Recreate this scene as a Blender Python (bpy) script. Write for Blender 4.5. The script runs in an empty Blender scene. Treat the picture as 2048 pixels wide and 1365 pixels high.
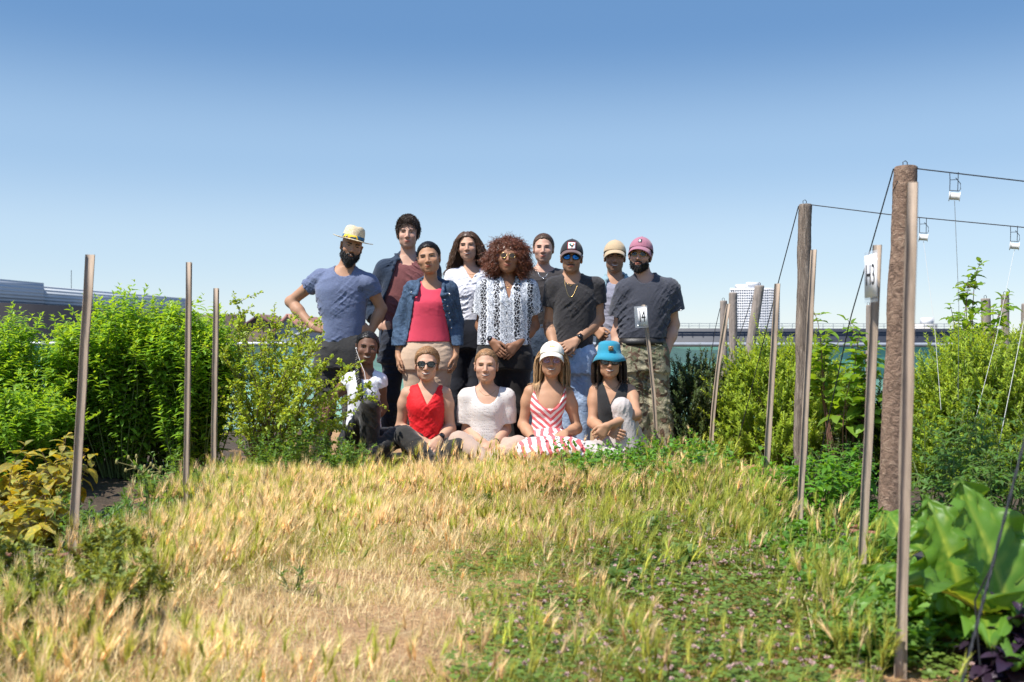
import bpy, math, random
import numpy as np
from mathutils import Vector
SC = bpy.context.scene
COL = SC.collection
F = 1991.0          # focal length of the photograph in its own pixels (2048 wide)
CAMZ = 0.92
def P(px, py, D):
    """a point measured in the photograph, at a real depth D (metres)"""
    return np.array(((px-1024.0)/F*D, D, CAMZ-(py-682.5)/F*D))
def PX(px, D): return (px-1024.0)/F*D
def srgb(r, g, b):
    f = lambda c: (c/255/12.92) if c/255 <= 0.04045 else ((c/255+0.055)/1.055)**2.4
    return (f(r), f(g), f(b))
def nrm(v):
    v = np.asarray(v, float); return v/(np.linalg.norm(v)+1e-12)

# ------------------------------------------------------------------ objects
def mesh_obj(name, V, faces_list, mats, parent=None, smooth=True, mat_idx=None, col=None, loc=None):
    """V (n,3); faces_list: list of int arrays (m,k); mats list of materials"""
    V = np.asarray(V, np.float32)
    if loc is not None: V = V-np.asarray(loc, np.float32)
    me = bpy.data.meshes.new(name)
    fl = [np.asarray(f, np.int32) for f in faces_list if len(f)]
    nl = sum(f.size for f in fl); nf = sum(len(f) for f in fl)
    me.vertices.add(len(V)); me.vertices.foreach_set('co', V.ravel())
    me.loops.add(nl); me.polygons.add(nf)
    me.loops.foreach_set('vertex_index', np.concatenate([f.ravel() for f in fl]))
    starts = []; o = 0
    for f in fl:
        starts.append(o+np.arange(len(f))*f.shape[1]); o += f.size
    me.polygons.foreach_set('loop_start', np.concatenate(starts).astype(np.int32))
    if smooth: me.polygons.foreach_set('use_smooth', np.ones(nf, bool))
    for m in (mats if isinstance(mats, (list, tuple)) else [mats]): me.materials.append(m)
    if mat_idx is not None: me.polygons.foreach_set('material_index', np.asarray(mat_idx, np.int32))
    if col is not None:
        a = me.color_attributes.new('tint', 'FLOAT_COLOR', 'POINT')
        c = np.ones((len(V), 4), np.float32); c[:, :col.shape[1]] = col
        a.data.foreach_set('color', c.ravel())
    me.update(calc_edges=True); me.validate()
    ob = bpy.data.objects.new(name, me); COL.objects.link(ob)
    if parent is not None: ob.parent = parent
    return ob
def tag(o, label=None, cat=None, group=None, kind=None):
    if label: o['label'] = label
    if cat: o['category'] = cat
    if group: o['group'] = group
    if kind: o['kind'] = kind
    return o
def thing(name, loc, label, cat, group=None):
    o = bpy.data.objects.new(name, None); COL.objects.link(o)
    o.location = [float(c) for c in loc]; o.empty_display_size = 0.1
    return tag(o, label, cat, group)

class MB:
    """collects shapes into one mesh"""
    def __init__(s): s.v = []; s.f = {}; s.n = 0; s.mi = {}; s.cur = 0
    def add(s, V, *faces):
        V = np.asarray(V, np.float32)
        for f in faces:
            f = np.asarray(f, np.int64)
            if len(f):
                s.f.setdefault(f.shape[1], []).append(f+s.n); s.mi.setdefault(f.shape[1], []).append(np.full(len(f), s.cur))
        s.v.append(V); s.n += len(V)
    def box(s, c, size, ax=None):
        h = np.array(size)/2
        A = np.eye(3) if ax is None else np.array(ax)
        q = np.array([[x, y, z] for x in (-1, 1) for y in (-1, 1) for z in (-1, 1)])*h
        s.add(np.asarray(c)+q@A, [[0, 1, 3, 2], [4, 6, 7, 5], [0, 4, 5, 1], [2, 3, 7, 6], [0, 2, 6, 4], [1, 5, 7, 3]])
    def tube(s, pts, r, n=6, cap=True, sq=None):
        V, q = tube_arrays(np.asarray(pts, float)[None], np.broadcast_to(np.asarray(r, float), (len(pts),))[None], n, sq)
        s.add(V, q)
        if cap:
            m = len(pts)
            s.add(V[:n], [list(range(n))[::-1]]); s.add(V[(m-1)*n:m*n], [list(range(n))])
    def lathe(s, prof, c, ax, n=24, ell=1.0):
        """prof list of (r,z); ax = 3 axis rows (x,y,z)"""
        A = np.array(ax); a = np.arange(n)/n*2*math.pi
        V = []
        for r, z in prof:
            V.append(np.asarray(c)+np.stack([r*np.cos(a), r*ell*np.sin(a), np.full(n, z)], 1)@A)
        V = np.concatenate(V); m = len(prof)
        i, j = np.meshgrid(np.arange(m-1), np.arange(n), indexing='ij'); i = i.ravel(); j = j.ravel(); k = (j+1) % n
        s.add(V, np.stack([i*n+j, i*n+k, (i+1)*n+k, (i+1)*n+j], 1))
    def grid(s, G):
        """G (a,b,3) sheet"""
        a, b, _ = G.shape
        i, j = np.meshgrid(np.arange(a-1), np.arange(b-1), indexing='ij'); i = i.ravel(); j = j.ravel()
        s.add(G.reshape(-1, 3), np.stack([i*b+j, i*b+j+1, (i+1)*b+j+1, (i+1)*b+j], 1))
    def sheet(s, G, t):
        """sheet with thickness t along its normals (closed)"""
        G = np.asarray(G, float); a, b, _ = G.shape
        du = np.gradient(G, axis=0); dv = np.gradient(G, axis=1)
        N = np.cross(du, dv); N /= (np.linalg.norm(N, axis=2, keepdims=True)+1e-9)
        A = (G+N*t/2).reshape(-1, 3); B = (G-N*t/2).reshape(-1, 3); n = a*b
        i, j = np.meshgrid(np.arange(a-1), np.arange(b-1), indexing='ij'); i = i.ravel(); j = j.ravel()
        q = np.stack([i*b+j, i*b+j+1, (i+1)*b+j+1, (i+1)*b+j], 1)
        ring = [(0, j) for j in range(b)]+[(i, b-1) for i in range(1, a)]+[(a-1, j) for j in range(b-2, -1, -1)]+[(i, 0) for i in range(a-2, 0, -1)]
        r = np.array([i*b+j for i, j in ring]); r2 = np.roll(r, -1)
        s.add(np.concatenate([A, B]), q, q[:, ::-1]+n, np.stack([r2, r, r+n, r2+n], 1))
    def build(s, name, mats, parent=None, smooth=True, loc=None, col=None):
        fl = [np.concatenate(s.f[k]) for k in s.f]; mi = np.concatenate([np.concatenate(s.mi[k]) for k in s.f])
        return mesh_obj(name, np.concatenate(s.v), fl, mats, parent, smooth, mi if mi.max() > 0 else None, col, loc)

def tube_arrays(paths, rad, n=3, sq=None):
    """paths (k,m,3), rad (k,m) -> verts, quads"""
    k, m, _ = paths.shape
    T = np.gradient(paths, axis=1); T /= (np.linalg.norm(T, axis=2, keepdims=True)+1e-9)
    up = np.where(np.abs(T[..., 2:3]) > 0.9, np.array([1., 0, 0]), np.array([0, 0, 1.]))
    if m > 2 or True:
        m0 = (np.abs(T[..., 2]).mean(axis=1) > 0.6)[:, None, None]
        up = np.where(m0, np.array([0.05, -1., 0]), np.array([0, 0.03, 1.]))*np.ones_like(T)
    A = np.cross(T, up); A /= (np.linalg.norm(A, axis=2, keepdims=True)+1e-9); B = np.cross(T, A)
    a = np.arange(n)/n*2*math.pi+(math.pi/4 if n == 4 else 0)
    sx, sy = (1, 1) if sq is None else sq
    V = paths[:, :, None, :]+rad[:, :, None, None]*(np.cos(a)[None, None, :, None]*A[:, :, None, :]*sx+np.sin(a)[None, None, :, None]*B[:, :, None, :]*sy)
    i, j, l = np.meshgrid(np.arange(k), np.arange(m-1), np.arange(n), indexing='ij'); i = i.ravel(); j = j.ravel(); l = l.ravel(); l2 = (l+1) % n
    b = (i*m+j)*n
    return V.reshape(-1, 3), np.stack([b+l, b+l2, b+n+l2, b+n+l], 1)

# ------------------------------------------------------------------ signed distance modelling (bodies and clothes)
BIG = 9.0
class Node:
    c = None; r = 1e9
    def far(s, ctx, extra):
        if ctx is None or s.c is None: return False
        return np.linalg.norm(ctx[0]-s.c) > s.r+ctx[1]+extra
class RC(Node):
    def __init__(s, a, b, ra, rb, flat=None):
        s.a = np.asarray(a, np.float32); s.b = np.asarray(b, np.float32); s.ra = ra; s.rb = rb
        s.c = (s.a+s.b)/2; s.r = float(np.linalg.norm(s.b-s.a))/2+max(ra, rb)
        s.flat = flat         # (axis, factor): squash along axis
        s.ab = s.b-s.a; s.l2 = float(s.ab@s.ab)+1e-9
        if flat: s.r *= 1.6
    def ev(s, p, ctx):
        q = p-s.a
        t = np.clip(q@s.ab/s.l2, 0, 1)
        q = q-t[:, None]*s.ab
        if s.flat is not None:
            ax, f = s.flat; h = q@ax.astype(np.float32); q = q+(h*(f-1))[:, None]*ax.astype(np.float32)
        d = np.sqrt(np.einsum('ij,ij->i', q, q))
        return (d-(s.ra+(s.rb-s.ra)*t)).astype(np.float32)
class EL(Node):
    def __init__(s, c, rad, ax=None):
        s.c = np.asarray(c, np.float32); s.rad = np.asarray(rad, np.float32); s.r = float(max(rad)); s.ax = None if ax is None else np.asarray(ax, np.float32)
    def ev(s, p, ctx):
        q = p-s.c
        if s.ax is not None: q = q@s.ax.T
        k0 = np.sqrt((((q/s.rad))**2).sum(1)); k1 = np.sqrt(((q/(s.rad*s.rad))**2).sum(1))+1e-9
        return np.where(k0 < 1e-3, -s.rad.min(), k0*(k0-1)/k1).astype(np.float32)
class BOX(Node):
    def __init__(s, c, half, ax=None, rnd=0.0):
        s.c = np.asarray(c, np.float32); s.h = np.asarray(half, np.float32)-rnd; s.rnd = rnd; s.ax = None if ax is None else np.asarray(ax, np.float32); s.r = float(np.linalg.norm(half))
    def ev(s, p, ctx):
        q = p-s.c
        if s.ax is not None: q = q@s.ax.T
        q = np.abs(q)-s.h
        return (np.sqrt((np.maximum(q, 0)**2).sum(1))+np.minimum(q.max(1), 0)-s.rnd).astype(np.float32)
def smooth_table(rows, n=80):
    rows = np.array(sorted(rows, key=lambda r: r[0]), float)
    t = rows[:, 0]; T = np.linspace(t[0], t[-1], n); out = [T]
    for c in range(1, rows.shape[1]):
        y = rows[:, c]; h = np.diff(t); de = np.diff(y)/h; m = np.zeros(len(t))
        for i in range(1, len(t)-1):
            m[i] = 0 if de[i-1]*de[i] <= 0 else 2*de[i-1]*de[i]/(de[i-1]+de[i])
        m[0] = de[0]; m[-1] = de[-1]
        k = np.clip(np.searchsorted(t, T, side='right')-1, 0, len(t)-2)
        u = (T-t[k])/h[k]
        out.append((2*u**3-3*u**2+1)*y[k]+(u**3-2*u**2+u)*h[k]*m[k]+(-2*u**3+3*u**2)*y[k+1]+(u**3-u**2)*h[k]*m[k+1])
    return np.array(out)
class LOFT(Node):
    """horizontal elliptical slices; rows (z, cx, w, cy, dfront, dback)"""
    def __init__(s, rows, grow=0.0, yaw=0.0, p=2.3):
        s.T = smooth_table(rows); s.g = grow; s.p = p
        s.cy_, s.sy_ = math.cos(yaw), math.sin(yaw)
        z0, z1 = s.T[0][0], s.T[0][-1]; s.z0 = z0; s.z1 = z1
        s.c = np.array((s.T[1].mean(), s.T[3].mean(), (z0+z1)/2), np.float32)
        s.r = math.hypot((z1-z0)/2, s.T[2].max()+abs(s.T[1]-s.c[0]).max()+max(grow, 0)+0.05)
    def ev(s, p, ctx):
        z = np.clip(p[:, 2], s.z0, s.z1); T = s.T
        cx = np.interp(z, T[0], T[1]); w = np.maximum(np.interp(z, T[0], T[2])+s.g, 0.01); cy = np.interp(z, T[0], T[3])
        df = np.maximum(np.interp(z, T[0], T[4])+s.g, 0.01); db = np.maximum(np.interp(z, T[0], T[5])+s.g, 0.01)
        x = p[:, 0]-cx; y = p[:, 1]-cy
        x, y = x*s.cy_+y*s.sy_, -x*s.sy_+y*s.cy_
        d = np.where(y < 0, df, db)
        r = ((np.abs(x)/w)**s.p+(np.abs(y)/d)**s.p)**(1/s.p)
        rad = (r-1)*np.minimum(w, d)
        cap = np.maximum(p[:, 2]-s.z1, s.z0-p[:, 2])-s.g
        return (np.maximum(rad, cap)*0.85).astype(np.float32)
class HS(Node):
    """half space, negative on the side the normal points away from"""
    def __init__(s, c, n): s.cc = np.asarray(c, np.float32); s.n = nrm(n).astype(np.float32)
    def ev(s, p, ctx): return (p-s.cc)@s.n
class FN(Node):
    def __init__(s, fn): s.fn = fn
    def ev(s, p, ctx): return s.fn(p).astype(np.float32)
class U(Node):
    def __init__(s, ch, k=0.02): s.ch = [c if isinstance(c, tuple) else (c, k) for c in ch]
    def ev(s, p, ctx):
        d = None
        for c, k in s.ch:
            if c.far(ctx, k+0.03): continue
            e = c.ev(p, ctx)
            if d is None: d = e
            elif k <= 0: d = np.minimum(d, e)
            else:
                h = np.maximum(k-np.abs(d-e), 0)/k
                d = np.minimum(d, e)-h*h*k*0.25
        return np.full(len(p), 0.3, np.float32) if d is None else d
class I(Node):
    def __init__(s, a, *cuts, k=0.0): s.a = a; s.cuts = cuts; s.k = k; s.c = a.c; s.r = a.r
    def ev(s, p, ctx):
        d = s.a.ev(p, ctx)
        for c in s.cuts:
            e = c.ev(p, ctx)
            if s.k > 0:
                h = np.maximum(s.k-np.abs(d-e), 0)/s.k; d = np.maximum(d, e)+h*h*s.k*0.25
            else: d = np.maximum(d, e)
        return d
class S(Node):
    """a minus cuts"""
    def __init__(s, a, *cuts, k=0.006): s.a = a; s.cuts = cuts; s.k = k; s.c = a.c; s.r = a.r
    def ev(s, p, ctx):
        d = s.a.ev(p, ctx)
        for c in s.cuts:
            if c.far(ctx, 0.03): continue
            e = -c.ev(p, ctx); k = s.k
            h = np.maximum(k-np.abs(d-e), 0)/k; d = np.maximum(d, e)+h*h*k*0.25
        return d
class W(Node):
    """displace the surface with folds"""
    def __init__(s, a, fn): s.a = a; s.fn = fn; s.c = a.c; s.r = a.r
    def ev(s, p, ctx):
        d = s.a.ev(p, ctx)
        return d+s.fn(p).astype(np.float32)
class X(Node):
    """node in a local frame"""
    def __init__(s, a, c, ax, sc): s.a = a; s.cc = np.asarray(c, np.float32); s.ax = np.asarray(ax, np.float32); s.sc = sc
    def loc(s, p): return ((p-s.cc)@s.ax.T)/s.sc
    def wor(s, q): return s.cc+(np.asarray(q)*s.sc)@s.ax
    def ev(s, p, ctx):
        c2 = None if ctx is None else (s.loc(ctx[0][None])[0], ctx[1]/s.sc)
        return s.a.ev(s.loc(p), c2)*s.sc
def folds(seed, amp, wl=0.11, dirs=None):
    r = np.random.RandomState(seed); n = 5
    D = r.normal(size=(n, 3)); D[:, 2] += np.sign(D[:, 2])*0.7; D /= np.linalg.norm(D, axis=1)[:, None]
    if dirs is not None: D = D*0.18+np.asarray(dirs)[r.randint(0, len(dirs), n)]; D /= np.linalg.norm(D, axis=1)[:, None]
    Wd = r.normal(size=(n, 3)); Wd /= np.linalg.norm(Wd, axis=1)[:, None]
    L = wl*r.uniform(0.45, 1.1, n); ph = r.uniform(0, 6.28, n); mk = noise3(seed+50, .30, 5)
    def fn(p):
        o = np.zeros(len(p), np.float32); mm = np.clip(mk(p)*.55+.35, 0, 1.2)
        for i in range(n):
            w = np.sin(p@(Wd[i]*6.28/(L[i]*2.3)).astype(np.float32)+ph[i])*1.3
            s_ = np.sin(p@(D[i]*6.28/L[i]).astype(np.float32)+w+ph[(i+1) % n])
            o += ((1-np.abs(s_))**3*1.5-.35+.35*s_)*(L[i]/wl)
        return -o*(amp/1.7)*mm
    return fn
def noise3(seed, wl, n=7):
    r = np.random.RandomState(seed); D = r.normal(size=(n, 3)); D /= np.linalg.norm(D, axis=1)[:, None]; L = wl*r.uniform(0.6, 1.6, n); ph = r.uniform(0, 6.28, n)
    def fn(p):
        o = 0
        for i in range(n): o = o+np.sin(p@(D[i]*6.28/L[i])+ph[i])
        return o/math.sqrt(n)
    return fn

def polygonise(node, lo, hi, h):
    """surface nets over a sparse grid"""
    lo = np.asarray(lo, float); hi = np.asarray(hi, float)
    B = 8; SB = 32
    n = (np.ceil((hi-lo)/h/SB).astype(int))*SB
    dims = n+1
    val = np.full(dims, 1.0, np.float32)
    nb = n//SB
    rs = SB*h*math.sqrt(3)/2; rb = B*h*math.sqrt(3)/2
    g1 = (np.arange(SB//B)+0.5)*B*h
    bo = np.stack(np.meshgrid(g1, g1, g1, indexing='ij'), -1).reshape(-1, 3)
    gi = np.arange(B+1)
    go = np.stack(np.meshgrid(gi, gi, gi, indexing='ij'), -1).reshape(-1, 3)
    for bi in range(nb[0]):
        for bj in range(nb[1]):
            for bk in range(nb[2]):
                o = np.array((bi, bj, bk))*SB
                cen = lo+(o+SB/2)*h
                ctx = (cen, rs)
                d0 = node.ev(cen[None].astype(np.float32), None if False else ctx)[0]
                if d0 > rs*1.5+0.02: continue
                bc = lo+o*h+bo
                d = node.ev(bc.astype(np.float32), ctx)
                keep = np.abs(d) < rb*1.7+0.012
                # fill coarse sign
                neg = np.where(~keep & (d < 0))[0]
                for q in neg:
                    a = o+np.round((bo[q]/h-B/2)).astype(int)
                    val[a[0]:a[0]+B+1, a[1]:a[1]+B+1, a[2]:a[2]+B+1] = -1
                ks = np.where(keep)[0]
                if len(ks) == 0: continue
                st = o+np.round(bo[ks]/h-B/2).astype(int)
                idx = (st[:, None, :]+go[None]).reshape(-1, 3)
                v = node.ev((lo+idx*h).astype(np.float32), ctx)
                val[idx[:, 0], idx[:, 1], idx[:, 2]] = v
    ins = val < 0
    a = ins[:-1, :-1, :-1].astype(np.uint8)
    sm = np.zeros(n, np.uint8)
    for dx in (0, 1):
        for dy in (0, 1):
            for dz in (0, 1): sm += ins[dx:dx+n[0], dy:dy+n[1], dz:dz+n[2]]
    cells = np.argwhere((sm > 0) & (sm < 8))
    cid = np.full(n, -1, np.int32); cid[cells[:, 0], cells[:, 1], cells[:, 2]] = np.arange(len(cells))
    acc = np.zeros((len(cells), 3)); cnt = np.zeros(len(cells))
    cv = {}
    for dx in (0, 1):
        for dy in (0, 1):
            for dz in (0, 1): cv[dx, dy, dz] = val[cells[:, 0]+dx, cells[:, 1]+dy, cells[:, 2]+dz]
    for ax in range(3):
        for u in (0, 1):
            for w in (0, 1):
                c0 = [0, 0, 0]; o2 = [q for q in range(3) if q != ax]; c0[o2[0]] = u; c0[o2[1]] = w; c1 = list(c0); c1[ax] = 1
                v0 = cv[tuple(c0)]; v1 = cv[tuple(c1)]; m = (v0 < 0) != (v1 < 0)
                t = np.where(m, v0/(np.where(m, v0-v1, 1)), 0)
                pt = np.zeros((len(cells), 3)); pt[:] = c0; pt[:, ax] = t
                acc[m] += pt[m]; cnt[m] += 1
    V = lo+(cells+acc/np.maximum(cnt, 1)[:, None])*h
    Q = []
    for ax in range(3):
        o2 = [q for q in range(3) if q != ax]
        sl0 = [slice(1, n[0]), slice(1, n[1]), slice(1, n[2])]; sl1 = list(sl0)
        sl0[ax] = slice(0, n[ax]); sl1[ax] = slice(1, n[ax]+1)
        A = ins[tuple(sl0)]; Bv = ins[tuple(sl1)]
        for flip, mask in ((False, A & ~Bv), (True, ~A & Bv)):
            e = np.argwhere(mask)
            if len(e) == 0: continue
            e[:, o2[0]] += 1; e[:, o2[1]] += 1
            def cc(du, dw):
                f = e.copy(); f[:, o2[0]] -= du; f[:, o2[1]] -= dw; return cid[f[:, 0], f[:, 1], f[:, 2]]
            q = np.stack([cc(0, 0), cc(1, 0), cc(1, 1), cc(0, 1)], 1)
            if flip ^ (ax == 1): q = q[:, ::-1]
            Q.append(q)
    Q = np.concatenate(Q); Q = Q[(Q >= 0).all(1)]
    return V, Q
# ------------------------------------------------------------------ materials
class NT:
    def __init__(s, name):
        s.m = bpy.data.materials.new(name); s.m.use_nodes = True; s.t = s.m.node_tree; s.t.nodes.clear()
        s.out = s.t.nodes.new('ShaderNodeOutputMaterial')
    def n(s, typ, **kw):
        nd = s.t.nodes.new(typ)
        ins = kw.pop('ins', {})
        for k, v in kw.items(): setattr(nd, k, v)
        for k, v in ins.items():
            sock = nd.inputs[k]
            if isinstance(v, bpy.types.NodeSocket): s.t.links.new(v, sock)
            else: sock.default_value = v if not (isinstance(v, (tuple, list)) and len(v) == 3 and sock.type == 'RGBA') else (*v, 1)
        return nd
    def coord(s, which='Object', scale=None):
        c = s.n('ShaderNodeTexCoord').outputs[which]
        if scale is not None: c = s.n('ShaderNodeMapping', ins={'Vector': c, 'Scale': scale}).outputs[0]
        return c
    def noise(s, scale, vec=None, detail=4, rough=0.6, dist=0.0):
        ins = {'Scale': scale, 'Detail': detail, 'Roughness': rough, 'Distortion': dist}
        if vec is not None: ins['Vector'] = vec
        return s.n('ShaderNodeTexNoise', ins=ins).outputs[0]
    def ramp(s, fac, stops, interp='LINEAR'):
        nd = s.n('ShaderNodeValToRGB', ins={'Fac': fac}); r = nd.color_ramp; r.interpolation = interp
        while len(r.elements) < len(stops): r.elements.new(0.5)
        for e, (p, c) in zip(r.elements, stops): e.position = p; e.color = (*c, 1) if len(c) == 3 else c
        return nd.outputs[0]
    def mix(s, fac, a, b, mode='MIX'):
        nd = s.n('ShaderNodeMix', data_type='RGBA', blend_type=mode)
        for k, v in ((0, fac), (6, a), (7, b)):
            if isinstance(v, bpy.types.NodeSocket): s.t.links.new(v, nd.inputs[k])
            else: nd.inputs[k].default_value = v if k == 0 else (*v, 1)[:4]
        return nd.outputs[2]
    def math(s, op, a, b=0.0, c=None):
        ins = {0: a, 1: b}
        if c is not None: ins[2] = c
        return s.n('ShaderNodeMath', operation=op, ins=ins).outputs[0]
    def sep(s, v):
        nd = s.n('ShaderNodeSeparateXYZ', ins={0: v}); return nd.outputs[0], nd.outputs[1], nd.outputs[2]
    def bump(s, h, strength=0.3, dist=0.01):
        return s.n('ShaderNodeBump', ins={'Height': h, 'Strength': strength, 'Distance': dist}).outputs[0]
    def bsdf(s, color, rough=0.8, **ins):
        d = {'Base Color': color, 'Roughness': rough}; d.update(ins)
        b = s.n('ShaderNodeBsdfPrincipled', ins=d)
        return b
    def done(s, sh):
        s.t.links.new(sh if isinstance(sh, bpy.types.NodeSocket) else sh.outputs[0], s.out.inputs[0]); return s.m
def simple(name, color, rough=0.7, var=0.15, scale=20, metallic=0.0, bump=0.0, bscale=60, **ins):
    t = NT(name); v = t.noise(scale, t.coord())
    c = t.mix(v, tuple(x*(1-var) for x in color), tuple(min(1, x*(1+var)) for x in color))
    d = dict(Metallic=metallic); d.update(ins)
    if bump: d['Normal'] = t.bump(t.noise(bscale, t.coord()), bump)
    return t.done(t.bsdf(c, rough, **d))
def cloth(name, color, var=0.18, weave=900, fold=0.25, sheen=0.2, rough=0.85, heather=0.0):
    t = NT(name); co = t.coord()
    v = t.noise(9, co, 5)
    c = t.mix(v, tuple(x*(1-var) for x in color), tuple(min(1, x*(1+var)) for x in color))
    if heather:
        h = t.noise(1.0, t.coord('Object', (60, 60, 420)), 3)
        c = t.mix(heather, c, t.ramp(h, [(0.3, tuple(x*0.55 for x in color)), (0.7, tuple(min(1, x*1.7) for x in color))]))
    h = t.math('ADD', t.math('MULTIPLY', t.noise(16, co, 3, 0.5, 1.2), .5), t.math('MULTIPLY', t.noise(weave, co, 1), 0.12))
    cr = t.n('ShaderNodeTexNoise', noise_type='RIDGED_MULTIFRACTAL', ins={'Vector': t.n('ShaderNodeMapping', ins={'Vector': co, 'Rotation': (.3, .6, .4), 'Scale': (1, 1, 1.9)}).outputs[0], 'Scale': 5.5, 'Detail': 3, 'Roughness': .5, 'Distortion': .5}).outputs[0]
    h = t.math('ADD', h, t.math('MULTIPLY', cr, .42))
    return t.done(t.bsdf(c, rough, Normal=t.bump(h, min(1, fold*1.5), 0.013), **{'Sheen Weight': sheen, 'Sheen Roughness': 0.5, 'Specular IOR Level': 0.25}))
def skin_mat(name, color):
    t = NT(name); co = t.coord()
    a = t.n('ShaderNodeAttribute', attribute_name='tint').outputs[0]
    v = t.noise(38, co, 4)
    base = t.mix(v, tuple(x*0.86 for x in color), tuple(min(1, x*1.12) for x in color))
    base = t.mix(1.0, base, a, 'MULTIPLY')
    return t.done(t.bsdf(base, 0.56, Normal=t.bump(t.noise(260, co, 2), 0.05, 0.002), **{'Specular IOR Level': 0.28}))
def hair_mat(name, color, rough=0.42):
    t = NT(name)
    r = t.n('ShaderNodeAttribute', attribute_name='tint').outputs[0]
    v = t.noise(140, t.coord(), 3)
    c = t.mix(v, tuple(x*0.6 for x in color), tuple(min(1, x*1.5) for x in color))
    c = t.mix(1.0, c, r, 'MULTIPLY')
    return t.done(t.bsdf(c, rough, **{'Specular IOR Level': 0.45}))
def leaf_mat(name, col, trans=0.45, rough=0.45, tcol=None, spec=0.4):
    """leaf: base colour varied per leaf by the 'tint' attribute"""
    t = NT(name)
    a = t.n('ShaderNodeAttribute', attribute_name='tint').outputs[0]
    c = t.mix(1.0, col, a, 'MULTIPLY')
    tc = t.mix(1.0, tcol or (min(1, col[0]*1.9), min(1, col[1]*1.55), col[2]*0.55), a, 'MULTIPLY')
    b = t.bsdf(c, rough, **{'Specular IOR Level': spec})
    tr = t.n('ShaderNodeBsdfTranslucent', ins={'Color': tc})
    return t.done(t.n('ShaderNodeMixShader', ins={0: trans, 1: b.outputs[0], 2: tr.outputs[0]}))
def wood_mat(name, color, grain=1.0, dark=0.45, scale=(30, 30, 1.6), rough=0.85):
    t = NT(name); co = t.coord('Object', scale)
    g = t.noise(2.2*grain, co, 6, 0.65, 0.6)
    s2 = t.noise(3, t.coord(), 3)
    c = t.ramp(g, [(0.28, tuple(x*dark for x in color)), (0.52, color), (0.8, tuple(min(1, x*1.35) for x in color))])
    c = t.mix(t.math('MULTIPLY', s2, 0.35), c, tuple(x*0.6 for x in color))
    return t.done(t.bsdf(c, rough, Normal=t.bump(g, 0.5, 0.01)))
# ------------------------------------------------------------------ people
def frame(yaw, pitch, roll):
    y, p, r = (math.radians(v) for v in (yaw, pitch, roll))
    ax = np.array((math.cos(y), math.sin(y), 0)); af = np.array((math.sin(y), -math.cos(y), 0)); au = np.array((0, 0, 1.))
    af, au = af*math.cos(p)+au*math.sin(p), au*math.cos(p)-af*math.sin(p)
    ax, au = ax*math.cos(r)-au*math.sin(r), au*math.cos(r)+ax*math.sin(r)
    return np.stack([ax, af, au])
def cran(g=0.0): return EL((0, -0.014, 0.030), (0.0745+g, 0.094+g, 0.084+g))
def head_local(h):
    jw = h.get('jaw', 1.0)*1.05; fat = h.get('fat', 1.0)*1.06; nose = h.get('nose', 1.0); sm = h.get('smile', 0.5)
    ch = [(cran(), 0.02),
          (EL((0, 0.030, -0.028), (0.0615*fat, 0.063, 0.083)), 0.025),
          (EL((0, 0.026, -0.070), (0.052*jw, 0.052, 0.037)), 0.03),
          (EL((0, 0.064, -0.097), (0.023*jw, 0.021, 0.017)), 0.022),
          (RC((-.036, .078, .017), (.036, .078, .017), .0125, .0125), 0.014),
          (EL((-.040*fat, .066, -.028), (.020, .018, .019)), 0.02), (EL((.040*fat, .066, -.028), (.020, .018, .019)), 0.02)]
    n = U(ch)
    n = S(n, EL((-.0315, .104, .000), (.0195, .0165, .0125)), EL((.0315, .104, .000), (.0195, .0165, .0125)), k=0.012)
    n = S(n, EL((0, .114, -.050), (.012, .012, .010)), k=0.02)
    ch = [(n, 0.0), (RC((0, .089, .004), (0, .1105*nose, -.034), .0075, .0115), 0.012),
          (EL((-.0125, .0975, -.038), (.0085, .011, .0075)), 0.006), (EL((.0125, .0975, -.038), (.0085, .011, .0075)), 0.006)]
    n = U(ch)
    lz = -.066
    n = U([(n, 0.0), (RC((-.018, .086, lz+.003+.003*sm), (0, .0925, lz+.001), .0055, .0065), .008), (RC((.018, .086, lz+.003+.003*sm), (0, .0925, lz+.001), .0055, .0065), .008),
           (RC((-.014, .086, lz-.009), (.014, .086, lz-.009), .0075, .0075), .009)])
    for sgn in (-1, 1):
        e = S(EL((sgn*.0785, -.004, -.008), (.0085, .021, .033), frame(-sgn*22, 0, sgn*8)), EL((sgn*.089, .004, -.006), (.008, .012, .019)), k=.006)
        n = U([(n, 0), (e, .006)])
    n.c = np.array((0, 0.02, -0.005), np.float32); n.r = 0.16
    return n
def proj(hl, x, z, y0=0.16, y1=-0.02, steps=46):
    x = np.asarray(x, float); z = np.asarray(z, float); ys = np.linspace(y0, y1, steps)
    pts = np.stack(np.broadcast_arrays(x[..., None], ys, z[..., None]), -1)
    d = hl.ev(pts.reshape(-1, 3).astype(np.float32), None).reshape(pts.shape[:-1])
    k = np.argmax(d < 0, axis=-1); k = np.maximum(k, 1)
    g = np.take_along_axis(d, k[..., None], -1)[..., 0]; g0 = np.take_along_axis(d, k[..., None]-1, -1)[..., 0]
    t = g0/(g0-g+1e-9)
    return ys[k-1]+(ys[k]-ys[k-1])*t
def face_patch(mb, hl, hx, x0, x1, zc, hh, nu, nv, off, thick=0.0025):
    """band on the face from x0 to x1; zc(u), hh(u) with u in -1..1"""
    u = np.linspace(-1, 1, nu); v = np.linspace(-1, 1, nv)
    Uu, Vv = np.meshgrid(u, v, indexing='ij')
    x = (x0+x1)/2+Uu*(x1-x0)/2; z = zc(Uu)+Vv*hh(Uu)
    y = proj(hl, x, z)+off
    G = np.stack([x, y, z], -1)
    mb.sheet(hx.wor(G.reshape(-1, 3)).reshape(G.shape), thick)
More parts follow.
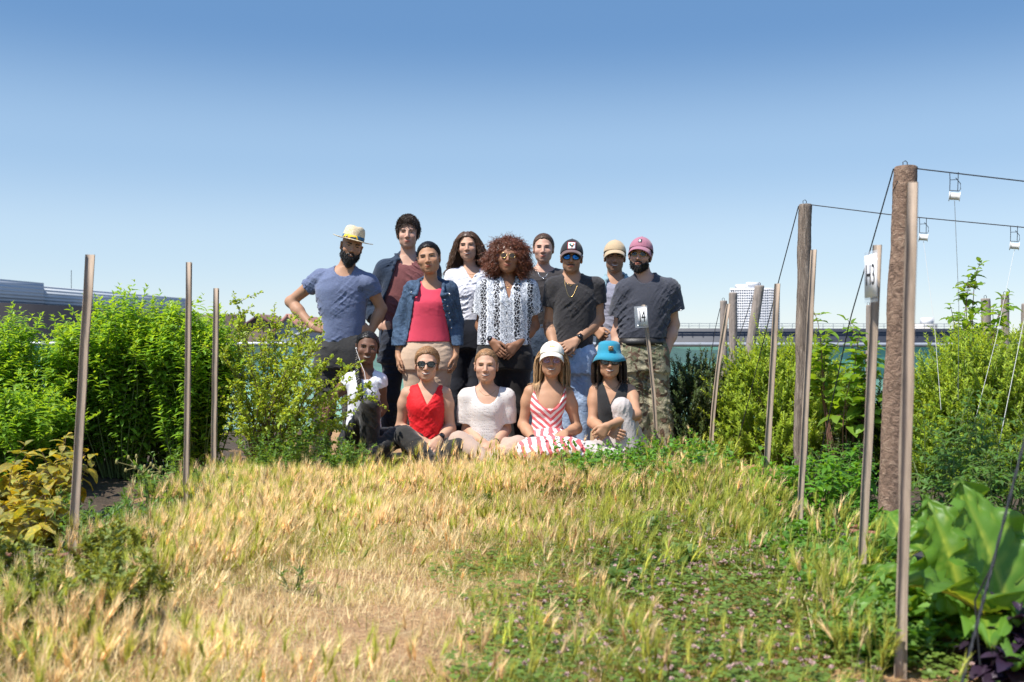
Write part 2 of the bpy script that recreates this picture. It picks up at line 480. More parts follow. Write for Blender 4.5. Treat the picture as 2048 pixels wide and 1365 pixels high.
def hand_nodes(w, tip, palm, thumb, sc=1.0, curl=25, spread=1.0, fist=False):
    d = nrm(np.asarray(tip)-w); n = np.asarray(palm, float); n = nrm(n-d*(n@d)); t = np.cross(d, n)
    if t@np.asarray(thumb, float) < 0: t = -t
    out = []
    k = 0.012
    off = np.array((0.031, 0.0105, -0.0105, -0.030)); ln = (0.070, 0.079, 0.073, 0.057)
    for i in range(4):
        kn = w+(d*(0.088-0.004*abs(i-1.2))+t*off[i])*sc
        out.append((RC(w+(d*0.012+t*off[i]*0.62)*sc, kn, 0.0145*sc, 0.0125*sc), 0.016))
        p = kn; a = math.radians((curl[i] if isinstance(curl, (list, tuple)) else curl)*0.6); r = 0.0094*sc; tt = nrm(d+t*off[i]*3.2*spread)
        for sgm, fr in ((0, 0.45), (1, 0.31), (2, 0.24)):
            dd = tt*math.cos(a)+n*math.sin(a)
            q = p+dd*ln[i]*fr*sc
            out.append((RC(p, q, r, r*0.93), 0.003)); p = q; r *= 0.92
            a += math.radians(curl[i] if isinstance(curl, (list, tuple)) else curl)
    b = w+(d*0.022+t*0.024)*sc; m = b+(d*0.034+t*0.026+n*0.012)*sc; e = m+(d*0.034+t*0.006+n*0.012)*sc; g = e+(d*0.022-t*0.004+n*0.006)*sc
    out += [(RC(b, m, .0145*sc, .0115*sc), .012), (RC(m, e, .0112*sc, .0100*sc), .004), (RC(e, g, .0100*sc, .0082*sc), .004)]
    return out
def foot_nodes(a, dirn, sc=1.0, r=0.0):
    d = nrm(dirn); h = np.array((0, 0, 1.))
    return [(RC(a-d*.035*sc-h*.035, a+d*.05*sc-h*.04, .036*sc+r, .036*sc+r), .02), (RC(a+d*.05*sc-h*.042, a+d*.155*sc-h*.052, .036*sc+r, .028*sc+r), .02)]

def build_rows(sp, rows):
    """photo rows (py, xl, xr, dfront, dback[, cy]) -> loft rows"""
    out = []
    for r in rows:
        py, xl, xr, df, db = r[:5]; cy = r[5] if len(r) > 5 else 0.0
        D = sp['D']+cy
        out.append((P(0, py, D)[2], PX((xl+xr)/2, D), (xr-xl)/2/F*D, D, df, db))
    return out
def neckline(sp, nk, z_off=0.0):
    kind = nk[0]; D = sp['D']
    if kind == 'crew':
        _, px, py, rw = nk[:4]; c = P(px, py, D-0.01)
        return RC(c+np.array((0, -0.035, 0.0)), c+np.array((0, .02, .10)), rw, rw*1.15)
    if kind == 'v':
        _, px, pyb, pxl, pxr, pyt = nk; B = P(px, pyb, D); A = P(pxl, pyt, D); C = P(pxr, pyt, D)
        sl = (A[2]-B[2])/(B[0]-A[0]); sr = (C[2]-B[2])/(C[0]-B[0])
        def fn(p):
            x = p[:, 0]-B[0]; m = np.where(x < 0, -x*sl, x*sr)
            return np.maximum((B[2]+m-p[:, 2])/math.hypot(1, (sl+sr)/2), p[:, 1]-(D+0.025))
        return FN(fn)
    if kind == 'scoop':
        _, px, pyb, hw, pyt, pw = nk; c = P(px, pyt, D); h = c[2]-P(px, pyb, D)[2]; w = hw/F*D
        def fn(p):
            x = np.abs(p[:, 0]-c[0])/w; z = np.minimum(p[:, 2]-c[2], 0)/h
            return np.maximum(((x**pw+np.abs(z)**pw)**(1/pw)-1)*min(w, h), p[:, 1]-(D+0.03))
        return FN(fn)
def opening(sp, tab):
    """open front of a jacket: rows (py, xl, xr)"""
    D = sp['D']; T = sorted((P(0, r[0], D)[2], PX(r[1], D-0.1), PX(r[2], D-0.1)) for r in tab); T = np.array(T).T
    def fn(p):
        l = np.interp(p[:, 2], T[0], T[1]); r = np.interp(p[:, 2], T[0], T[2])
        return np.maximum(np.maximum(l-p[:, 0], p[:, 0]-r), p[:, 1]-(D+0.0))
    return FN(fn)
def arm_pts(sp, side): J = sp['J']; return J['s'+side], J['e'+side], J['w'+side]
def top_node(sp, g):
    """garment for the upper body"""
    grow = g.get('grow', 0.008); rows = build_rows(sp, g.get('rows', sp['rows'])); J = sp['J']; m = sp['m']
    lo = LOFT(rows, grow, sp.get('tyaw', 0.0))
    parts = []
    body = [(lo, 0.03)]
    for s_ in 'lr':
        sh = J['s'+s_]
        if sh is None: continue
        ins = (J['nb']-sh)*(0.16 if not g.get('strap') else 0.45)
        sr = (m['sh']*0.93+grow)*g.get('shr', 1.0)
        if not g.get('strap'):
            body.append((RC(J['nb']+(sh-J['nb'])*0.28+np.array((0, 0.0, 0.0)), sh+ins*0.4, m['trap']*0.82+grow, sr*(0.92 if g.get('sleeve') else 0.8)), 0.04))
        else:
            body.append((RC(J['nb']+(sh-J['nb'])*0.30, J['nb']+(sh-J['nb'])*g['strap'], m['trap']*0.8+grow, m['sh']*0.80+grow), 0.03))
    n = U(body)
    for b in g.get('extra', []): n = U([(n, 0), (b, 0.045)])
    slv = g.get('sleeve')
    if slv:
        for s_ in 'lr':
            a, e, w = arm_pts(sp, s_)
            if a is None: continue
            gg = grow+g.get('sgrow', 0.006); fl = g.get('flare', 0.006)
            if slv <= 1:
                b = a+(e-a)*slv; bb = a+(e-a)*min(1, slv+0.25)
                sl = U([RC(a, bb, m['sh']*0.93+gg, m['ua']+gg+fl)], 0.02)
                sl = I(sl, HS(b, nrm(e-a)+np.array(g.get('stilt', (0, 0, 0)))))
                if g.get('puff'):
                    sl = U([(sl, 0), (I(EL(a+(b-a)*0.62, (g['puff'],)*3), HS(b, nrm(e-a))), .03)])
            else:
                f = slv-1; b = e+(w-e)*f
                sl = I(U([RC(a, e, m['sh']*0.93+gg, m['ua']+gg-0.002), RC(e, w, m['el']+gg+.004, m['wr']+gg+0.012)], 0.02), HS(b, nrm(w-e)))
                sl.r = 1
            sl.c = None
            n = U([(n, 0), (sl, 0.03)])
    cuts = []
    hz = P(0, g['hem'], sp['D'])[2]
    ht = g.get('htilt', 0.0)
    n = I(n, HS((J['nb'][0], sp['D'], hz), (ht, 0, -1)))
    cu = []
    for nk in (g['neck'] if isinstance(g['neck'], list) else [g['neck']]):
        if nk is not None: cu.append(neckline(sp, nk))
    if g.get('open'): cu.append(opening(sp, g['open']))
    if cu: n = S(n, *cu, k=0.005)
    for c in g.get('collar', []):
        pts = [np.asarray(q) for q in c[0]]
        n = U([(n, 0)]+[(RC(pts[i], pts[i+1], c[1], c[1]), 0.008) for i in range(len(pts)-1)])
    if g.get('fold', 0.004): n = W(n, folds(sp['seed']+g.get('fs', 0), g.get('fold', 0.004), g.get('fwl', 0.12), g.get('fdir')))
    n.c = None
    return n
def legs_node(sp, g):
    J = sp['J']; m = sp['m']; gr = g.get('grow', 0.010); ch = []
    rows = build_rows(sp, g['rows']); lo = LOFT(rows, 0.004, 0, 2.4); ch.append((lo, 0.04))
    for s_ in 'lr':
        h, k, a = J.get('h'+s_), J.get('k'+s_), J.get('a'+s_)
        if h is None: continue
        ch.append((RC(h, k, m['th']+gr, m['kn']+gr*g.get('kg', 1)), 0.05))
        kk = g.get('bag', 1.0)
        lg = RC(k, a, m['kn']+gr*kk, m['an']+gr*kk+g.get('flare', 0.0))
        ch.append((lg, 0.03))
        if not g.get('flare'): ch.append((RC(k+(a-k)*.2+np.array((0, .012, 0)), k+(a-k)*.45+np.array((0, .018, 0)), m['cf']+gr*.6, m['cf']+gr*.6), .04))
    n = U(ch)
    if g.get('extra'): n = U([(n, 0)]+[(b, 0.05) for b in g['extra']])
    for s_ in 'lr':
        if J.get('a'+s_) is not None and g.get('cuff', True):
            k, a = J['k'+s_], J['a'+s_]; e = a+(a-k)*0.02
            # cut only near the ankle
            n = S(n, I(EL(e+nrm(a-k)*0.12, (.16, .16, .16)), HS(e, -nrm(a-k))), k=0.004)
    n = W(n, folds(sp['seed']+7, g.get('fold', 0.006), g.get('fwl', 0.13), g.get('fdir')))
    n.c = None
    return n
M_ = dict(sh=.056, ua=.047, el=.038, fa=.041, wr=.027, th=.086, kn=.056, cf=.056, an=.038, trap=.045, neck=.057, hand=1.0)
F_ = dict(sh=.045, ua=.039, el=.032, fa=.034, wr=.0225, th=.082, kn=.052, cf=.050, an=.034, trap=.034, neck=.047, hand=0.9)
def body_node(sp):
    J = sp['J']; m = sp['m']; ch = [(LOFT(build_rows(sp, sp['rows']), -0.011, sp.get('tyaw', 0.0)), 0.03)]
    hx = sp['hx']; nb = J['nb']
    nt = hx.wor((0, -0.022, -0.055))
    ch.append((RC(nb+np.array((0, .015, -.04)), nt, m['neck']*1.08, m['neck']), 0.03))
    for s_ in 'lr':
        a, e, w = arm_pts(sp, s_)
        if a is None: continue
        ch.append((RC(nb+(a-nb)*0.15+np.array((0, .012, .0)), a+(nb-a)*0.12, m['trap']*0.9, m['sh']*0.80), 0.045))
        ch.append((RC(a+(nb-a)*0.06, a+(e-a)*0.3, m['sh']*0.93, m['ua']*1.06), 0.03))
        ch.append((RC(a+(e-a)*0.25, e, m['ua']*1.04, m['el']), 0.03))
        ch.append((RC(e, e+(w-e)*0.35, m['el'], m['fa']), 0.03))
        ch.append((RC(e+(w-e)*0.3, w, m['fa'], m['wr']), 0.03))
        hd = sp.get('hand'+s_)
        if hd: ch += hand_nodes(w, P(*hd['tip'][:2], sp['D']+hd['tip'][2]), hd['palm'], hd['thumb'], m['hand']*hd.get('sc', 1), hd.get('curl', 22), hd.get('spread', 1.0))
    for s_ in 'lr':
        h, k, a = J.get('h'+s_), J.get('k'+s_), J.get('a'+s_)
        if h is None: continue
        ch += [(RC(h, k, m['th']*0.93, m['kn']*0.93), 0.04), (RC(k, a, m['kn']*0.93, m['an']*0.93), 0.03)]
        ch += foot_nodes(a, sp.get('toe'+s_, (0, -1, 0)), 0.92)
    for b in sp.get('bextra', []): ch.append((b, 0.04))
    ch.append((hx, 0.016))
    return U(ch)
def bounds(pts, pad): a = np.array(pts); return a.min(0)-pad, a.max(0)+pad
def make_mesh(node, lo, hi, h, name, mat, root, tint=None, loc=None):
    V, Q = polygonise(node, lo, hi, h)
    if len(V) == 0: print('EMPTY', name); return None
    return mesh_obj(name, V, [Q], mat, root, True, None, tint(V) if tint else None, loc)

# ---- hair
def hairline(kind):
    if kind == 'w': T = np.array([(-.12, -.075), (-.06, -.065), (-.02, -.045), (.008, -.012), (.03, .030), (.055, .062), (.075, .075), (.12, .078)]).T
    elif kind == 'm': T = np.array([(-.12, -.055), (-.06, -.050), (-.02, -.025), (.004, -.022), (.016, -.010), (.034, .030), (.055, .052), (.075, .060), (.12, .064)]).T
    elif kind == 's': T = np.array([(-.12, -.055), (-.06, -.050), (-.02, -.025), (.004, -.030), (.016, -.012), (.032, .036), (.055, .060), (.075, .068), (.12, .066)]).T
    elif kind == 'low': T = np.array([(-.12, -.09), (-.06, -.09), (-.02, -.07), (.01, -.05), (.03, .012), (.055, .040), (.075, .052), (.12, .056)]).T
    return lambda p: np.interp(p[:, 1], T[0], T[1])-p[:, 2]
def hair_shell(sp, kind, t, amp=0.003, fn2=None, extra=None, wl=0.02):
    hl = hairline(kind)
    n = U([(cran(t), 0.02), (EL((0, -.045, -.02), (.062+t, .05+t, .06)), 0.03)])
    if extra: n = U([(n, 0)]+[(e, 0.015) for e in extra])
    ns = noise3(sp['seed']+3, wl)
    n = W(n, lambda p: ns(p)*amp)
    cut = FN(lambda p: hl(p)*0.8+0.003*np.sin(p[:, 0]*170))
    n = I(n, cut, k=0.012)
    if fn2: n = I(n, FN(fn2), k=0.01)
    n.c = None
    return n
def scalp_roots(sp, kind, n, rs, off=0.0, lim=None):
    hl = hairline(kind); out = []
    while sum(len(o) for o in out) < n:
        d = rs.normal(size=(n*2, 3)); d /= np.linalg.norm(d, axis=1)[:, None]
        p = np.array((0, -.014, .030))+d*np.array((.0745+off, .094+off, .084+off))
        k = hl(p) < 0
        if lim is not None: k &= lim(p)
        out.append(p[k])
    return np.concatenate(out)[:n]
def grad(node, p, e=0.003):
    b = node.ev(p.astype(np.float32), None); g = np.zeros_like(p)
    for i in range(3):
        q = p.copy(); q[:, i] += e; g[:, i] = (node.ev(q.astype(np.float32), None)-b)/e
    return b, g/(np.linalg.norm(g, axis=1, keepdims=True)+1e-6)
def strands(node, P0, dirf, steps, step, off, stick=True):
    """march strands; dirf(p,k,prev)->direction"""
    p = P0.copy(); out = [p.copy()]; prev = None
    for k in range(steps-1):
        d = dirf(p, k, prev); d /= (np.linalg.norm(d, axis=1, keepdims=True)+1e-9)
        q = p+d*step
        b, g = grad(node, q)
        push = (off-b)[:, None]
        q = q+g*(push if stick else np.maximum(push, 0))
        prev = q-p; prev /= (np.linalg.norm(prev, axis=1, keepdims=True)+1e-9)
        p = q; out.append(p.copy())
    return np.stack(out, 1)
def strand_mesh(paths, r0, rs, name, mat, root, loc, base=None, n=3):
    k, m, _ = paths.shape
    rad = np.broadcast_to((np.sin(np.linspace(0.35, math.pi*0.97, m))**0.5)[None]*r0, (k, m))*rs.uniform(0.7, 1.25, (k, 1))
    V, Q = tube_arrays(paths, rad, n)
    c = np.repeat(rs.uniform(0.65, 1.35, (k, 1)), m*n, 0)*np.ones((1, 3))
    fl = [Q]
    if base is not None:
        fl = [Q, base[1]+len(V)]; V = np.concatenate([V, base[0]]); c = np.concatenate([c, np.full((len(base[0]), 3), 0.8)])
    return mesh_obj(name, V, fl, mat, root, True, None, c, loc)

def make_person(sp):
    rs = np.random.RandomState(sp['seed']); D = sp['D']
    sp['m'] = dict(F_ if sp.get('fem') else M_); 
    b = sp.get('build', 1.0)
    for k in ('sh', 'ua', 'el', 'fa', 'wr', 'th', 'kn', 'cf', 'an', 'trap'): sp['m'][k] *= b
    sp['m'].update(sp.get('mm', {}))
    J = {k: (None if v is None else P(v[0], v[1], D+(v[2] if len(v) > 2 else 0))) for k, v in sp['joints'].items()}
    sp['J'] = J
    for k in ('sl', 'el', 'wl', 'sr', 'er', 'wr'): J.setdefault(k, None)
    h = sp['head']; hc = P(h['c'][0], h['c'][1], D+(h['c'][2] if len(h['c']) > 2 else -0.02))
    A = frame(h.get('yaw', 0), h.get('pitch', 0), h.get('roll', 0)); hs = h.get('hs', 1.0)
    hl = head_local(h); hx = X(hl, hc, A, hs); sp['hx'] = hx; sp['hl'] = hl
    loc = np.array((J['nb'][0], D, 0.0)); sp['loc'] = loc
    root = thing('person', loc, sp['label'], 'person', None); sp['root'] = root
    skin = sp['skin']
    # ---- body
    if callable(sp.get('pre')): sp['pre'](sp)
    node = body_node(sp); sp['body'] = node
    pts = [v for v in J.values() if v is not None]+[hc+A[2]*.12, hc-A[2]*.12]
    for s_ in 'lr':
        if sp.get('hand'+s_): t_ = sp['hand'+s_]['tip']; w = J['w'+s_]; pts.append(w+nrm(P(t_[0], t_[1], D+t_[2])-w)*.2)
    for r in build_rows(sp, sp['rows']): pts += [np.array((r[1]-r[2], D-r[4], r[0])), np.array((r[1]+r[2], D+r[5], r[0]))]
    lo, hi = bounds(pts, 0.13)
    hcol = np.array(sp.get('haircol', (.05, .035, .025)))
    sk = np.array(sp['skincol'])
    lipc = np.array(sp.get('lip', (0.92, 0.55, 0.52)))
    stub = sp.get('stubble', 0.0); shaved = sp.get('shaved', 0.0)
    def tint(V):
        c = np.ones((len(V), 3)); q = hx.loc(V); x, y, z = q.T
        def sm(v, a, b_): t = np.clip((v-a)/(b_-a), 0, 1); return t*t*(3-2*t)
        near = (np.abs(x) < .1) & (z > -.13) & (z < .13) & (y > -.12) & (y < .13)
        ck = np.exp(-(((np.abs(x)-.040)/.018)**2+((z+.030)/.018)**2))*(y > .03)*near
        c *= (1-ck[:, None]*np.array((0.0, 0.10, 0.10)))
        nz = np.exp(-((x/.014)**2+((z+.034)/.014)**2))*(y > .09)*near
        c *= (1-nz[:, None]*np.array((0.0, 0.10, 0.10)))
        smv = h.get('smile', 0.5)
        lz = -.0685+(.008*smv)*(x/.027)**2
        lp = sm(1-np.sqrt((x/(.026+.006*smv))**2+((z-lz)/.0115)**2), 0, .35)*(y > .06)*near
        c = c*(1-lp[:, None])+lipc*lp[:, None]
        if stub:
            bd = sm(-z, .030, .060)*sm(.012+y*.6-np.abs(x)*0, .0, .02)*near*(1-lp)*(y > -.005)
            bd = bd*sm(z, -.125, -.105); tar = (hcol+0.01)/sk
            c = c*(1-stub*bd[:, None])+np.minimum(tar, 1)*stub*bd[:, None]
        if shaved:
            bd = sm(-hairline('m')(q), -.004, .010)*near; tar = (hcol+0.01)/sk
            c = c*(1-shaved*bd[:, None])+np.minimum(tar, 1)*shaved*bd[:, None]
        if sp.get('tattoo'):
            tp, tr_ = sp['tattoo']; tc = P(*tp[:2], D+tp[2]); e = np.linalg.norm(V-tc, axis=1)
            a = np.sin(V[:, 2]*240)*.5+np.sin(V[:, 0]*190)*.5
            k = sm(tr_-e, 0, .02)*(a > -.1)*.55; c = c*(1-k[:, None])+np.array((.25, .28, .33))*k[:, None]
        return c
    make_mesh(node, lo, hi, 0.0042, 'body', skin, root, tint, loc)
    # ---- eyes, brows, mouth
    yaw_eye = h.get('look', 0.0)
    if not h.get('noeyes'):
        for sg in (-1, 1):
            mb = MB(); op = h.get('open', 0.0027)
            x0, x1 = sorted((sg*.0175, sg*.0455))
            face_patch(mb, hl, hx, x0, x1, lambda u: .0006+0*u, lambda u: op*np.sqrt(np.maximum(1-u*u, .015)), 9, 5, .0008, .0012)
            e = mb.build('eye', MAT['eyewhite'], root, True, loc)
            mb = MB(); cx = sg*.0315+yaw_eye*.006
            face_patch(mb, hl, hx, cx-.0062, cx+.0062, lambda u: .0008+0*u, lambda u: np.minimum(.0060, op)*np.sqrt(np.maximum(1-u*u, .02)), 7, 5, .0016, .0012)
            mb.build('iris', MAT[h.get('iris', 'iris_brown')], e, True, loc)
            mb = MB()
            face_patch(mb, hl, hx, x0-.001, x1+.001, lambda u: .0012+op*np.sqrt(np.maximum(1-u*u, .01)), lambda u: .0013+0*u, 9, 2, .0016, .002)
            mb.build('eyelashes', MAT['lash'], root, True, loc)
    for sg in (-1, 1):
        mb = MB(); th = h.get('brow', .0024 if sp.get('fem') else .0034)
        x0, x1 = sorted((sg*.014, sg*.050))
        mb_u = (lambda u: .0165+(-(u*sg)*.0+.0035*(1-(u*sg-.2)**2))+h.get('browz', 0.0))
        face_patch(mb, hl, hx, x0, x1, mb_u, lambda u: th*(1.0-.55*np.clip(u*sg, -1, 1))*.75+.0003, 11, 4, .0012, .003)
        mb.build('eyebrow', sp['hairm'], root, True, loc, np.full((mb.n, 3), .9))
    tz = h.get('teeth', 0)
    if tz:
        mb = MB(); smv = h.get('smile', .5)
        mw = .018+.0085*smv; face_patch(mb, hl, hx, -mw, mw, lambda u: -.0672+.0085*smv*u*u, lambda u: (.0010+.0026*tz)*np.sqrt(np.maximum(1-u*u, .03)), 11, 5, .0004, .0012)
        mb.build('teeth', MAT['teeth'], root, True, loc)
    mb = MB(); smv = h.get('smile', .5)
    zl = -.0725 if tz else -.0680
    mw = .022+.008*smv; face_patch(mb, hl, hx, -mw, mw, (lambda u: (-.0706-.0012*tz if tz else -.0683)+.0105*smv*u*u), lambda u: .0009*np.sqrt(np.maximum(1-u*u, .05)), 11, 3, .0014 if tz else .0006, .0012)
    mb.build('mouth', MAT['mouthline'], root, True, loc)
    # ---- garments
    for g in sp['tops']:
        n = top_node(sp, g); n = n
        V, Q = polygonise(n, lo, hi, g.get('h', 0.0058))
        tn = None
        mesh_obj(g['name'], V, [Q], MAT[g['mat']], root, True, None, None, loc); g['node'] = n
    if sp.get('legs'):
        g = sp['legs']; n = legs_node(sp, g)
        V, Q = polygonise(n, lo, hi, 0.0066); mesh_obj(g.get('name', 'trousers'), V, [Q], MAT[g['mat']], root, True, None, None, loc); g['node'] = n
    for s_ in 'lr':
        a = J.get('a'+s_)
        if a is not None and sp.get('shoe'):
            n = U(foot_nodes(a, sp.get('toe'+s_, (0, -1, 0)), 1.0, 0.008)); lo2, hi2 = bounds([a, a+nrm(sp.get('toe'+s_, (0, -1, 0)))*.16], .1)
            V, Q = polygonise(n, lo2, hi2, .006); mesh_obj('shoe', V, [Q], MAT[sp['shoe']], root, True, None, None, loc)
    if callable(sp.get('post')): sp['post'](sp, root, loc, rs)
    return root

# ---- hairdressing and things worn on the head (all in the head's own frame)
def local_shell(sp, node, name, mat, root, loc, h=0.005, lo=(-.13, -.16, -.16), hi=(.13, .16, .16), ret=False):
    V, Q = polygonise(node, lo, hi, h); V = sp['hx'].wor(V)
    if ret: return V, Q
    return mesh_obj(name, V, [Q], mat, root, True, None, np.full((len(V), 3), .9), loc)
def flip(Q): return Q
def hair_short(sp, root, loc, rs, kind='m', t=.016, n=700, fringe=True, lim=None, length=.05, sweep=False, top=None):
    hx = sp['hx']; base = local_shell(sp, hair_shell(sp, kind, t*.8, .0035, lim, [top] if top else None), 'hair', None, root, loc, ret=True)
    R = scalp_roots(sp, kind, n, rs, t*.7, (lambda p: (p[:, 2] < .045)) if lim else None)
    def d(p, k, prev):
        f = np.stack([p[:, 0]*3.0+.35, (p[:, 1]+.05)*6, -.25-np.abs(p[:, 1])*0+0*p[:, 0]], 1)
        if sweep: f = np.stack([.8-p[:, 0]*5, .55-p[:, 1]*9, .15+0*p[:, 0]], 1)
        s_ = np.where(p[:, 2:3] < .03, np.array([[0, -.3, -1.]]), f)
        return s_+jit
    jit = rs.normal(size=R.shape)*.55
    ps = strands(U([(cran(t), 0)]+([(top, .01)] if top else [])), R, d, 7, length/6, .003 if not sweep else .004, True)
    o_ = ps-np.array((0, -.014, .03)); o_ /= np.linalg.norm(o_, axis=2, keepdims=True); ps = ps+o_*(rs.uniform(0, 1, (len(ps), 1, 1))**2*(.016 if sweep else .006))*np.linspace(0, 1, 7)[None, :, None]**2
    ps = hx.wor(ps.reshape(-1, 3)).reshape(ps.shape)
    strand_mesh(ps, .0022, rs, 'hair', sp['hairm'], root, loc, base)
def hair_back(sp, root, loc, rs, t=.009, bun=None, n=700, kind='w', target=(0, -.115, .02), lim=None):
    hx = sp['hx']; ex = []
    if bun: ex.append(EL(bun[0], bun[1]))
    base = local_shell(sp, hair_shell(sp, kind, t*.8, .002, lim, ex), 'hair', None, root, loc, ret=True)
    R = scalp_roots(sp, kind, n, rs, t*.6)
    tg = np.array(target)
    jit = rs.normal(size=R.shape)*.010
    ps = strands(cran(t), R, lambda p, k, pv: (tg-p)+jit, 9, .014, .0005, True)
    o_ = ps-np.array((0, -.014, .03)); o_ /= np.linalg.norm(o_, axis=2, keepdims=True); ps = ps+o_*(rs.uniform(0, 1, (len(ps), 1, 1))**4*.004)*np.linspace(0, 1, 9)[None, :, None]**2
    ps = hx.wor(ps.reshape(-1, 3)).reshape(ps.shape)
    strand_mesh(ps, .0010, rs, 'hair', sp['hairm'], root, loc, base)
def hair_long(sp, root, loc, rs, length=.35, wave=.3, n=800, kind='w', t=.012, part=0.0, r0=.002, lim=None, out=.0, wl=.05, steps=22, side=None):
    hx = sp['hx']; A = hx.ax; base = local_shell(sp, hair_shell(sp, kind, t*.8, .003, lim), 'hair', None, root, loc, ret=True)
    R = scalp_roots(sp, kind, n, rs, t*.5, (lambda p: side(p)) if side else None)
    P0 = hx.wor(R); body = sp['body']
    ph = rs.uniform(0, 6.28, n)[:, None]; wv = rs.normal(size=(n, 3)); wv[:, 2] *= .3; st = length/steps*rs.uniform(.8, 1.1, (n, 1))
    sg = np.sign(R[:, :1]-part)+(R[:, :1] == part)
    side0 = sg*A[0]*(1.0)+(-A[1])*.75
    def d(p, k, pv):
        q = hx.loc(p); z = q[:, 2:3]
        fall = np.clip(k/6.0, 0, 1)
        base_ = np.where(z > .0, side0*(1-fall*.6)+np.array((0, 0, -.55-fall*1.0)), np.array((0., 0, -1))+sg*A[0]*out)
        w_ = np.sin(k*(length/steps)/wl*6.28+ph)*wave*min(1., max(0, k-2)/6)
        return base_+wv*w_+(pv*.7 if pv is not None else 0)
    p = P0.copy(); o = [p.copy()]; pv = None
    U2 = U([(hx, 0.0), (X(cran(t*.6), hx.cc, hx.ax, hx.sc), 0.0), (body, 0.0)])
    tops = [g['node'] for g in sp['tops'] if 'node' in g]
    if tops: U2 = U([(U2, 0.0)]+[(tn, 0.0) for tn in tops])
    for k in range(steps-1):
        dd = d(p, k, pv); dd /= np.linalg.norm(dd, axis=1, keepdims=True)
        q = p+dd*st; b_, g = grad(U2, q); q = q+g*np.clip(.004+.012*rs_thick-b_, 0, .05)[:, None] if k else q
        pv = q-p; pv /= np.linalg.norm(pv, axis=1, keepdims=True)+1e-9; p = q; o.append(p.copy())
    strand_mesh(np.stack(o, 1), r0, rs, 'hair', sp['hairm'], root, loc, base)
rs_thick = 0.5
def hair_afro(sp, root, loc, rs, n=2600, R=.175):
    hx = sp['hx']; ns = noise3(sp['seed'], .06)
    face = EL((0, .13, -.035), (.062, .13, .085))
    ball = S(W(U([(EL((0, -.03, .022), (R*.78, R*.66, R*.68)), .03), (EL((-.09, -.02, -.05), (.066, .07, .075)), .04), (EL((.09, -.02, -.05), (.066, .07, .075)), .04)]), lambda p: ns(p)*.006), face, k=.02); ball.c = None
    base = local_shell(sp, ball, 'hair', None, root, loc, .006, (-.2, -.2, -.2), (.2, .2, .2), ret=True)
    V0 = base[0]; q = hx.loc(V0)
    i = rs.randint(0, len(V0), n); p0 = q[i]; c0 = np.array((0, -.02, .0)); nn = p0-c0; nn /= np.linalg.norm(nn, axis=1, keepdims=True)
    m = 15; t = np.linspace(0, 1, m)[None, :, None]
    ln = rs.uniform(.025, .06, (n, 1, 1)); a = np.cross(nn, rs.normal(size=(n, 3))); a /= np.linalg.norm(a, axis=1, keepdims=True); b_ = np.cross(nn, a)
    turns = rs.uniform(1.6, 3.0, (n, 1, 1)); ph = rs.uniform(0, 6.28, (n, 1, 1)); cr = rs.uniform(.005, .010, (n, 1, 1))
    drift = rs.normal(size=(n, 1, 3))*.35+np.array((0, 0, -.45))
    ax_ = nn[:, None, :]+drift*t
    ps = p0[:, None, :]-nn[:, None, :]*.012+ax_*t*ln+(a[:, None]*np.cos(t*turns*6.28+ph)+b_[:, None]*np.sin(t*turns*6.28+ph))*cr
    fc = ((np.abs(ps[..., 0]) < .052) & (ps[..., 1] > .03) & (ps[..., 2] < .045)).any(1)
    ps = ps[~fc]
    ps = hx.wor(ps.reshape(-1, 3)).reshape(ps.shape)
    strand_mesh(ps, .0016, rs, 'hair', sp['hairm'], root, loc, (base[0], base[1]))
def beard(sp, root, loc, rs, t=.010, n=500, top=-.030, full=0.0):
    hx = sp['hx']; ns = noise3(sp['seed']+5, .015)
    h = sp['head']; jw = h.get('jaw', 1.0)
    nd = U([(EL((0, .030, -.030), (.0615+t*.6, .063+t*.6, .083+t*.5)), .02), (EL((0, .026, -.072), (.052*jw+t, .052+t, .037+t)), .02), (EL((0, .062, -.102-full*.5), (.025+t*.5+full*.5, .021+t*.8, .018+t+full)), .02)])
    nd = W(nd, lambda p: ns(p)*.0025)
    def cut(p):
        x = np.abs(p[:, 0]); y = p[:, 1]; z = p[:, 2]
        line = np.interp(x, [0, .012, .022, .034, .048, .058, .08], [-.049, -.050, -.054, -.064, -.052, -.028, -.006])
        side = np.interp(y, [-.01, .02, .05], [-.02, -.0, -.0])
        return np.maximum(z-line, (.004-y))
    nd = I(nd, FN(cut), k=.006)
    nd = S(nd, EL((0, .10, -.0700), (.020, .035, .0085)), k=.004)
    nd.c = None
    base = local_shell(sp, nd, 'beard', None, root, loc, .004, (-.1, -.05, -.17), (.1, .14, .02), ret=True)
    q = hx.loc(base[0]); i = rs.randint(0, len(q), n); p0 = q[i]; k = p0[:, 1] > .01; p0 = p0[k]
    dn = np.stack([p0[:, 0]*4, (p0[:, 1]-.02)*6, -.9+0*p0[:, 0]], 1)+rs.normal(size=p0.shape)*.35; dn /= np.linalg.norm(dn, axis=1, keepdims=True)
    L = rs.uniform(.004, .012, (len(p0), 1))*(1+full*16)
    ps = np.stack([p0-dn*.003, p0+dn*L*.5, p0+dn*L+np.array((0, 0, -.002))], 1)
    ps = hx.wor(ps.reshape(-1, 3)).reshape(ps.shape)
    strand_mesh(ps, .0011, rs, 'beard', sp['hairm'], root, loc, base)
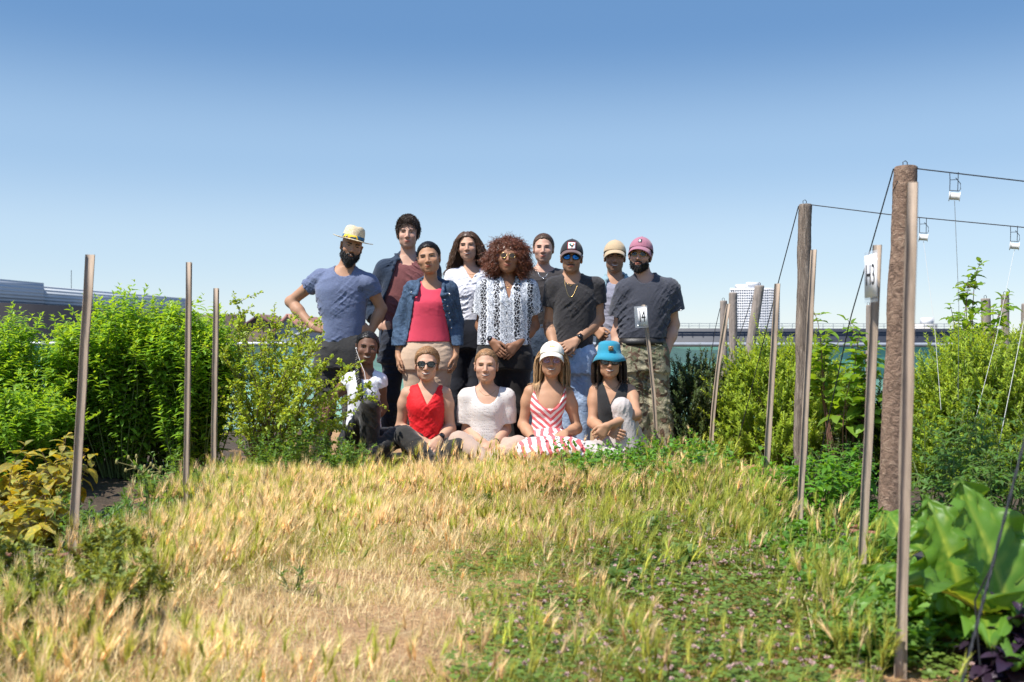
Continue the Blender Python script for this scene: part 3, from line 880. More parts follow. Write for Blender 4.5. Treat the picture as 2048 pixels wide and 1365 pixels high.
def cap(sp, root, loc, rs, mat, brim_mat, emblem=None, tall=0.0, tilt=0.0):
    hx = sp['hx']; g = .010
    nd = U([(EL((0, -.012, .034), (.0745+g+.002, .094+g, .090+g+tall)), .01)])
    cut = FN(lambda p: .034+.22*p[:, 1]-p[:, 2])
    seam = lambda p: -.0012*np.exp(-((np.arctan2(p[:, 0], p[:, 1]+.012)*3/math.pi % 1-.5)/.03)**2)
    nd = I(W(nd, seam), cut, k=.004); nd.c = None
    V, Q = polygonise(nd, (-.13, -.16, -.04), (.13, .13, .18), .004); V = hx.wor(V)
    c = mesh_obj('cap', V, [Q], mat, root, True, None, None, loc)
    # peak
    u = np.linspace(-1, 1, 21); v = np.linspace(0, 1, 7); Uu, Vv = np.meshgrid(u, v, indexing='ij')
    a = Uu*math.radians(66); ln = .066*np.sqrt(np.clip(1-np.abs(Uu)**3.2, 0, 1))+.002
    x0 = .0825*np.sin(a); y0 = -.012+.100*np.cos(a)
    x = x0*(1+.10*Vv); y = y0+Vv*ln
    z = .0345+.018*(1-np.abs(Uu)**2)*.9-.017*Vv-.020*(Uu**2)*Vv-.010*Vv**2+y0*.02-.006*np.abs(Uu)**2
    G = np.stack([x, y, z], -1); mb = MB(); mb.sheet(hx.wor(G.reshape(-1, 3)).reshape(G.shape), .004)
    mb.build('peak', brim_mat, c, True, loc)
    mb = MB(); mb.lathe([(.0005, .006), (.006, .004), (.008, 0)], hx.wor((0, -.012, .1245+g+tall-.002)), hx.ax, 10); mb.build('button', mat, c, True, loc)
    return c, nd
def on_cap(sp, nd, x0, x1, z0, z1, off=.0015, nu=8, nv=8):
    u = np.linspace(x0, x1, nu); v = np.linspace(z0, z1, nv); Uu, Vv = np.meshgrid(u, v, indexing='ij')
    y = proj(nd, Uu, Vv, .16, .0)+off
    return sp['hx'].wor(np.stack([Uu, y, Vv], -1).reshape(-1, 3)).reshape(nu, nv, 3)
def glasses(sp, root, loc, lens_mat, frame_mat, w=.024, hgt=.020, z=-.002, dx=.033, fr=.0022, p=2.0, name='sunglasses', frame_top=True):
    hx = sp['hx']; a = np.linspace(0, 2*math.pi, 28, endpoint=False); yb = .1015
    def pt(sg, r, an, dy=0):
        ca, sa = np.cos(an), np.sin(an); ca2 = np.sign(ca)*np.abs(ca)**(2/p); sa2 = np.sign(sa)*np.abs(sa)**(2/p)
        x = sg*dx+w*r*ca2; zz = z+hgt*r*sa2
        return np.stack([x, yb-(np.abs(x)/.075)**2*.022+dy+0*x, zz], -1)
    mb = MB()
    for sg in (-1, 1):
        ring = pt(sg, 1.0, np.append(a, [a[0], a[1]])); mb.tube(hx.wor(ring), fr, 6, False)
        s1 = np.array([(sg*(dx+w), yb-.014, z+.006), (sg*.0755, .06, z+.006), (sg*.079, .0, z+.004), (sg*.078, -.014, z-.010)]); mb.tube(hx.wor(s1), fr*.9, 6)
    br = np.array([(-(dx-w)-.001, yb-.001, z+.004), (0, yb+.003, z+.007), ((dx-w)+.001, yb-.001, z+.004)]); mb.tube(hx.wor(br), fr, 6)
    f = mb.build(name, frame_mat, root, True, loc)
    for sg in (-1, 1):
        mb = MB(); R_ = np.linspace(.02, 1, 5); G = np.stack([pt(sg, r, np.append(a, a[0])) for r in R_]); mb.sheet(hx.wor(G.reshape(-1, 3)).reshape(G.shape), .0018)
        mb.build('lens', lens_mat, f, True, loc)
    return f
def watch(sp, root, loc, side, strap, face, t=.93, r=None, facedir=(0, -1, .3), sz=.019, name='watch', off=.002, sq=False, wide=.010):
    J = sp['J']; e, w = J['e'+side], J['w'+side]; c = e+(w-e)*t; d = nrm(w-e); rr = (r or sp['m']['wr'])+off+sp['m']['fa']*(1-t)*.5
    f = nrm(np.array(facedir)-d*(np.array(facedir)@d)); s_ = np.cross(d, f); mb = MB()
    mb.lathe([(rr-.004, -wide), (rr+.0015, -wide), (rr+.0025, 0), (rr+.0015, wide), (rr-.004, wide)], c, np.stack([f, s_, d]), 22)
    o = mb.build(name, strap, root, True, loc)
    if face is not None:
        mb = MB(); cc = c+f*(rr+.001)
        if sq: mb.box(cc+f*.003, (sz*2, sz*1.7, .010), np.stack([d, s_, f]))
        else: mb.lathe([(.0003, .008), (sz*.9, .008), (sz, .005), (sz, -.003)], cc, np.stack([d, s_, f]), 20)
        mb.build('watch_face', face, o, not sq, loc)
def necklace(sp, root, loc, node, px0, px1, pxm, mat, rad=.0016, pend=None, n=24, dd=-.0):
    """chain from px0 over the low point pxm to px1, laid on the front of node"""
    D = sp['D']; t = np.linspace(0, 1, n); a, m, b = (np.array(q, float) for q in (px0, pxm, px1))
    c = 2*m-(a+b)/2
    q = (1-t)[:, None]**2*a+2*((1-t)*t)[:, None]*c+(t**2)[:, None]*b
    W_ = np.stack([P(x, y, D-.10) for x, y in q])
    ys = np.linspace(D-.30, D+.06, 60)
    pts = np.stack(np.broadcast_arrays(W_[:, None, 0], ys[None], W_[:, None, 2]), -1)
    d = node.ev(pts.reshape(-1, 3).astype(np.float32), None).reshape(n, 60); k = np.maximum(np.argmax(d < 0, 1), 1)
    g0 = d[np.arange(n), k-1]; g1 = d[np.arange(n), k]; y = ys[k-1]+(ys[1]-ys[0])*g0/(g0-g1+1e-9)
    W_[:, 1] = y-rad*.8
    mb = MB(); mb.tube(W_, rad, 5)
    o = mb.build('necklace', mat, root, True, loc)
    if pend:
        mb = MB(); c = W_[n//2]+np.array((0, -.002, -pend[1]*.6)); mb.lathe([(.0003, pend[1]*.6), (pend[0]*.5, pend[1]*.5), (pend[0], 0), (pend[0]*.7, -pend[1]*.5), (.0003, -pend[1]*.6)], c, np.eye(3), 8); mb.build('pendant', mat, o, True, loc)
MAT = {}
def M(k, v): MAT[k] = v; return v
M('eyewhite', simple('eye_white', (.40, .36, .34), .3, .05)); M('iris_brown', simple('iris_brown', (.03, .017, .01), .2)); M('iris_blue', simple('iris_blue', (.08, .11, .13), .2))
M('lash', simple('lashes', (.02, .015, .012), .7)); M('teeth', simple('teeth', (.58, .55, .49), .4, .05)); M('mouthline', simple('mouth_line', (.14, .035, .03), .6))
M('blue_tee', cloth('heather_blue_knit', srgb(96, 106, 134), heather=.35, fold=.4))
M('black_trouser', cloth('washed_black_cotton', (.040, .039, .039), fold=.5)); M('navy_trouser', cloth('navy_cotton', (.014, .019, .034), fold=.5))
M('navy_jacket', cloth('navy_jacket_cotton', (.013, .026, .052), fold=.5)); M('maroon_tee', cloth('maroon_jersey', srgb(118, 70, 70), fold=.5))
M('pink_top', cloth('coral_pink_jersey', srgb(200, 62, 84), var=.06, fold=.15)); M('beige_trouser', cloth('beige_cotton', srgb(190, 164, 140), var=.08))
M('white_blouse', cloth('white_cotton', (.74, .74, .80), var=.04, fold=.4)); M('dark_navy', cloth('dark_navy_cotton', (.008, .010, .018)))
M('black_tee', cloth('black_jersey', (.028, .026, .028), fold=.7)); M('soft_black', cloth('soft_black_jersey', (.046, .040, .040), fold=.5)); M('navy_tee', cloth('faded_navy_jersey', (.042, .045, .060), fold=.5))
M('black_flat', cloth('black_cotton', (.011, .009, .009)))
M('grey_tee', cloth('grey_jersey', srgb(142, 142, 156), heather=.3)); M('red_top', cloth('red_crepe', (.62, .008, .014), var=.1, fold=.45, sheen=.05, rough=.6))
M('white_tee', cloth('white_jersey', (.72, .73, .82), var=.04, fold=.4)); M('black_linen', cloth('black_linen', (.018, .018, .019), weave=500, fold=.4))
M('char_trouser', cloth('charcoal_jersey', (.026, .024, .022), fold=.3)); M('black_satin', cloth('black_satin', (.012, .011, .012), rough=.45, fold=.4))
M('taupe_trouser', cloth('taupe_cotton', srgb(176, 152, 136), var=.08, fold=.4)); M('white_trouser', cloth('off_white_cotton', srgb(188, 178, 174), var=.08, fold=.6))
M('light_jacket', cloth('pale_denim', srgb(126, 152, 162), heather=.3))
M('shoe_dark', cloth('dark_shoe_leather', (.03, .027, .025))); M('shoe_grey', cloth('grey_sneaker_mesh', srgb(150, 140, 132))); M('shoe_white', cloth('white_sneaker', (.7, .7, .7)))
M('lens_dark', simple('dark_lens', (.012, .010, .009), .06, **{'Specular IOR Level': .8})); M('lens_amber', simple('amber_lens', (.045, .022, .006), .08, **{'Specular IOR Level': .8}))
M('lens_blue', simple('blue_mirror_lens', (.02, .13, .36), .08, metallic=.85)); M('lens_clear', simple('violet_sheen_lens', (.36, .22, .34), .1, **{'Alpha': .45}))
M('gold', simple('gold_metal', (.70, .46, .18), .25, metallic=1.0)); M('silver', simple('silver_metal', (.65, .65, .66), .25, metallic=1.0)); M('frame_black', simple('black_plastic', (.012, .012, .012), .25)); M('frame_pink', simple('rose_plastic', (.5, .26, .26), .3)); M('frame_tort', simple('tortoise_plastic', (.06, .03, .012), .25, .7, 90))
M('strap_black', simple('black_rubber', (.015, .015, .016), .5)); M('strap_pink', simple('pink_rubber', (.62, .32, .36), .5)); M('face_black', simple('watch_glass', (.012, .013, .017), .12)); M('white_tape', simple('white_bandage', (.75, .75, .75), .7))
M('leather', simple('black_leather', (.014, .012, .011), .45, bump=.2, bscale=200)); M('navy_knit', cloth('cap_black', (.016, .015, .017)))
M('patch_white', simple('patch_white', (.78, .78, .78), .8)); M('patch_red', simple('patch_red', (.45, .03, .05), .8)); M('patch_dark', simple('patch_dark', (.03, .035, .04), .8)); M('patch_brown', simple('patch_brown', (.20, .13, .07), .8)); M('patch_green', simple('patch_teal', (.03, .16, .13), .8)); M('patch_orange', simple('patch_orange', (.55, .17, .04), .8)); M('yellow_thread', simple('yellow_thread', (.7, .5, .06), .8))
M('cap_mauve', cloth('mauve_cotton', srgb(160, 104, 120))); M('cap_tan', cloth('tan_cotton', srgb(178, 156, 124))); M('cap_cream', cloth('cream_cotton', srgb(226, 220, 204), var=.05)); M('cap_peak', cloth('brown_peak', srgb(96, 74, 70))); M('hat_teal', cloth('teal_cotton', srgb(40, 132, 158), var=.1))
def denim(name, a, b, s=1.0):
    t = NT(name); co = t.coord()
    f = t.noise(7*s, t.coord('Object', (1.5, 1.5, 1)), 6, .72, 1.2); g = t.noise(1.0, t.coord('Object', (520, 520, 90)), 2)
    c = t.ramp(f, [(.34, a), (.60, tuple((x+y)/2 for x, y in zip(a, b))), (.78, b)]); c = t.mix(t.math('MULTIPLY', g, .18), c, tuple(x*.6 for x in a))
    return M(name, t.done(t.bsdf(c, .85, Normal=t.bump(t.math('ADD', t.noise(26, co, 4, .6, 1.0), t.math('MULTIPLY', g, .15)), .5, .02))))
denim('denim_dark', (.010, .024, .052), (.10, .18, .30)); denim('denim_blue', (.022, .040, .072), (.09, .13, .20)); denim('denim_light', srgb(132, 158, 194), srgb(206, 220, 238))
def striped_dress():
    t = NT('red_white_stripe'); x, y, z = t.sep(t.coord())
    k = t.math('ADD', t.math('MULTIPLY', t.math('ABSOLUTE', x), -.85), z)
    k = t.math('ADD', k, t.math('MULTIPLY', t.noise(9, t.coord(), 2), .03))
    w = t.math('FRACT', t.math('MULTIPLY', k, 22.0)); s_ = t.math('GREATER_THAN', w, .5)
    c = t.mix(s_, (.74, .68, .66), srgb(206, 92, 96))
    return M('dress', t.done(t.bsdf(c, .85, Normal=t.bump(t.noise(28, t.coord(), 3, .5, 1), .35, .02))))
striped_dress()
def skirt_stripe():
    t = NT('red_white_skirt_stripe'); x, y, z = t.sep(t.coord())
    k = t.math('ADD', t.math('ADD', x, t.math('MULTIPLY', z, .35)), t.math('MULTIPLY', t.noise(7, t.coord(), 2), .09))
    s_ = t.math('GREATER_THAN', t.math('FRACT', t.math('MULTIPLY', k, 18.0)), .52)
    c = t.mix(s_, (.76, .70, .68), srgb(210, 100, 104))
    return M('skirt', t.done(t.bsdf(c, .85, Normal=t.bump(t.noise(24, t.coord(), 3, .5, 1), .45, .02))))
skirt_stripe()
def camo():
    t = NT('faded_camouflage'); co = t.coord('Object', (1, 1, .7))
    a = t.noise(9, co, 3, .5, 1.2); b = t.noise(11, t.coord('Object', (1.3, 1, 1)), 3, .5, 1.5)
    c = t.mix(t.ramp(a, [(.50, (0, 0, 0)), (.53, (1, 1, 1))]), srgb(158, 150, 124), srgb(108, 108, 82))
    c = t.mix(t.ramp(b, [(.55, (0, 0, 0)), (.58, (1, 1, 1))]), c, srgb(102, 80, 64))
    return M('camo', t.done(t.bsdf(c, .9, Normal=t.bump(t.noise(20, t.coord(), 4, .6, 1), .5, .03))))
camo()
def patterned():
    t = NT('black_white_print'); co = t.coord(); x, y, z = t.sep(co)
    wob = t.math('MULTIPLY', t.math('SINE', t.math('MULTIPLY', z, 150)), .004)
    u = t.math('MULTIPLY', t.math('ADD', t.math('ABSOLUTE', t.math('ADD', x, .004)), wob), 10.5); w = t.math('FRACT', u)
    fine = t.math('GREATER_THAN', t.noise(190, co, 2), .50); 
    v = t.n('ShaderNodeTexVoronoi', feature='DISTANCE_TO_EDGE', ins={'Vector': co, 'Scale': 48}).outputs[0]
    lace = t.math('LESS_THAN', v, .055)
    wh = (.66, .68, .72); bk = (.012, .012, .018)
    pale = t.mix(fine, wh, (.13, .15, .19)); dark = t.mix(lace, bk, wh)
    c = t.mix(t.math('GREATER_THAN', w, .5), pale, dark)
    edge = t.math('LESS_THAN', t.math('ABSOLUTE', t.math('SUBTRACT', w, .5)), .05); c = t.mix(edge, c, wh)
    return M('print_shirt', t.done(t.bsdf(c, .75, Normal=t.bump(t.noise(20, co, 3, .5, 1), .4, .02))))
patterned()
def knit():
    t = NT('ivory_pointelle_knit'); co = t.coord('Object', (1, 1, .8))
    v = t.n('ShaderNodeTexVoronoi', ins={'Vector': co, 'Scale': 62, 'Randomness': .35}).outputs[0]
    hole = t.ramp(v, [(.08, (1, 1, 1)), (.26, (0, 0, 0))]); x, y, z = t.sep(t.coord())
    c = t.mix(t.math('MULTIPLY', hole, .5), (.70, .65, .62), (.42, .34, .30))
    return M('knit', t.done(t.bsdf(c, .9, Normal=t.bump(t.math('ADD', t.math('MULTIPLY', hole, -1.0), t.noise(400, t.coord(), 2)), .6, .01))))
knit()
def straw():
    t = NT('woven_straw'); co = t.coord(); x, y, z = t.sep(co)
    w = t.math('SINE', t.math('MULTIPLY', z, 900)); n_ = t.noise(120, co, 3)
    c = t.ramp(t.math('ADD', t.math('MULTIPLY', w, .12), n_), [(.3, srgb(170, 146, 108)), (.55, srgb(218, 202, 168)), (.8, srgb(236, 226, 202))])
    return M('straw', t.done(t.bsdf(c, .7, Normal=t.bump(t.math('ADD', w, n_), .35, .006))))
straw()
def hatband():
    t = NT('printed_ribbon'); co = t.coord()
    a = t.noise(16, co, 2, .5, .6)
    c = t.ramp(a, [(.40, srgb(30, 92, 128)), (.50, srgb(28, 60, 92)), (.56, srgb(232, 190, 50)), (.66, srgb(70, 120, 70))], 'CONSTANT')
    return M('hatband', t.done(t.bsdf(c, .7)))
hatband()
CARAMEL = (.40, .215, .125)
# ------------------------------------------------------------------ the fourteen people, measured from the photograph
HAIR = {}
def hairc(k, col, rough=.42): HAIR[k] = hair_mat('hair_'+k, col, rough); return HAIR[k]
HB = hairc('black', (.010, .008, .007)); HD = hairc('dark_brown', (.035, .020, .013)); HM = hairc('mid_brown', (.085, .045, .025)); HL = hairc('light_brown', (.34, .19, .09)); HBL = hairc('dark_blond', (.36, .22, .11)); HA = hairc('auburn', (.15, .048, .022), .35)
def SK(k, c): return skin_mat('skin_'+k, c)
FAIR, ROSY, TAN, OLIVE, BROWN, DEEP = (.50, .29, .195), (.51, .30, .215), (.43, .235, .14), (.40, .22, .135), (.25, .120, .068), (.15, .074, .047)
def straw_hat(sp, root, loc, rs):
    hx = sp['hx']; ax = hx.ax; c = hx.wor((0, -.010, .052)); ax2 = np.stack([ax[0], ax[1], ax[2]])
    mb = MB(); n = 48; a = np.arange(n+1)/n*2*math.pi
    prof = [(.086, 0), (.086, .02), (.084, .05), (.080, .075), (.074, .092), (.062, .101), (.045, .099), (.02, .092), (.001, .089)]
    G = []
    for r, z in prof:
        dent = -.012*np.exp(-((np.cos(a))**2)/.12)*(z > .08)
        pin = 1-.10*np.clip((z-.05)/.05, 0, 1)*np.clip(np.sin(a), 0, 1)*np.abs(np.cos(a))
        G.append(np.stack([r*.93*np.cos(a)*pin, r*1.13*np.sin(a), z+dent*.6+.006*np.clip(np.sin(a), -1, 1)*(z > .06)], 1))
    mb.sheet(hx.wor(np.array(G).reshape(-1, 3)*1.0+np.array((0, -.010, .050))).reshape(len(prof), n+1, 3), .004)
    G = []
    for r in np.linspace(.078, .156, 7):
        k = (r-.078)/.078
        z = .004+.010*k*np.cos(2*a)*-1+.016*k**2*np.abs(np.cos(a))**2-.020*k*np.clip(np.sin(a), 0, 1)
        G.append(np.stack([r*.98*np.cos(a), r*1.08*np.sin(a), z], 1))
    mb.sheet(hx.wor(np.array(G).reshape(-1, 3)+np.array((0, -.010, .050))).reshape(7, n+1, 3), .004)
    o = mb.build('straw_hat', MAT['straw'], root, True, loc)
    mb = MB(); G = [np.stack([.0885*.93*np.cos(a), .0885*1.13*np.sin(a), 0*a+z], 1) for z in (.006, .018, .032)]
    mb.sheet(hx.wor(np.array(G).reshape(-1, 3)+np.array((0, -.010, .050))).reshape(3, n+1, 3), .002); mb.build('hat_band', MAT['hatband'], o, True, loc)
def bucket_hat(sp, root, loc, rs):
    hx = sp['hx']; n = 48; a = np.arange(n+1)/n*2*math.pi; mb = MB()
    prof = [(.001, .135), (.035, .134), (.060, .129), (.074, .120), (.080, .105), (.084, .075), (.089, .048), (.0935, .043), (.110, .018), (.126, -.012)]
    G = [np.stack([r*.93*np.cos(a), r*1.12*np.sin(a), z+.010*np.sin(a)*(r > .1)+.008*np.sin(3*a+1)*max(0, r-.09)/.036], 1) for r, z in prof]
    mb.sheet(hx.wor(np.array(G).reshape(-1, 3)+np.array((0, -.012, .006))).reshape(len(prof), n+1, 3), .004)
    o = mb.build('bucket_hat', MAT['hat_teal'], root, True, loc)
    mb = MB(); mb.box(hx.wor((0.006, .0925, .086)), (.034, .004, .034), np.stack([hx.ax[0], nrm(hx.ax[1]+hx.ax[2]*.1), nrm(hx.ax[2]-hx.ax[1]*.1)])); p_ = mb.build('patch', MAT['patch_brown'], o, False, loc)
    mb = MB(); mb.tube(hx.wor(np.array([(.006+.009*math.cos(t), .0955, .088+.008*math.sin(t)*(1 if t < 4 else .6)) for t in np.linspace(.3, 5.6, 14)])), .0016, 5); mb.build('emblem', MAT['gold'], p_, True, loc)
S_ = {k: SK(k, c) for k, c in dict(fair=FAIR, rosy=ROSY, caramel=CARAMEL, tan=TAN, olive=OLIVE, brown=BROWN, deep=DEEP).items()}
PEOPLE = []
def person(**k): PEOPLE.append(k)
def post_hat_man(sp, root, loc, rs):
    straw_hat(sp, root, loc, rs); beard(sp, root, loc, rs, .013, 2200, full=.014)
    mb = MB(); w = sp['J']['wl']; t = P(672, 657, sp['D']-.06); d = nrm(t-w); mb.tube([w+d*.075+np.array((0, -.014, .024)), w+d*.115+np.array((0, -.016, .022))], .0125, 8); mb.build('bandage', MAT['white_tape'], root, True, loc)
    G = []; n = sp['tops'][0]['node']; a = np.linspace(0, 6.283, 25)
    c = P(724, 579.5, sp['D']); ys = np.linspace(sp['D']-.3, sp['D']+.02, 60)
    mb = MB(); 
    def onc(x, z):
        pts = np.stack(np.broadcast_arrays(x[:, None], ys[None], z[:, None]), -1); d_ = n.ev(pts.reshape(-1, 3).astype(np.float32), None).reshape(len(x), 60); k = np.argmax(d_ < 0, 1); return np.stack([x, ys[k]-.004, z], 1)
    mb.tube(onc(c[0]+.0185*np.cos(a), c[2]+.0235*np.sin(a)), .0016, 5, False)
    for q in (-.009, 0, .009): xx = np.linspace(-.013, .013, 6); mb.tube(onc(c[0]+xx, c[2]+q+0*xx), .0016, 5)
    mb.build('shirt_emblem', MAT['patch_dark'], root, True, loc)
person(name='hat man', D=7.5, seed=1, label='bearded man in straw hat and grey-blue t-shirt, hand on hip, standing at far left', skin=S_['olive'], skincol=OLIVE, haircol=(.012, .010, .009), hairm=HB, tyaw=.15,
  head=dict(c=(703, 494, -.02), yaw=16, pitch=-4, roll=13, hs=1.0, smile=.7, teeth=.5, jaw=1.05, brow=.0046), stubble=.5,
  joints=dict(nb=(690, 540), sl=(641, 556, .02), el=(581, 604, .10), wl=(627, 656, -.05), sr=(738, 566, -.02), er=(763, 618, .06), wr=(741, 665, .03), hl=(662, 702), hr=(708, 702), kl=(650, 805), kr=(706, 805), al=(640, 908), ar=(710, 908)),
  handl=dict(tip=(672, 657, -.10), palm=(0.2, 1, -.2), thumb=(0, .4, 1), curl=18), handr=dict(tip=(722, 661, -.04), palm=(0, 1, 0), thumb=(0, 0, 1), curl=20),
  rows=[(536, 672, 712, .05, .06), (548, 652, 732, .075, .075), (562, 638, 742, .10, .095), (585, 633, 735, .125, .105), (615, 637, 731, .125, .10), (645, 645, 729, .115, .095), (675, 642, 726, .115, .10), (705, 640, 728, .11, .11)],
  tops=[dict(name='t_shirt', mat='blue_tee', grow=.006, sleeve=.42, sgrow=.012, hem=684, htilt=.26, neck=('crew', 690, 540, .070), fold=0.0057, fdir=[(.5, .2, .8), (-.6, 0, .7)], stilt=(0, 0, 0))],
  legs=dict(mat='black_trouser', rows=[(672, 642, 724, .11, .11), (700, 636, 732, .125, .13), (735, 626, 738, .12, .13)], grow=.022, bag=1.2, fold=0.0085), shoe='shoe_dark', post=post_hat_man)
def post_short(sp, root, loc, rs): hair_short(sp, root, loc, rs, t=.012, n=3000, length=.060, kind='s', sweep=True, top=EL((0, .000, .058), (.078, .092, .082)))
person(name='navy man', D=7.9, seed=2, label='tallest man, dark-haired, in navy jacket over maroon t-shirt, in the back row', skin=S_['rosy'], skincol=ROSY, haircol=(.035, .02, .013), hairm=HD,
  head=dict(c=(816, 468, -.02), yaw=3, pitch=1, roll=0, hs=1.03, smile=.3, brow=.0044, jaw=1.06, fat=.96, nose=1.05), stubble=.18,
  joints=dict(nb=(816, 520), sl=(771, 540, .0), el=(738, 614, .08), wl=(762, 655, -.04), sr=(861, 540, .0), er=(872, 618, .06), wr=(866, 690, -.03), hl=(792, 680), hr=(838, 680), kl=(781, 790), kr=(838, 790), al=(772, 895), ar=(838, 895)),
  handl=dict(tip=(788, 652, -.10), palm=(0, 1, 0), thumb=(0, 0, 1), curl=22), handr=dict(tip=(868, 735, -.04), palm=(-1, 0, 0), thumb=(0, -1, 0), curl=20),
  rows=[(514, 797, 836, .05, .06), (526, 778, 854, .075, .075), (542, 768, 864, .10, .095), (570, 767, 866, .115, .105), (605, 766, 862, .115, .10), (640, 767, 858, .105, .095), (668, 764, 862, .105, .10), (690, 762, 864, .11, .11)],
  tops=[dict(name='t_shirt', mat='maroon_tee', grow=.004, hem=667, neck=('crew', 816, 520, .062), fold=0.0057, fdir=[(.6, .2, .7)]),
        dict(name='jacket', mat='navy_jacket', grow=.024, sleeve=1.55, sgrow=.008, hem=690, neck=None, fold=0.0057, open=[(490, 790, 842), (516, 796, 838), (560, 783, 850), (600, 768, 858), (650, 764, 862), (700, 760, 866)],
             collar=[([P(797, 519, 7.83), P(797, 511, 7.95), P(806, 503, 8.0), P(826, 503, 8.0), P(835, 511, 7.95), P(836, 519, 7.83)], .017), ([P(796, 514, 7.84), P(788, 530, 7.79), P(786, 540, 7.785)], .013), ([P(836, 514, 7.84), P(844, 530, 7.79)], .013)])],
  legs=dict(mat='navy_trouser', rows=[(660, 764, 862, .105, .10), (690, 757, 866, .12, .125), (725, 755, 868, .11, .12)], grow=.016, fold=0.0076), shoe='shoe_dark', post=post_short)
def post_pink(sp, root, loc, rs):
    hair_back(sp, root, loc, rs, .010, ((0, -.115, .0), (.04, .035, .04)), 4200, 'w', (0, -.13, .0))
    j = sp['tops'][1]['node']; D = sp['D']
    for px, py in ((889, 600), (894, 612), (897, 626), (899, 640), (901, 656), (823, 585), (899, 589)):
        mb = MB(); ys = np.linspace(D-.3, D, 80); c = P(px, py, D-.12); pts = np.stack([np.full(80, c[0]), ys, np.full(80, c[2])], 1); d = j.ev(pts.astype(np.float32), None); k = int(np.argmax(d < 0))
        if d[k] < 0: mb.lathe([(.0003, .004), (.006, .004), (.0075, .001), (.0075, -.004)], (c[0], ys[k], c[2]), np.array(((1, 0, 0), (0, 0, 1), (0, -1, 0))), 10); mb.build('button', MAT['silver'], root, True, loc)
person(name='pink lady', D=7.35, seed=3, fem=True, build=1.08, label='woman in coral pink top and open denim jacket with beige trousers', skin=S_['caramel'], skincol=CARAMEL, haircol=(.015, .010, .008), hairm=HB,
  head=dict(c=(858, 517, -.03), yaw=-3, pitch=2, roll=-8, hs=1.02, smile=.35, fat=1.09, jaw=1.04, nose=.94),
  joints=dict(nb=(861, 572), sl=(825, 580, .0), el=(803, 645, .04), wl=(797, 712, -.04), sr=(898, 580, .0), er=(911, 645, .04), wr=(911, 712, -.03), hl=(834, 722), hr=(876, 722), kl=(834, 812), kr=(872, 812), al=(836, 898), ar=(868, 898)),
  handl=dict(tip=(797, 746, -.08), palm=(1, .2, 0), thumb=(.2, -1, 0), curl=24), handr=dict(tip=(906, 746, -.07), palm=(-1, .2, 0), thumb=(-.2, -1, 0), curl=24),
  rows=[(566, 845, 878, .045, .055), (574, 832, 892, .07, .075), (588, 822, 902, .10, .09), (610, 819, 903, .135, .095), (635, 818, 901, .125, .095), (660, 815, 900, .12, .10), (690, 806, 902, .125, .115)],
  tops=[dict(name='tank_top', mat='pink_top', grow=.005, strap=.62, hem=684, neck=('scoop', 866, 581, 22, 556, 2.6), fold=0.0019),
        dict(name='denim_jacket', mat='denim_dark', grow=.016, sleeve=1.93, sgrow=.007, hem=692, neck=None, fold=0.0066, fwl=.09, open=[(540, 838, 886), (568, 838, 886), (590, 832, 880), (600, 829, 882), (640, 822, 892), (690, 812, 903), (700, 812, 903)],
             collar=[([P(838, 572, 7.30), P(838, 562, 7.40), P(850, 556, 7.46), P(872, 556, 7.46), P(886, 563, 7.40), P(887, 573, 7.28)], .016), ([P(838, 568, 7.30), P(834, 582, 7.235), P(832, 590, 7.22), P(821, 587, 7.235)], .013), ([P(887, 568, 7.29), P(886, 582, 7.235), P(884, 592, 7.22), P(897, 588, 7.235)], .013)])],
  legs=dict(mat='beige_trouser', rows=[(672, 814, 896, .10, .10), (700, 805, 904, .125, .13), (735, 803, 905, .12, .13)], grow=.028, bag=1.3, fold=0.0038), shoe='shoe_dark', post=post_pink)
def post_white(sp, root, loc, rs):
    hair_long(sp, root, loc, rs, .30, .95, 2600, 'w', .014, 0.0, .0019, out=.30, wl=.085)
    necklace(sp, root, loc, sp['body'], (924, 536), (961, 536), (943, 549), MAT['gold'], .0013); necklace(sp, root, loc, sp['body'], (921, 534), (963, 534), (939, 557), MAT['gold'], .0012, (.004, .008))
person(name='white blouse', D=7.85, seed=4, fem=True, label='woman with long wavy brown hair in white v-neck blouse and dark trousers', skin=S_['fair'], skincol=FAIR, haircol=(.085, .045, .025), hairm=HM,
  head=dict(c=(936, 494, -.02), yaw=-3, pitch=2, roll=-3, hs=.97, smile=.9, teeth=.5, jaw=.94, nose=.96),
  joints=dict(nb=(942, 541), sl=(905, 553, 0), el=(893, 620, .05), wl=(893, 690, 0), sr=(977, 553, 0), er=(990, 620, .05), wr=(990, 690, .0), hl=(918, 668), hr=(954, 668), kl=(914, 775), kr=(957, 775), al=(910, 880), ar=(957, 880)),
  rows=[(535, 926, 960, .045, .055), (545, 910, 972, .07, .075), (560, 902, 980, .10, .085), (585, 900, 981, .12, .085), (610, 902, 976, .105, .085), (640, 903, 972, .10, .09), (662, 900, 974, .105, .11)],
  tops=[dict(name='blouse', mat='white_blouse', grow=.006, sleeve=.8, sgrow=.016, flare=.02, hem=642, neck=('v', 945, 562, 924, 966, 530), fold=0.0066, fdir=[(.6, 0, .8), (-.4, 0, .9)])],
  legs=dict(mat='dark_navy', rows=[(640, 903, 972, .10, .09), (665, 898, 978, .115, .12), (695, 896, 980, .11, .12)], grow=.022, flare=.03, bag=1.5, fold=0.0038), shoe='shoe_dark', post=post_white)
def post_curly(sp, root, loc, rs):
    hair_afro(sp, root, loc, rs); glasses(sp, root, loc, MAT['lens_amber'], MAT['gold'], .021, .0175, .0, .030, .0016)
    watch(sp, root, loc, 'l', MAT['strap_pink'], MAT['face_black'], .93, None, (-.5, -1, .5), .020, wide=.011)
    necklace(sp, root, loc, sp['body'], (1004, 556), (1028, 556), (1015, 574), MAT['gold'], .0012, (.004, .012))
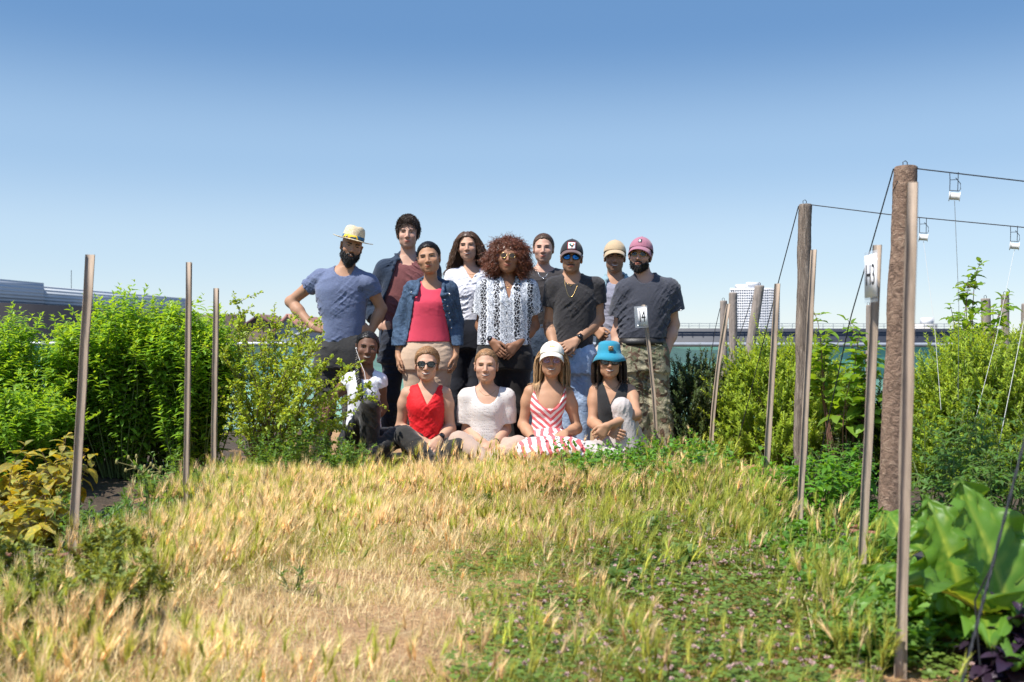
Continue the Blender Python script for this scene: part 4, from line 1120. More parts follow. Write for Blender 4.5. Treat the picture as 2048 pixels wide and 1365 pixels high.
person(name='curly', D=7.3, seed=5, fem=True, build=1.08, label='woman with big auburn curls in black and white patterned short-sleeved shirt', skin=S_['brown'], skincol=BROWN, haircol=(.085, .026, .013), hairm=HA,
  head=dict(c=(1016, 515, -.03), yaw=0, pitch=3, roll=2, hs=1.02, smile=.7, noeyes=False, fat=1.05), lip=(.95, .6, .6),
  joints=dict(nb=(1015, 562), sl=(972, 577, 0), el=(961, 652, .06), wl=(985, 684, -.12), sr=(1057, 577, 0), er=(1069, 652, .06), wr=(1034, 690, -.12), hl=(985, 715), hr=(1033, 715), kl=(980, 805), kr=(1036, 805), al=(985, 900), ar=(1035, 900)),
  handl=dict(tip=(1012, 722, -.20), palm=(.7, .7, 0), thumb=(.6, -.3, .6), curl=12), handr=dict(tip=(1008, 716, -.17), palm=(-.4, .8, .0), thumb=(-.5, -.4, .6), curl=12),
  rows=[(556, 998, 1033, .045, .055), (565, 982, 1048, .07, .075), (580, 969, 1060, .10, .09), (605, 964, 1064, .13, .095), (635, 960, 1062, .13, .10), (665, 957, 1060, .125, .105), (700, 956, 1060, .125, .12)],
  tops=[dict(name='patterned_shirt', mat='print_shirt', grow=.008, sleeve=.66, sgrow=.022, flare=.016, hem=691, neck=('v', 1018, 600, 1000, 1032, 545), fold=0.0057, fdir=[(.9, 0, .3)],
             collar=[([P(999, 562, 7.23), P(997, 553, 7.32), P(1007, 547, 7.38), P(1025, 547, 7.38), P(1034, 553, 7.32), P(1034, 562, 7.23)], .013), ([P(999, 559, 7.24), P(1004, 574, 7.195), P(1000, 576, 7.19)], .010), ([P(1034, 559, 7.24), P(1029, 574, 7.195), P(1034, 576, 7.19)], .010)])],
  legs=dict(mat='black_flat', rows=[(680, 960, 1058, .11, .11), (705, 958, 1059, .125, .13), (735, 957, 1060, .12, .13)], grow=.024, bag=1.2, fold=0.0038), shoe='shoe_dark', post=post_curly)
def post_blacktop(sp, root, loc, rs):
    hair_back(sp, root, loc, rs, .010, ((0, -.10, .07), (.035, .03, .03)), 4200, 'w', (0, -.11, .08))
    necklace(sp, root, loc, sp['tops'][0]['node'], (1072, 537), (1100, 537), (1086, 556), MAT['silver'], .0018, (.006, .012))
person(name='black top', D=7.9, seed=6, fem=True, build=1.05, label='woman with tied-back brown hair in plain black top wearing a silver pendant', skin=S_['rosy'], skincol=ROSY, haircol=(.085, .045, .025), hairm=HM,
  head=dict(c=(1087, 498, -.02), yaw=-4, pitch=1, roll=0, hs=1.0, smile=.35, jaw=1.0, fat=1.03, nose=.97),
  joints=dict(nb=(1086, 540), sl=(1047, 556, 0), el=(1032, 625, .05), wl=(1035, 695, 0), sr=(1127, 556, 0), er=(1139, 625, .05), wr=(1137, 690, .0), hl=(1068, 680), hr=(1110, 680), kl=(1070, 785), kr=(1112, 785), al=(1068, 885), ar=(1112, 885)),
  rows=[(534, 1070, 1103, .045, .055), (545, 1052, 1122, .07, .075), (560, 1045, 1130, .10, .085), (585, 1043, 1132, .115, .085), (615, 1046, 1128, .105, .085), (650, 1048, 1126, .10, .09), (675, 1046, 1128, .105, .11)],
  tops=[dict(name='black_top', mat='soft_black', grow=.007, sleeve=.6, sgrow=.012, hem=658, neck=('scoop', 1087, 546, 25, 528, 2.4), fold=0.0047)],
  legs=dict(mat='denim_blue', rows=[(650, 1048, 1126, .10, .09), (680, 1045, 1130, .115, .12), (710, 1044, 1131, .11, .12)], grow=.022, bag=1.4, fold=0.0057), shoe='shoe_dark', post=post_blacktop)
def rooster_patch(sp, root, loc, c, nd):
    mb = MB(); mb.sheet(on_cap(sp, nd, -.031, .031, .056, .114, .0022), .002); p = mb.build('cap_patch', MAT['patch_red'], c, True, loc)
    mb = MB(); mb.sheet(on_cap(sp, nd, -.0262, .0262, .0605, .1095, .0042), .0015); q = mb.build('patch_field', MAT['patch_white'], c, True, loc)
    def blob(x0, x1, z0, z1, mat, o):
        mb = MB(); u = np.linspace(0, 6.283, 15); r = np.linspace(.05, 1, 4); X_ = (x0+x1)/2+np.outer(r, np.cos(u))*(x1-x0)/2; Z_ = (z0+z1)/2+np.outer(r, np.sin(u))*(z1-z0)/2
        y = proj(nd, X_, Z_, .16, 0)+o; G = sp['hx'].wor(np.stack([X_, y, Z_], -1).reshape(-1, 3)).reshape(4, 15, 3); mb.sheet(G, .0015); return mb
    blob(-.010, .012, .074, .090, 0, .0058).build('rooster_body', MAT['patch_dark'], q, True, loc); blob(-.020, -.005, .082, .104, 0, .0060).build('rooster_tail', MAT['patch_green'], q, True, loc); blob(.006, .019, .086, .104, 0, .0060).build('rooster_head', MAT['patch_orange'], q, True, loc); blob(-.003, .004, .064, .076, 0, .0060).build('rooster_leg', MAT['patch_orange'], q, True, loc)
def post_blacktee(sp, root, loc, rs):
    hair_short(sp, root, loc, rs, t=.004, n=200, lim=lambda p: p[:, 2]-.05, length=.012)
    c, nd = cap(sp, root, loc, rs, MAT['navy_knit'], MAT['cap_peak'], tall=.012); rooster_patch(sp, root, loc, c, nd)
    glasses(sp, root, loc, MAT['lens_blue'], MAT['frame_black'], .0255, .0215, -.001, .033, .0024, 2.3)
    watch(sp, root, loc, 'r', MAT['strap_black'], MAT['face_black'], .90, None, (.2, -1, .5), .018, sq=True, wide=.011)
    n = sp['tops'][0]['node']; necklace(sp, root, loc, n, (1129, 560), (1158, 558), (1141, 595), MAT['gold'], .0022); necklace(sp, root, loc, n, (1130, 556), (1157, 555), (1141, 571), MAT['gold'], .0018, (.005, .005))
    hl, hx = sp['hl'], sp['hx']; mb = MB(); face_patch(mb, hl, hx, -.027, .027, lambda u: -.0555-.006*u*u, lambda u: .0038-.0012*np.abs(u), 13, 4, .0012, .003); mb.build('moustache', HB, root, True, loc)
person(name='black tee', D=7.35, seed=7, label='man in black t-shirt and cap with rooster patch, blue mirrored sunglasses', skin=S_['olive'], skincol=OLIVE, haircol=(.012, .010, .009), hairm=HB,
  head=dict(c=(1143, 517, -.03), yaw=-4, pitch=2, roll=2, hs=.98, smile=.2, noeyes=True), stubble=.35,
  joints=dict(nb=(1144, 558), sl=(1107, 572, 0), el=(1098, 652, .04), wl=(1109, 693, -.10), sr=(1193, 572, 0), er=(1198, 640, .02), wr=(1153, 682, -.14), hl=(1130, 715), hr=(1168, 715), kl=(1137, 805), kr=(1164, 805), al=(1140, 903), ar=(1167, 903)),
  handl=dict(tip=(1137, 706, -.16), palm=(.3, 1, -.2), thumb=(.3, 0, 1), curl=14), handr=dict(tip=(1117, 701, -.19), palm=(0, 1, -.4), thumb=(-.4, -.4, -1), curl=20), tattoo=((1097, 655, 0), .06),
  rows=[(550, 1125, 1163, .05, .06), (561, 1110, 1184, .075, .08), (575, 1106, 1194, .10, .095), (605, 1107, 1193, .125, .105), (635, 1107, 1190, .12, .10), (665, 1107, 1186, .115, .10), (700, 1107, 1184, .115, .115)],
  tops=[dict(name='t_shirt', mat='black_tee', grow=.005, sleeve=.52, sgrow=.010, hem=698, neck=('crew', 1144, 559, .062), fold=0.0057, fdir=[(.7, 0, .6), (-.7, 0, .6)])],
  legs=dict(mat='denim_light', rows=[(690, 1112, 1184, .11, .11), (715, 1110, 1186, .12, .125), (745, 1111, 1185, .11, .12)], grow=.010, fold=0.0057), shoe='shoe_white', post=post_blacktee)
def post_tancap(sp, root, loc, rs):
    hair_short(sp, root, loc, rs, t=.005, n=500, lim=lambda p: p[:, 2]-.045, length=.02)
    cap(sp, root, loc, rs, MAT['cap_tan'], MAT['cap_tan']); watch(sp, root, loc, 'l', MAT['silver'], MAT['face_black'], .82, None, (-.6, -1, .3), .015, wide=.009)
person(name='tan cap', D=7.9, seed=8, label='smiling man in tan cap and grey t-shirt under pale open denim shirt', skin=S_['olive'], skincol=OLIVE, haircol=(.02, .015, .012), hairm=HB,
  head=dict(c=(1229.5, 515, -.02), yaw=-4, pitch=-2, roll=2, hs=1.03, smile=.9, teeth=.8, brow=.005), stubble=.4,
  joints=dict(nb=(1231, 560), sl=(1196, 580, 0), el=(1184, 650, .05), wl=(1192, 660, -.16), sr=(1268, 580, 0), er=(1276, 650, .05), wr=(1275, 715, 0), hl=(1210, 710), hr=(1252, 710), kl=(1210, 805), kr=(1252, 805), al=(1208, 897), ar=(1252, 897)),
  handl=dict(tip=(1204, 672, -.22), palm=(.8, .5, -.3), thumb=(0, -.3, 1), curl=75),
  rows=[(553, 1213, 1250, .05, .06), (563, 1200, 1265, .075, .08), (578, 1195, 1270, .10, .095), (605, 1196, 1268, .12, .10), (640, 1198, 1265, .11, .095), (685, 1196, 1268, .11, .11)],
  tops=[dict(name='t_shirt', mat='grey_tee', grow=.004, hem=688, neck=('crew', 1231, 559, .060), fold=0.0047),
        dict(name='denim_shirt', mat='light_jacket', grow=.016, sleeve=1.7, sgrow=.010, hem=690, neck=None, fold=0.0057, open=[(540, 1214, 1250), (565, 1215, 1250), (600, 1209, 1256), (640, 1203, 1260), (700, 1200, 1262)], collar=[([P(1214, 560, 7.83), P(1213, 551, 7.93), P(1222, 546, 7.99), P(1241, 546, 7.99), P(1250, 552, 7.93), P(1251, 560, 7.83)], .015)])],
  legs=dict(mat='white_trouser', rows=[(680, 1198, 1266, .10, .10), (705, 1193, 1270, .115, .125), (735, 1192, 1271, .11, .12)], grow=.014), shoe='shoe_dark', post=post_tancap)
def post_camo(sp, root, loc, rs):
    hair_short(sp, root, loc, rs, t=.007, n=700, lim=lambda p: p[:, 2]-.05, length=.035)
    c, nd = cap(sp, root, loc, rs, MAT['cap_mauve'], MAT['cap_mauve']); beard(sp, root, loc, rs, .008, 1800)
    mb = MB(); mb.sheet(on_cap(sp, nd, -.012, .012, .084, .108, .002), .002); e = mb.build('emblem', MAT['patch_dark'], c, True, loc); mb = MB(); mb.sheet(on_cap(sp, nd, -.008, .004, .089, .103, .0038), .0015); mb.build('emblem_face', MAT['patch_white'], e, True, loc)
    glasses(sp, root, loc, MAT['lens_dark'], MAT['gold'], .0225, .0175, -.001, .031, .0016)
    mb = MB(); rows = build_rows(sp, [(677, 1240, 1328, .125, .12), (685, 1239, 1328, .127, .122), (691, 1239, 1328, .127, .122)]); a = np.linspace(0, 2*math.pi, 49)
    G = [np.stack([r[1]+r[2]*1.035*np.sign(np.cos(a))*np.abs(np.cos(a))**.87, r[3]+(r[4]+.011)*np.sign(np.sin(a))*np.abs(np.sin(a))**.87, 0*a+r[0]-.0], 1) for r in rows]
    mb.sheet(np.array(G), .008); b = mb.build('belt', MAT['leather'], root, True, loc)
    y0 = sp['D']-.147; c0 = P(1290, 684.5, sp['D']); mb = MB(); q = np.array([(-.022, 0, -.017), (.022, 0, -.017), (.022, 0, .017), (-.022, 0, .017), (-.022, 0, -.017)])+np.array((c0[0], y0, c0[2])); mb.tube(q, .0032, 6); mb.build('buckle', MAT['frame_black'], b, True, loc)
    mb = MB(); w = sp['J']['er']; mb.box(P(1362, 621, sp['D']-.045), (.012, .004, .010)); mb.build('sleeve_tag', MAT['patch_white'], root, False, loc)
person(name='camo man', D=7.3, seed=9, label='bearded man in mauve cap, dark t-shirt and camouflage trousers, at far right', skin=S_['rosy'], skincol=(.58, .36, .27), haircol=(.02, .014, .011), hairm=HB, tyaw=-.12,
  head=dict(c=(1281, 511, -.03), yaw=-15, pitch=2, roll=4, hs=1.02, smile=.4, noeyes=True), stubble=.4,
  joints=dict(nb=(1290, 557), sl=(1252, 582, .0), el=(1233, 668, .06), wl=(1240, 735, -.02), sr=(1338, 579, .02), er=(1348, 650, .06), wr=(1330, 714, -.02), hl=(1262, 712), hr=(1306, 712), kl=(1272, 810), kr=(1318, 812), al=(1282, 905), ar=(1330, 905)),
  handl=dict(tip=(1246, 775, -.06), palm=(1, 0, 0), thumb=(0, -1, 0), curl=20), handr=dict(tip=(1318, 757, -.08), palm=(-.9, .4, 0), thumb=(-.3, -1, 0), curl=22),
  rows=[(549, 1270, 1310, .05, .06), (560, 1256, 1328, .075, .08), (576, 1247, 1341, .10, .095), (605, 1243, 1342, .125, .105), (635, 1240, 1337, .13, .105), (660, 1237, 1332, .13, .11), (690, 1240, 1328, .12, .115)],
  tops=[dict(name='t_shirt', mat='navy_tee', grow=.010, sleeve=.60, sgrow=.024, flare=.018, hem=677, neck=('crew', 1289, 557, .064), fold=0.0076, fdir=[(.7, 0, .6), (-.6, 0, .7)])],
  legs=dict(mat='camo', rows=[(676, 1240, 1328, .12, .115), (705, 1238, 1330, .13, .13), (740, 1240, 1334, .12, .13)], grow=.028, bag=1.4, fold=0.0095), shoe='shoe_dark', post=post_camo)
# ---- the five who sit in the grass
def braid(sp, root, loc, rs, pts, r0):
    pts = np.array(pts); n = 40; t = np.linspace(0, 1, n); i = t*(len(pts)-1); c = np.stack([np.interp(i, range(len(pts)), pts[:, k]) for k in range(3)], 1)
    mb = MB()
    for k in range(3):
        ph = k*2.094; a = t*11*2*math.pi/3*2+ph; off = np.stack([np.cos(a)*r0*.62, np.sin(a*2)*r0*.35, 0*a], 1)
        mb.tube(c+off, r0*.55*(1-.45*t), 7)
    mb.build('braid', sp['hairm'], root, True, loc, np.ones((sum(len(v) for v in mb.v), 3)))
def post_braid(sp, root, loc, rs):
    hair_back(sp, root, loc, rs, .008, None, 260, 'w', (-.07, -.09, -.03))
    D = sp['D']; braid(sp, root, loc, rs, [sp['hx'].wor((-.065, -.05, -.03)), P(714, 728, D-.03), P(716, 752, D-.10), P(721, 778, D-.16), P(723, 802, D-.17)], .021)
    mb = MB(); e = sp['hx'].wor((-.080, .008, -.012)); mb.tube([e, e+np.array((.004, -.012, -.004))], .006, 8)
    mb.tube([e+np.array((.002, -.010, -.01)), P(722, 728, D-.12), P(729, 745, D-.15), P(733, 775, D-.18)], .0017, 5); mb.build('earphone', MAT['white_tape'], root, True, loc)
person(name='braid girl', D=7.05, seed=10, fem=True, label='seated young woman with long dark braid, white sleeveless top and black trousers', skin=S_['deep'], skincol=DEEP, haircol=(.010, .008, .007), hairm=HB,
  head=dict(c=(735, 696, -.03), yaw=10, pitch=0, roll=6, hs=.98, smile=.8, teeth=.6, jaw=.92, nose=.95, fat=1.02), lip=(1.2, .9, .9),
  joints=dict(nb=(731, 746), sl=(699, 763, .0), el=(659, 803, -.02), wl=(648, 850, -.12), sr=(758, 762, -.02), er=(766, 815, .02), wr=(742, 842, -.12), hl=(705, 884, 0), hr=(742, 884, 0), kl=(741, 812, -.32), kr=(800, 872, -.20), al=(737, 925, -.30), ar=(728, 918, -.36)),
  handl=dict(tip=(652, 885, -.18), palm=(1, 0, -.5), thumb=(0, -1, 0), curl=18), handr=dict(tip=(735, 858, -.2), palm=(0, 1, -.4), thumb=(-.4, -.4, 1), curl=20),
  rows=[(741, 716, 746, .045, .05), (752, 702, 758, .065, .07), (768, 697, 762, .09, .08), (792, 698, 761, .105, .085), (820, 698, 758, .095, .085), (850, 694, 760, .10, .10), (890, 686, 766, .11, .12)],
  tops=[dict(name='sleeveless_top', mat='white_tee', grow=.008, sleeve=.22, sgrow=.008, flare=.0, hem=872, neck=('crew', 733, 746, .056), fold=0.0057, fdir=[(.8, 0, .4)])],
  legs=dict(mat='black_satin', rows=[(862, 690, 762, .10, .10), (885, 684, 768, .12, .13), (905, 688, 764, .11, .12)], grow=.014, fold=0.0066, fdir=[(.7, .2, .7)]), shoe='shoe_dark', tol=(0.3, -1, 0), post=post_braid)
def post_red(sp, root, loc, rs):
    hair_back(sp, root, loc, rs, .013, ((0, -.105, .0), (.04, .03, .04)), 4200, 'w', (0, -.12, .0))
    glasses(sp, root, loc, MAT['lens_dark'], MAT['frame_black'], .026, .0195, -.001, .033, .0034, 2.2)
    watch(sp, root, loc, 'r', MAT['strap_black'], MAT['face_black'], .90, None, (.3, -1, .6), .019)
    # cowl drape folds
    n = sp['tops'][0]['node']; D = sp['D']; mb = MB()
person(name='red lady', D=6.95, seed=11, fem=True, build=1.05, label='seated woman in bright red sleeveless top with dark sunglasses', skin=S_['fair'], skincol=(.62, .38, .30), haircol=(.26, .14, .065), hairm=HL,
  head=dict(c=(854, 729, -.03), yaw=2, pitch=2, roll=2, hs=1.0, smile=1.0, teeth=1.0, noeyes=True), lip=(.75, .28, .28),
  joints=dict(nb=(856, 775), sl=(812, 789, .0), el=(801, 856, .04), wl=(842, 880, -.18), sr=(892, 789, .0), er=(901, 858, .02), wr=(878, 879, -.16), hl=(836, 902, 0), hr=(880, 902, 0), kl=(809, 872, -.20), kr=(919, 893, -.22), al=(874, 932, -.36), ar=(852, 938, -.28)),
  handl=dict(tip=(866, 902, -.24), palm=(0, .7, -.7), thumb=(.7, 0, .5), curl=14), handr=dict(tip=(862, 909, -.26), palm=(-.3, .8, -.4), thumb=(-.6, -.5, .2), curl=14),
  rows=[(769, 839, 873, .045, .05), (778, 822, 886, .065, .07), (792, 814, 890, .095, .08), (815, 815, 889, .125, .085), (840, 820, 886, .11, .085), (866, 823, 884, .105, .09), (905, 810, 900, .11, .13)],
  tops=[dict(name='red_top', mat='red_top', grow=.007, strap=.60, hem=884, neck=('v', 857, 808, 834, 884, 762), fold=0.0047, fwl=.09, fdir=[(.6, 0, .8), (-.35, 0, .5)])],
  legs=dict(mat='char_trouser', rows=[(868, 823, 884, .10, .10), (900, 812, 898, .12, .13), (915, 815, 896, .11, .12)], grow=.010, fold=0.0038), shoe='shoe_dark', tol=(.8, -.5, 0), tor=(-.8, -.5, 0), post=post_red)
def post_knit(sp, root, loc, rs):
    hair_back(sp, root, loc, rs, .006, ((0, -.105, .03), (.03, .03, .03)), 4200, 'w', (0, -.115, .03))
    mb = MB()
    watch(sp, root, loc, 'r', MAT['strap_black'], None, .95, None, (0, -1, .5), .01, 'bracelet', .002, wide=.004)
    necklace(sp, root, loc, sp['body'], (958, 781), (991, 781), (974, 792), MAT['gold'], .0011)
person(name='knit lady', D=6.98, seed=12, fem=True, label='seated woman with slicked-back hair in ivory knit short-sleeved top', skin=S_['fair'], skincol=FAIR, haircol=(.26, .16, .09), hairm=HL,
  head=dict(c=(972.5, 732, -.03), yaw=-2, pitch=2, roll=0, hs=1.0, smile=1.0, teeth=.9, fat=1.04, jaw=1.02, nose=.98),
  joints=dict(nb=(974, 778), sl=(934, 795, .0), el=(934, 860, .03), wl=(962, 882, -.17), sr=(1013, 795, .0), er=(1012, 860, .03), wr=(991, 886, -.17), hl=(953, 904, 0), hr=(996, 904, 0), kl=(918, 884, -.22), kr=(1036, 893, -.22), al=(984, 930, -.36), ar=(955, 936, -.28)),
  handl=dict(tip=(977, 912, -.25), palm=(.2, .7, -.6), thumb=(.7, -.3, .3), curl=12), handr=dict(tip=(975, 905, -.22), palm=(-.2, .8, -.4), thumb=(-.6, -.4, .3), curl=14),
  rows=[(771, 957, 991, .045, .05), (781, 942, 1006, .065, .07), (796, 936, 1012, .095, .08), (820, 938, 1008, .12, .085), (845, 941, 1005, .105, .085), (872, 943, 1004, .105, .09), (908, 930, 1018, .11, .13)],
  tops=[dict(name='knit_top', mat='knit', grow=.007, sleeve=.76, sgrow=.016, flare=.012, puff=.062, hem=886, neck=('scoop', 975, 807, 24, 768, 2.2), fold=0.0028)],
  legs=dict(mat='taupe_trouser', rows=[(872, 943, 1004, .10, .10), (900, 932, 1016, .12, .13), (917, 935, 1014, .11, .12)], grow=.016, fold=0.0057), shoe='shoe_grey', tol=(.8, -.5, 0), tor=(-.9, -.3, 0), post=post_knit)
def post_dress(sp, root, loc, rs):
    hair_long(sp, root, loc, rs,   .25, .10, 2400, 'w', .008, 0.0, .0017, out=.02, wl=.12, lim=lambda p: p[:, 2]-.055, side=lambda p: (np.abs(p[:, 0]) > .03) & (p[:, 1] < .03) & (p[:, 2] < .07))
    c, nd = cap(sp, root, loc, rs, MAT['cap_cream'], MAT['cap_cream'])
    mb = MB()
    for x in (-.010, .0, .012): mb.sheet(on_cap(sp, nd, x-.003, x+.003, .088, .088+.012, .0016, 4, 4), .0015)
    mb.build('embroidery', MAT['yellow_thread'], c, True, loc)
    glasses(sp, root, loc, MAT['lens_clear'], MAT['frame_pink'], .0255, .021, -.002, .033, .0014, 2.4, 'glasses')
    watch(sp, root, loc, 'l', MAT['strap_black'], MAT['face_black'], .90, None, (-.4, -1, .6), .022, wide=.012)
    D = sp['D']; J = sp['J']
    n = U([(EL(P(1099, 897, D-.20), (.215, .26, .085)), .05), (EL(P(1140, 903, D-.22), (.13, .19, .075)), .06), (EL(P(1068, 903, D-.24), (.12, .17, .07)), .06), (EL(P(1098, 886, D-.02), (.17, .16, .13)), .06)]); n = W(n, folds(77, .012, .12)); n.c = None
    lo, hi = bounds([P(1040, 960, D-.5), P(1170, 850, D+.2)], .12); V, Q = polygonise(n, lo, hi, .0065); mesh_obj('dress_skirt', V, [Q], MAT['skirt'], root, True, None, None, loc)
person(name='dress lady', D=6.92, seed=13, fem=True, label='seated woman in red and white striped dress wearing cream cap', skin=S_['tan'], skincol=TAN, haircol=(.30, .18, .09), hairm=HBL,
  head=dict(c=(1103.5, 721, -.03), yaw=-3, pitch=3, roll=2, hs=1.0, smile=1.0, teeth=1.0),
  joints=dict(nb=(1100, 772), sl=(1058, 785, .0), el=(1046, 850, .02), wl=(1070, 884, -.20), sr=(1138, 792, .0), er=(1154, 858, .02), wr=(1130, 866, -.17), hl=(1080, 905, 0), hr=(1118, 905, 0), kl=(1062, 900, -.24), kr=(1150, 902, -.22), al=(1115, 930, -.30), ar=(1085, 936, -.24)),
  handl=dict(tip=(1098, 893, -.32), palm=(.1, .3, -1), thumb=(.4, -.4, .4), curl=10), handr=dict(tip=(1113, 893, -.30), palm=(-.1, .7, -.7), thumb=(-.7, -.2, .3), curl=12),
  rows=[(765, 1083, 1118, .045, .05), (775, 1068, 1130, .065, .07), (790, 1062, 1134, .095, .08), (815, 1061, 1129, .12, .085), (838, 1066, 1122, .10, .08), (855, 1064, 1124, .10, .085), (905, 1050, 1140, .11, .13)],
  tops=[dict(name='striped_dress', mat='dress', grow=.006, hem=880, strap=.55, neck=('scoop', 1098, 816, 31, 752, 2.3), fold=0.0028)],
  legs=None, shoe=None, post=post_dress)
def post_bucket(sp, root, loc, rs):
    hair_long(sp, root, loc, rs, .20, .12, 2400, 'w', .008, 0.0, .0017, out=.03, wl=.09, lim=lambda p: p[:, 2]-.055, side=lambda p: (p[:, 1] < .035) & (p[:, 2] < .06))
    bucket_hat(sp, root, loc, rs); glasses(sp, root, loc, MAT['lens_dark'], MAT['frame_tort'], .028, .0215, -.004, .0345, .0032, 2.5)
    hx = sp['hx']
    for sg in (-1, 1):
        mb = MB(); mb.tube([hx.wor((sg*.081, .0, -.04)), hx.wor((sg*.084, .004, -.075)), hx.wor((sg*.08, .008, -.115))], .0016, 5); mb.build('glasses_cord' if sg > 0 else 'earring', MAT['gold'], root, True, loc)
    necklace(sp, root, loc, sp['body'], (1207, 768), (1239, 768), (1224, 779), MAT['gold'], .0012)
person(name='bucket lady', D=6.92, seed=14, fem=True, label='seated woman in teal bucket hat, black sleeveless top, hugging one knee', skin=S_['tan'], skincol=(.53, .32, .22), haircol=(.035, .02, .015), hairm=HD,
  head=dict(c=(1218.5, 723, -.03), yaw=-2, pitch=2, roll=0, hs=1.0, smile=.9, teeth=.7, noeyes=True), lip=(.8, .4, .4),
  joints=dict(nb=(1223, 772), sl=(1189, 784, .0), el=(1185, 846, -.06), wl=(1211, 860, -.26), sr=(1262, 783, .0), er=(1273, 830, -.20), wr=(1216, 851, -.34), hl=(1216, 902, 0), hr=(1270, 897, .02), kl=(1178, 902, -.24), kr=(1243, 815, -.24), al=(1236, 926, -.34), ar=(1262, 925, -.22)),
  handl=dict(tip=(1241, 870, -.33), palm=(.1, .9, -.2), thumb=(.3, 0, 1), curl=20), handr=dict(tip=(1204, 866, -.34), palm=(-.2, 1, -.1), thumb=(-.2, -.2, 1), curl=35),
  rows=[(765, 1207, 1240, .045, .05), (775, 1195, 1255, .065, .07), (790, 1190, 1262, .095, .08), (815, 1192, 1261, .115, .085), (840, 1194, 1260, .10, .08), (870, 1195, 1262, .10, .09), (908, 1190, 1290, .11, .13)],
  tops=[dict(name='sleeveless_top', mat='black_linen', grow=.008, strap=.66, hem=888, neck=('v', 1217, 809, 1205, 1243, 762), fold=0.0047)],
  legs=dict(mat='white_trouser', rows=[(872, 1194, 1266, .10, .10), (900, 1190, 1290, .12, .13), (917, 1195, 1288, .11, .12)], grow=.010, bag=1.0, flare=.045, fwl=.07, fdir=[(.9, .1, -.35)], fold=.0028), shoe='shoe_white', tol=(.8, -.5, 0), post=post_bucket)

def build_people():
    for sp in PEOPLE: make_person(sp)
# ------------------------------------------------------------------ ground and plants
def gh(x, y):
    x = np.asarray(x, float); y = np.asarray(y, float)
    m = .055*np.exp(-((y-7.1)/.38)**2)*np.exp(-np.maximum(np.abs(x+.0)-1.7, 0)**2/.15)
    return m+.012*np.sin(x*3.1+y*1.3)+.010*np.sin(x*7.7-y*5.1+1)+.006*np.sin(x*17+y*13)
def leaf_arrays(B, Dn, Up, L, Wd, bend=.25, fold=.25, rows=((0, .06), (.28, .85), (.62, .8), (1, .02)), wav=0.0, rs=None):
    """leaves: base, direction, upward side, length, width -> verts, quads"""
    n = len(B); L = np.broadcast_to(L, (n,)).reshape(n, 1); Wd = np.broadcast_to(Wd, (n,)).reshape(n, 1)
    Dn = Dn/(np.linalg.norm(Dn, axis=1, keepdims=True)+1e-9); Sd = np.cross(Dn, Up); Sd /= (np.linalg.norm(Sd, axis=1, keepdims=True)+1e-9); Nn = np.cross(Sd, Dn)
    bend = np.broadcast_to(bend, (n,)).reshape(n, 1)
    V = []
    for i, (u, w) in enumerate(rows):
        c = B+Dn*L*(u-.25*bend*u*u)-Nn*L*bend*u*u
        jit = 0 if not wav else rs.normal(size=(n, 1))*wav*Wd
        V += [c-Sd*Wd*w/2+Nn*(Wd*w*fold+jit), c, c+Sd*Wd*w/2+Nn*(Wd*w*fold-jit)]
    V = np.stack(V, 1); m = len(rows); b = np.arange(n)[:, None]*(3*m); Q = []
    for i in range(m-1):
        a = i*3; Q += [np.concatenate([b+a, b+a+1, b+a+4, b+a+3], 1), np.concatenate([b+a+1, b+a+2, b+a+5, b+a+4], 1)]
    return V.reshape(-1, 3), np.concatenate(Q), 3*m
class Leaves:
    def __init__(s): s.V = []; s.Q = []; s.C = []; s.n = 0
    def add(s, V, Q, C): s.V.append(V); s.Q.append(Q+s.n); s.C.append(C); s.n += len(V)
    def leaves(s, rs, B, Dn, Up, L, W, tint, **k):
        if len(B) == 0: return
        V, Q, m = leaf_arrays(np.asarray(B), np.asarray(Dn), np.asarray(Up), L, W, rs=rs, **k); s.add(V, Q, np.repeat(tint, m, 0))
    def build(s, name, mat, root, loc): return mesh_obj(name, np.concatenate(s.V), [np.concatenate(s.Q)], mat, root, True, None, np.concatenate(s.C), loc)
def tints(rs, n, lo=.7, hi=1.3, yel=.15):
    b = rs.uniform(lo, hi, (n, 1)); y = rs.uniform(0, yel, (n, 1)); return b*np.concatenate([1+y*2, 1+y*.6, 1-y], 1)
def dirs_up(rs, n, el0=20, el1=70, az=None):
    e = np.radians(rs.uniform(el0, el1, n)); a = rs.uniform(0, 6.283, n) if az is None else az
    return np.stack([np.cos(a)*np.cos(e), np.sin(a)*np.cos(e), np.sin(e)], 1)
def stem_curves(rs, base, n, h, spread, m=9, lean=(0, 0), curl=.25, base_r=.05):
    """n stems rising from base; returns (n,m,3)"""
    a = rs.uniform(0, 6.283, n); r = np.sqrt(rs.uniform(0, 1, n)); t = np.linspace(0, 1, m)
    hh = h*rs.uniform(.72, 1.05, n)*(1-.22*r**2)
    ex = np.cos(a)*r*spread+lean[0]; ey = np.sin(a)*r*spread+lean[1]
    bx = base[0]+np.cos(a)*r*base_r; by = base[1]+np.sin(a)*r*base_r
    wob = rs.normal(size=(n, 2))*.03*h
    x = bx[:, None]+ex[:, None]*t**(1+curl)+wob[:, :1]*np.sin(t*4)[None]; y = by[:, None]+ey[:, None]*t**(1+curl)+wob[:, 1:]*np.sin(t*5+1)[None]
    z = base[2]+hh[:, None]*np.sin(t*1.35)[None]/math.sin(1.35)
    return np.stack([x, y, z], -1)
def at_curve(C, t):
    """points and tangents on curves at parameters t (k,)"""
    n, m, _ = C.shape; f = t*(m-1); i = np.clip(f.astype(int), 0, m-2); u = (f-i)[None, :, None]
    p = C[:, i]*(1-u)+C[:, i+1]*u; T = C[:, i+1]-C[:, i]; return p, T/(np.linalg.norm(T, axis=2, keepdims=True)+1e-9)
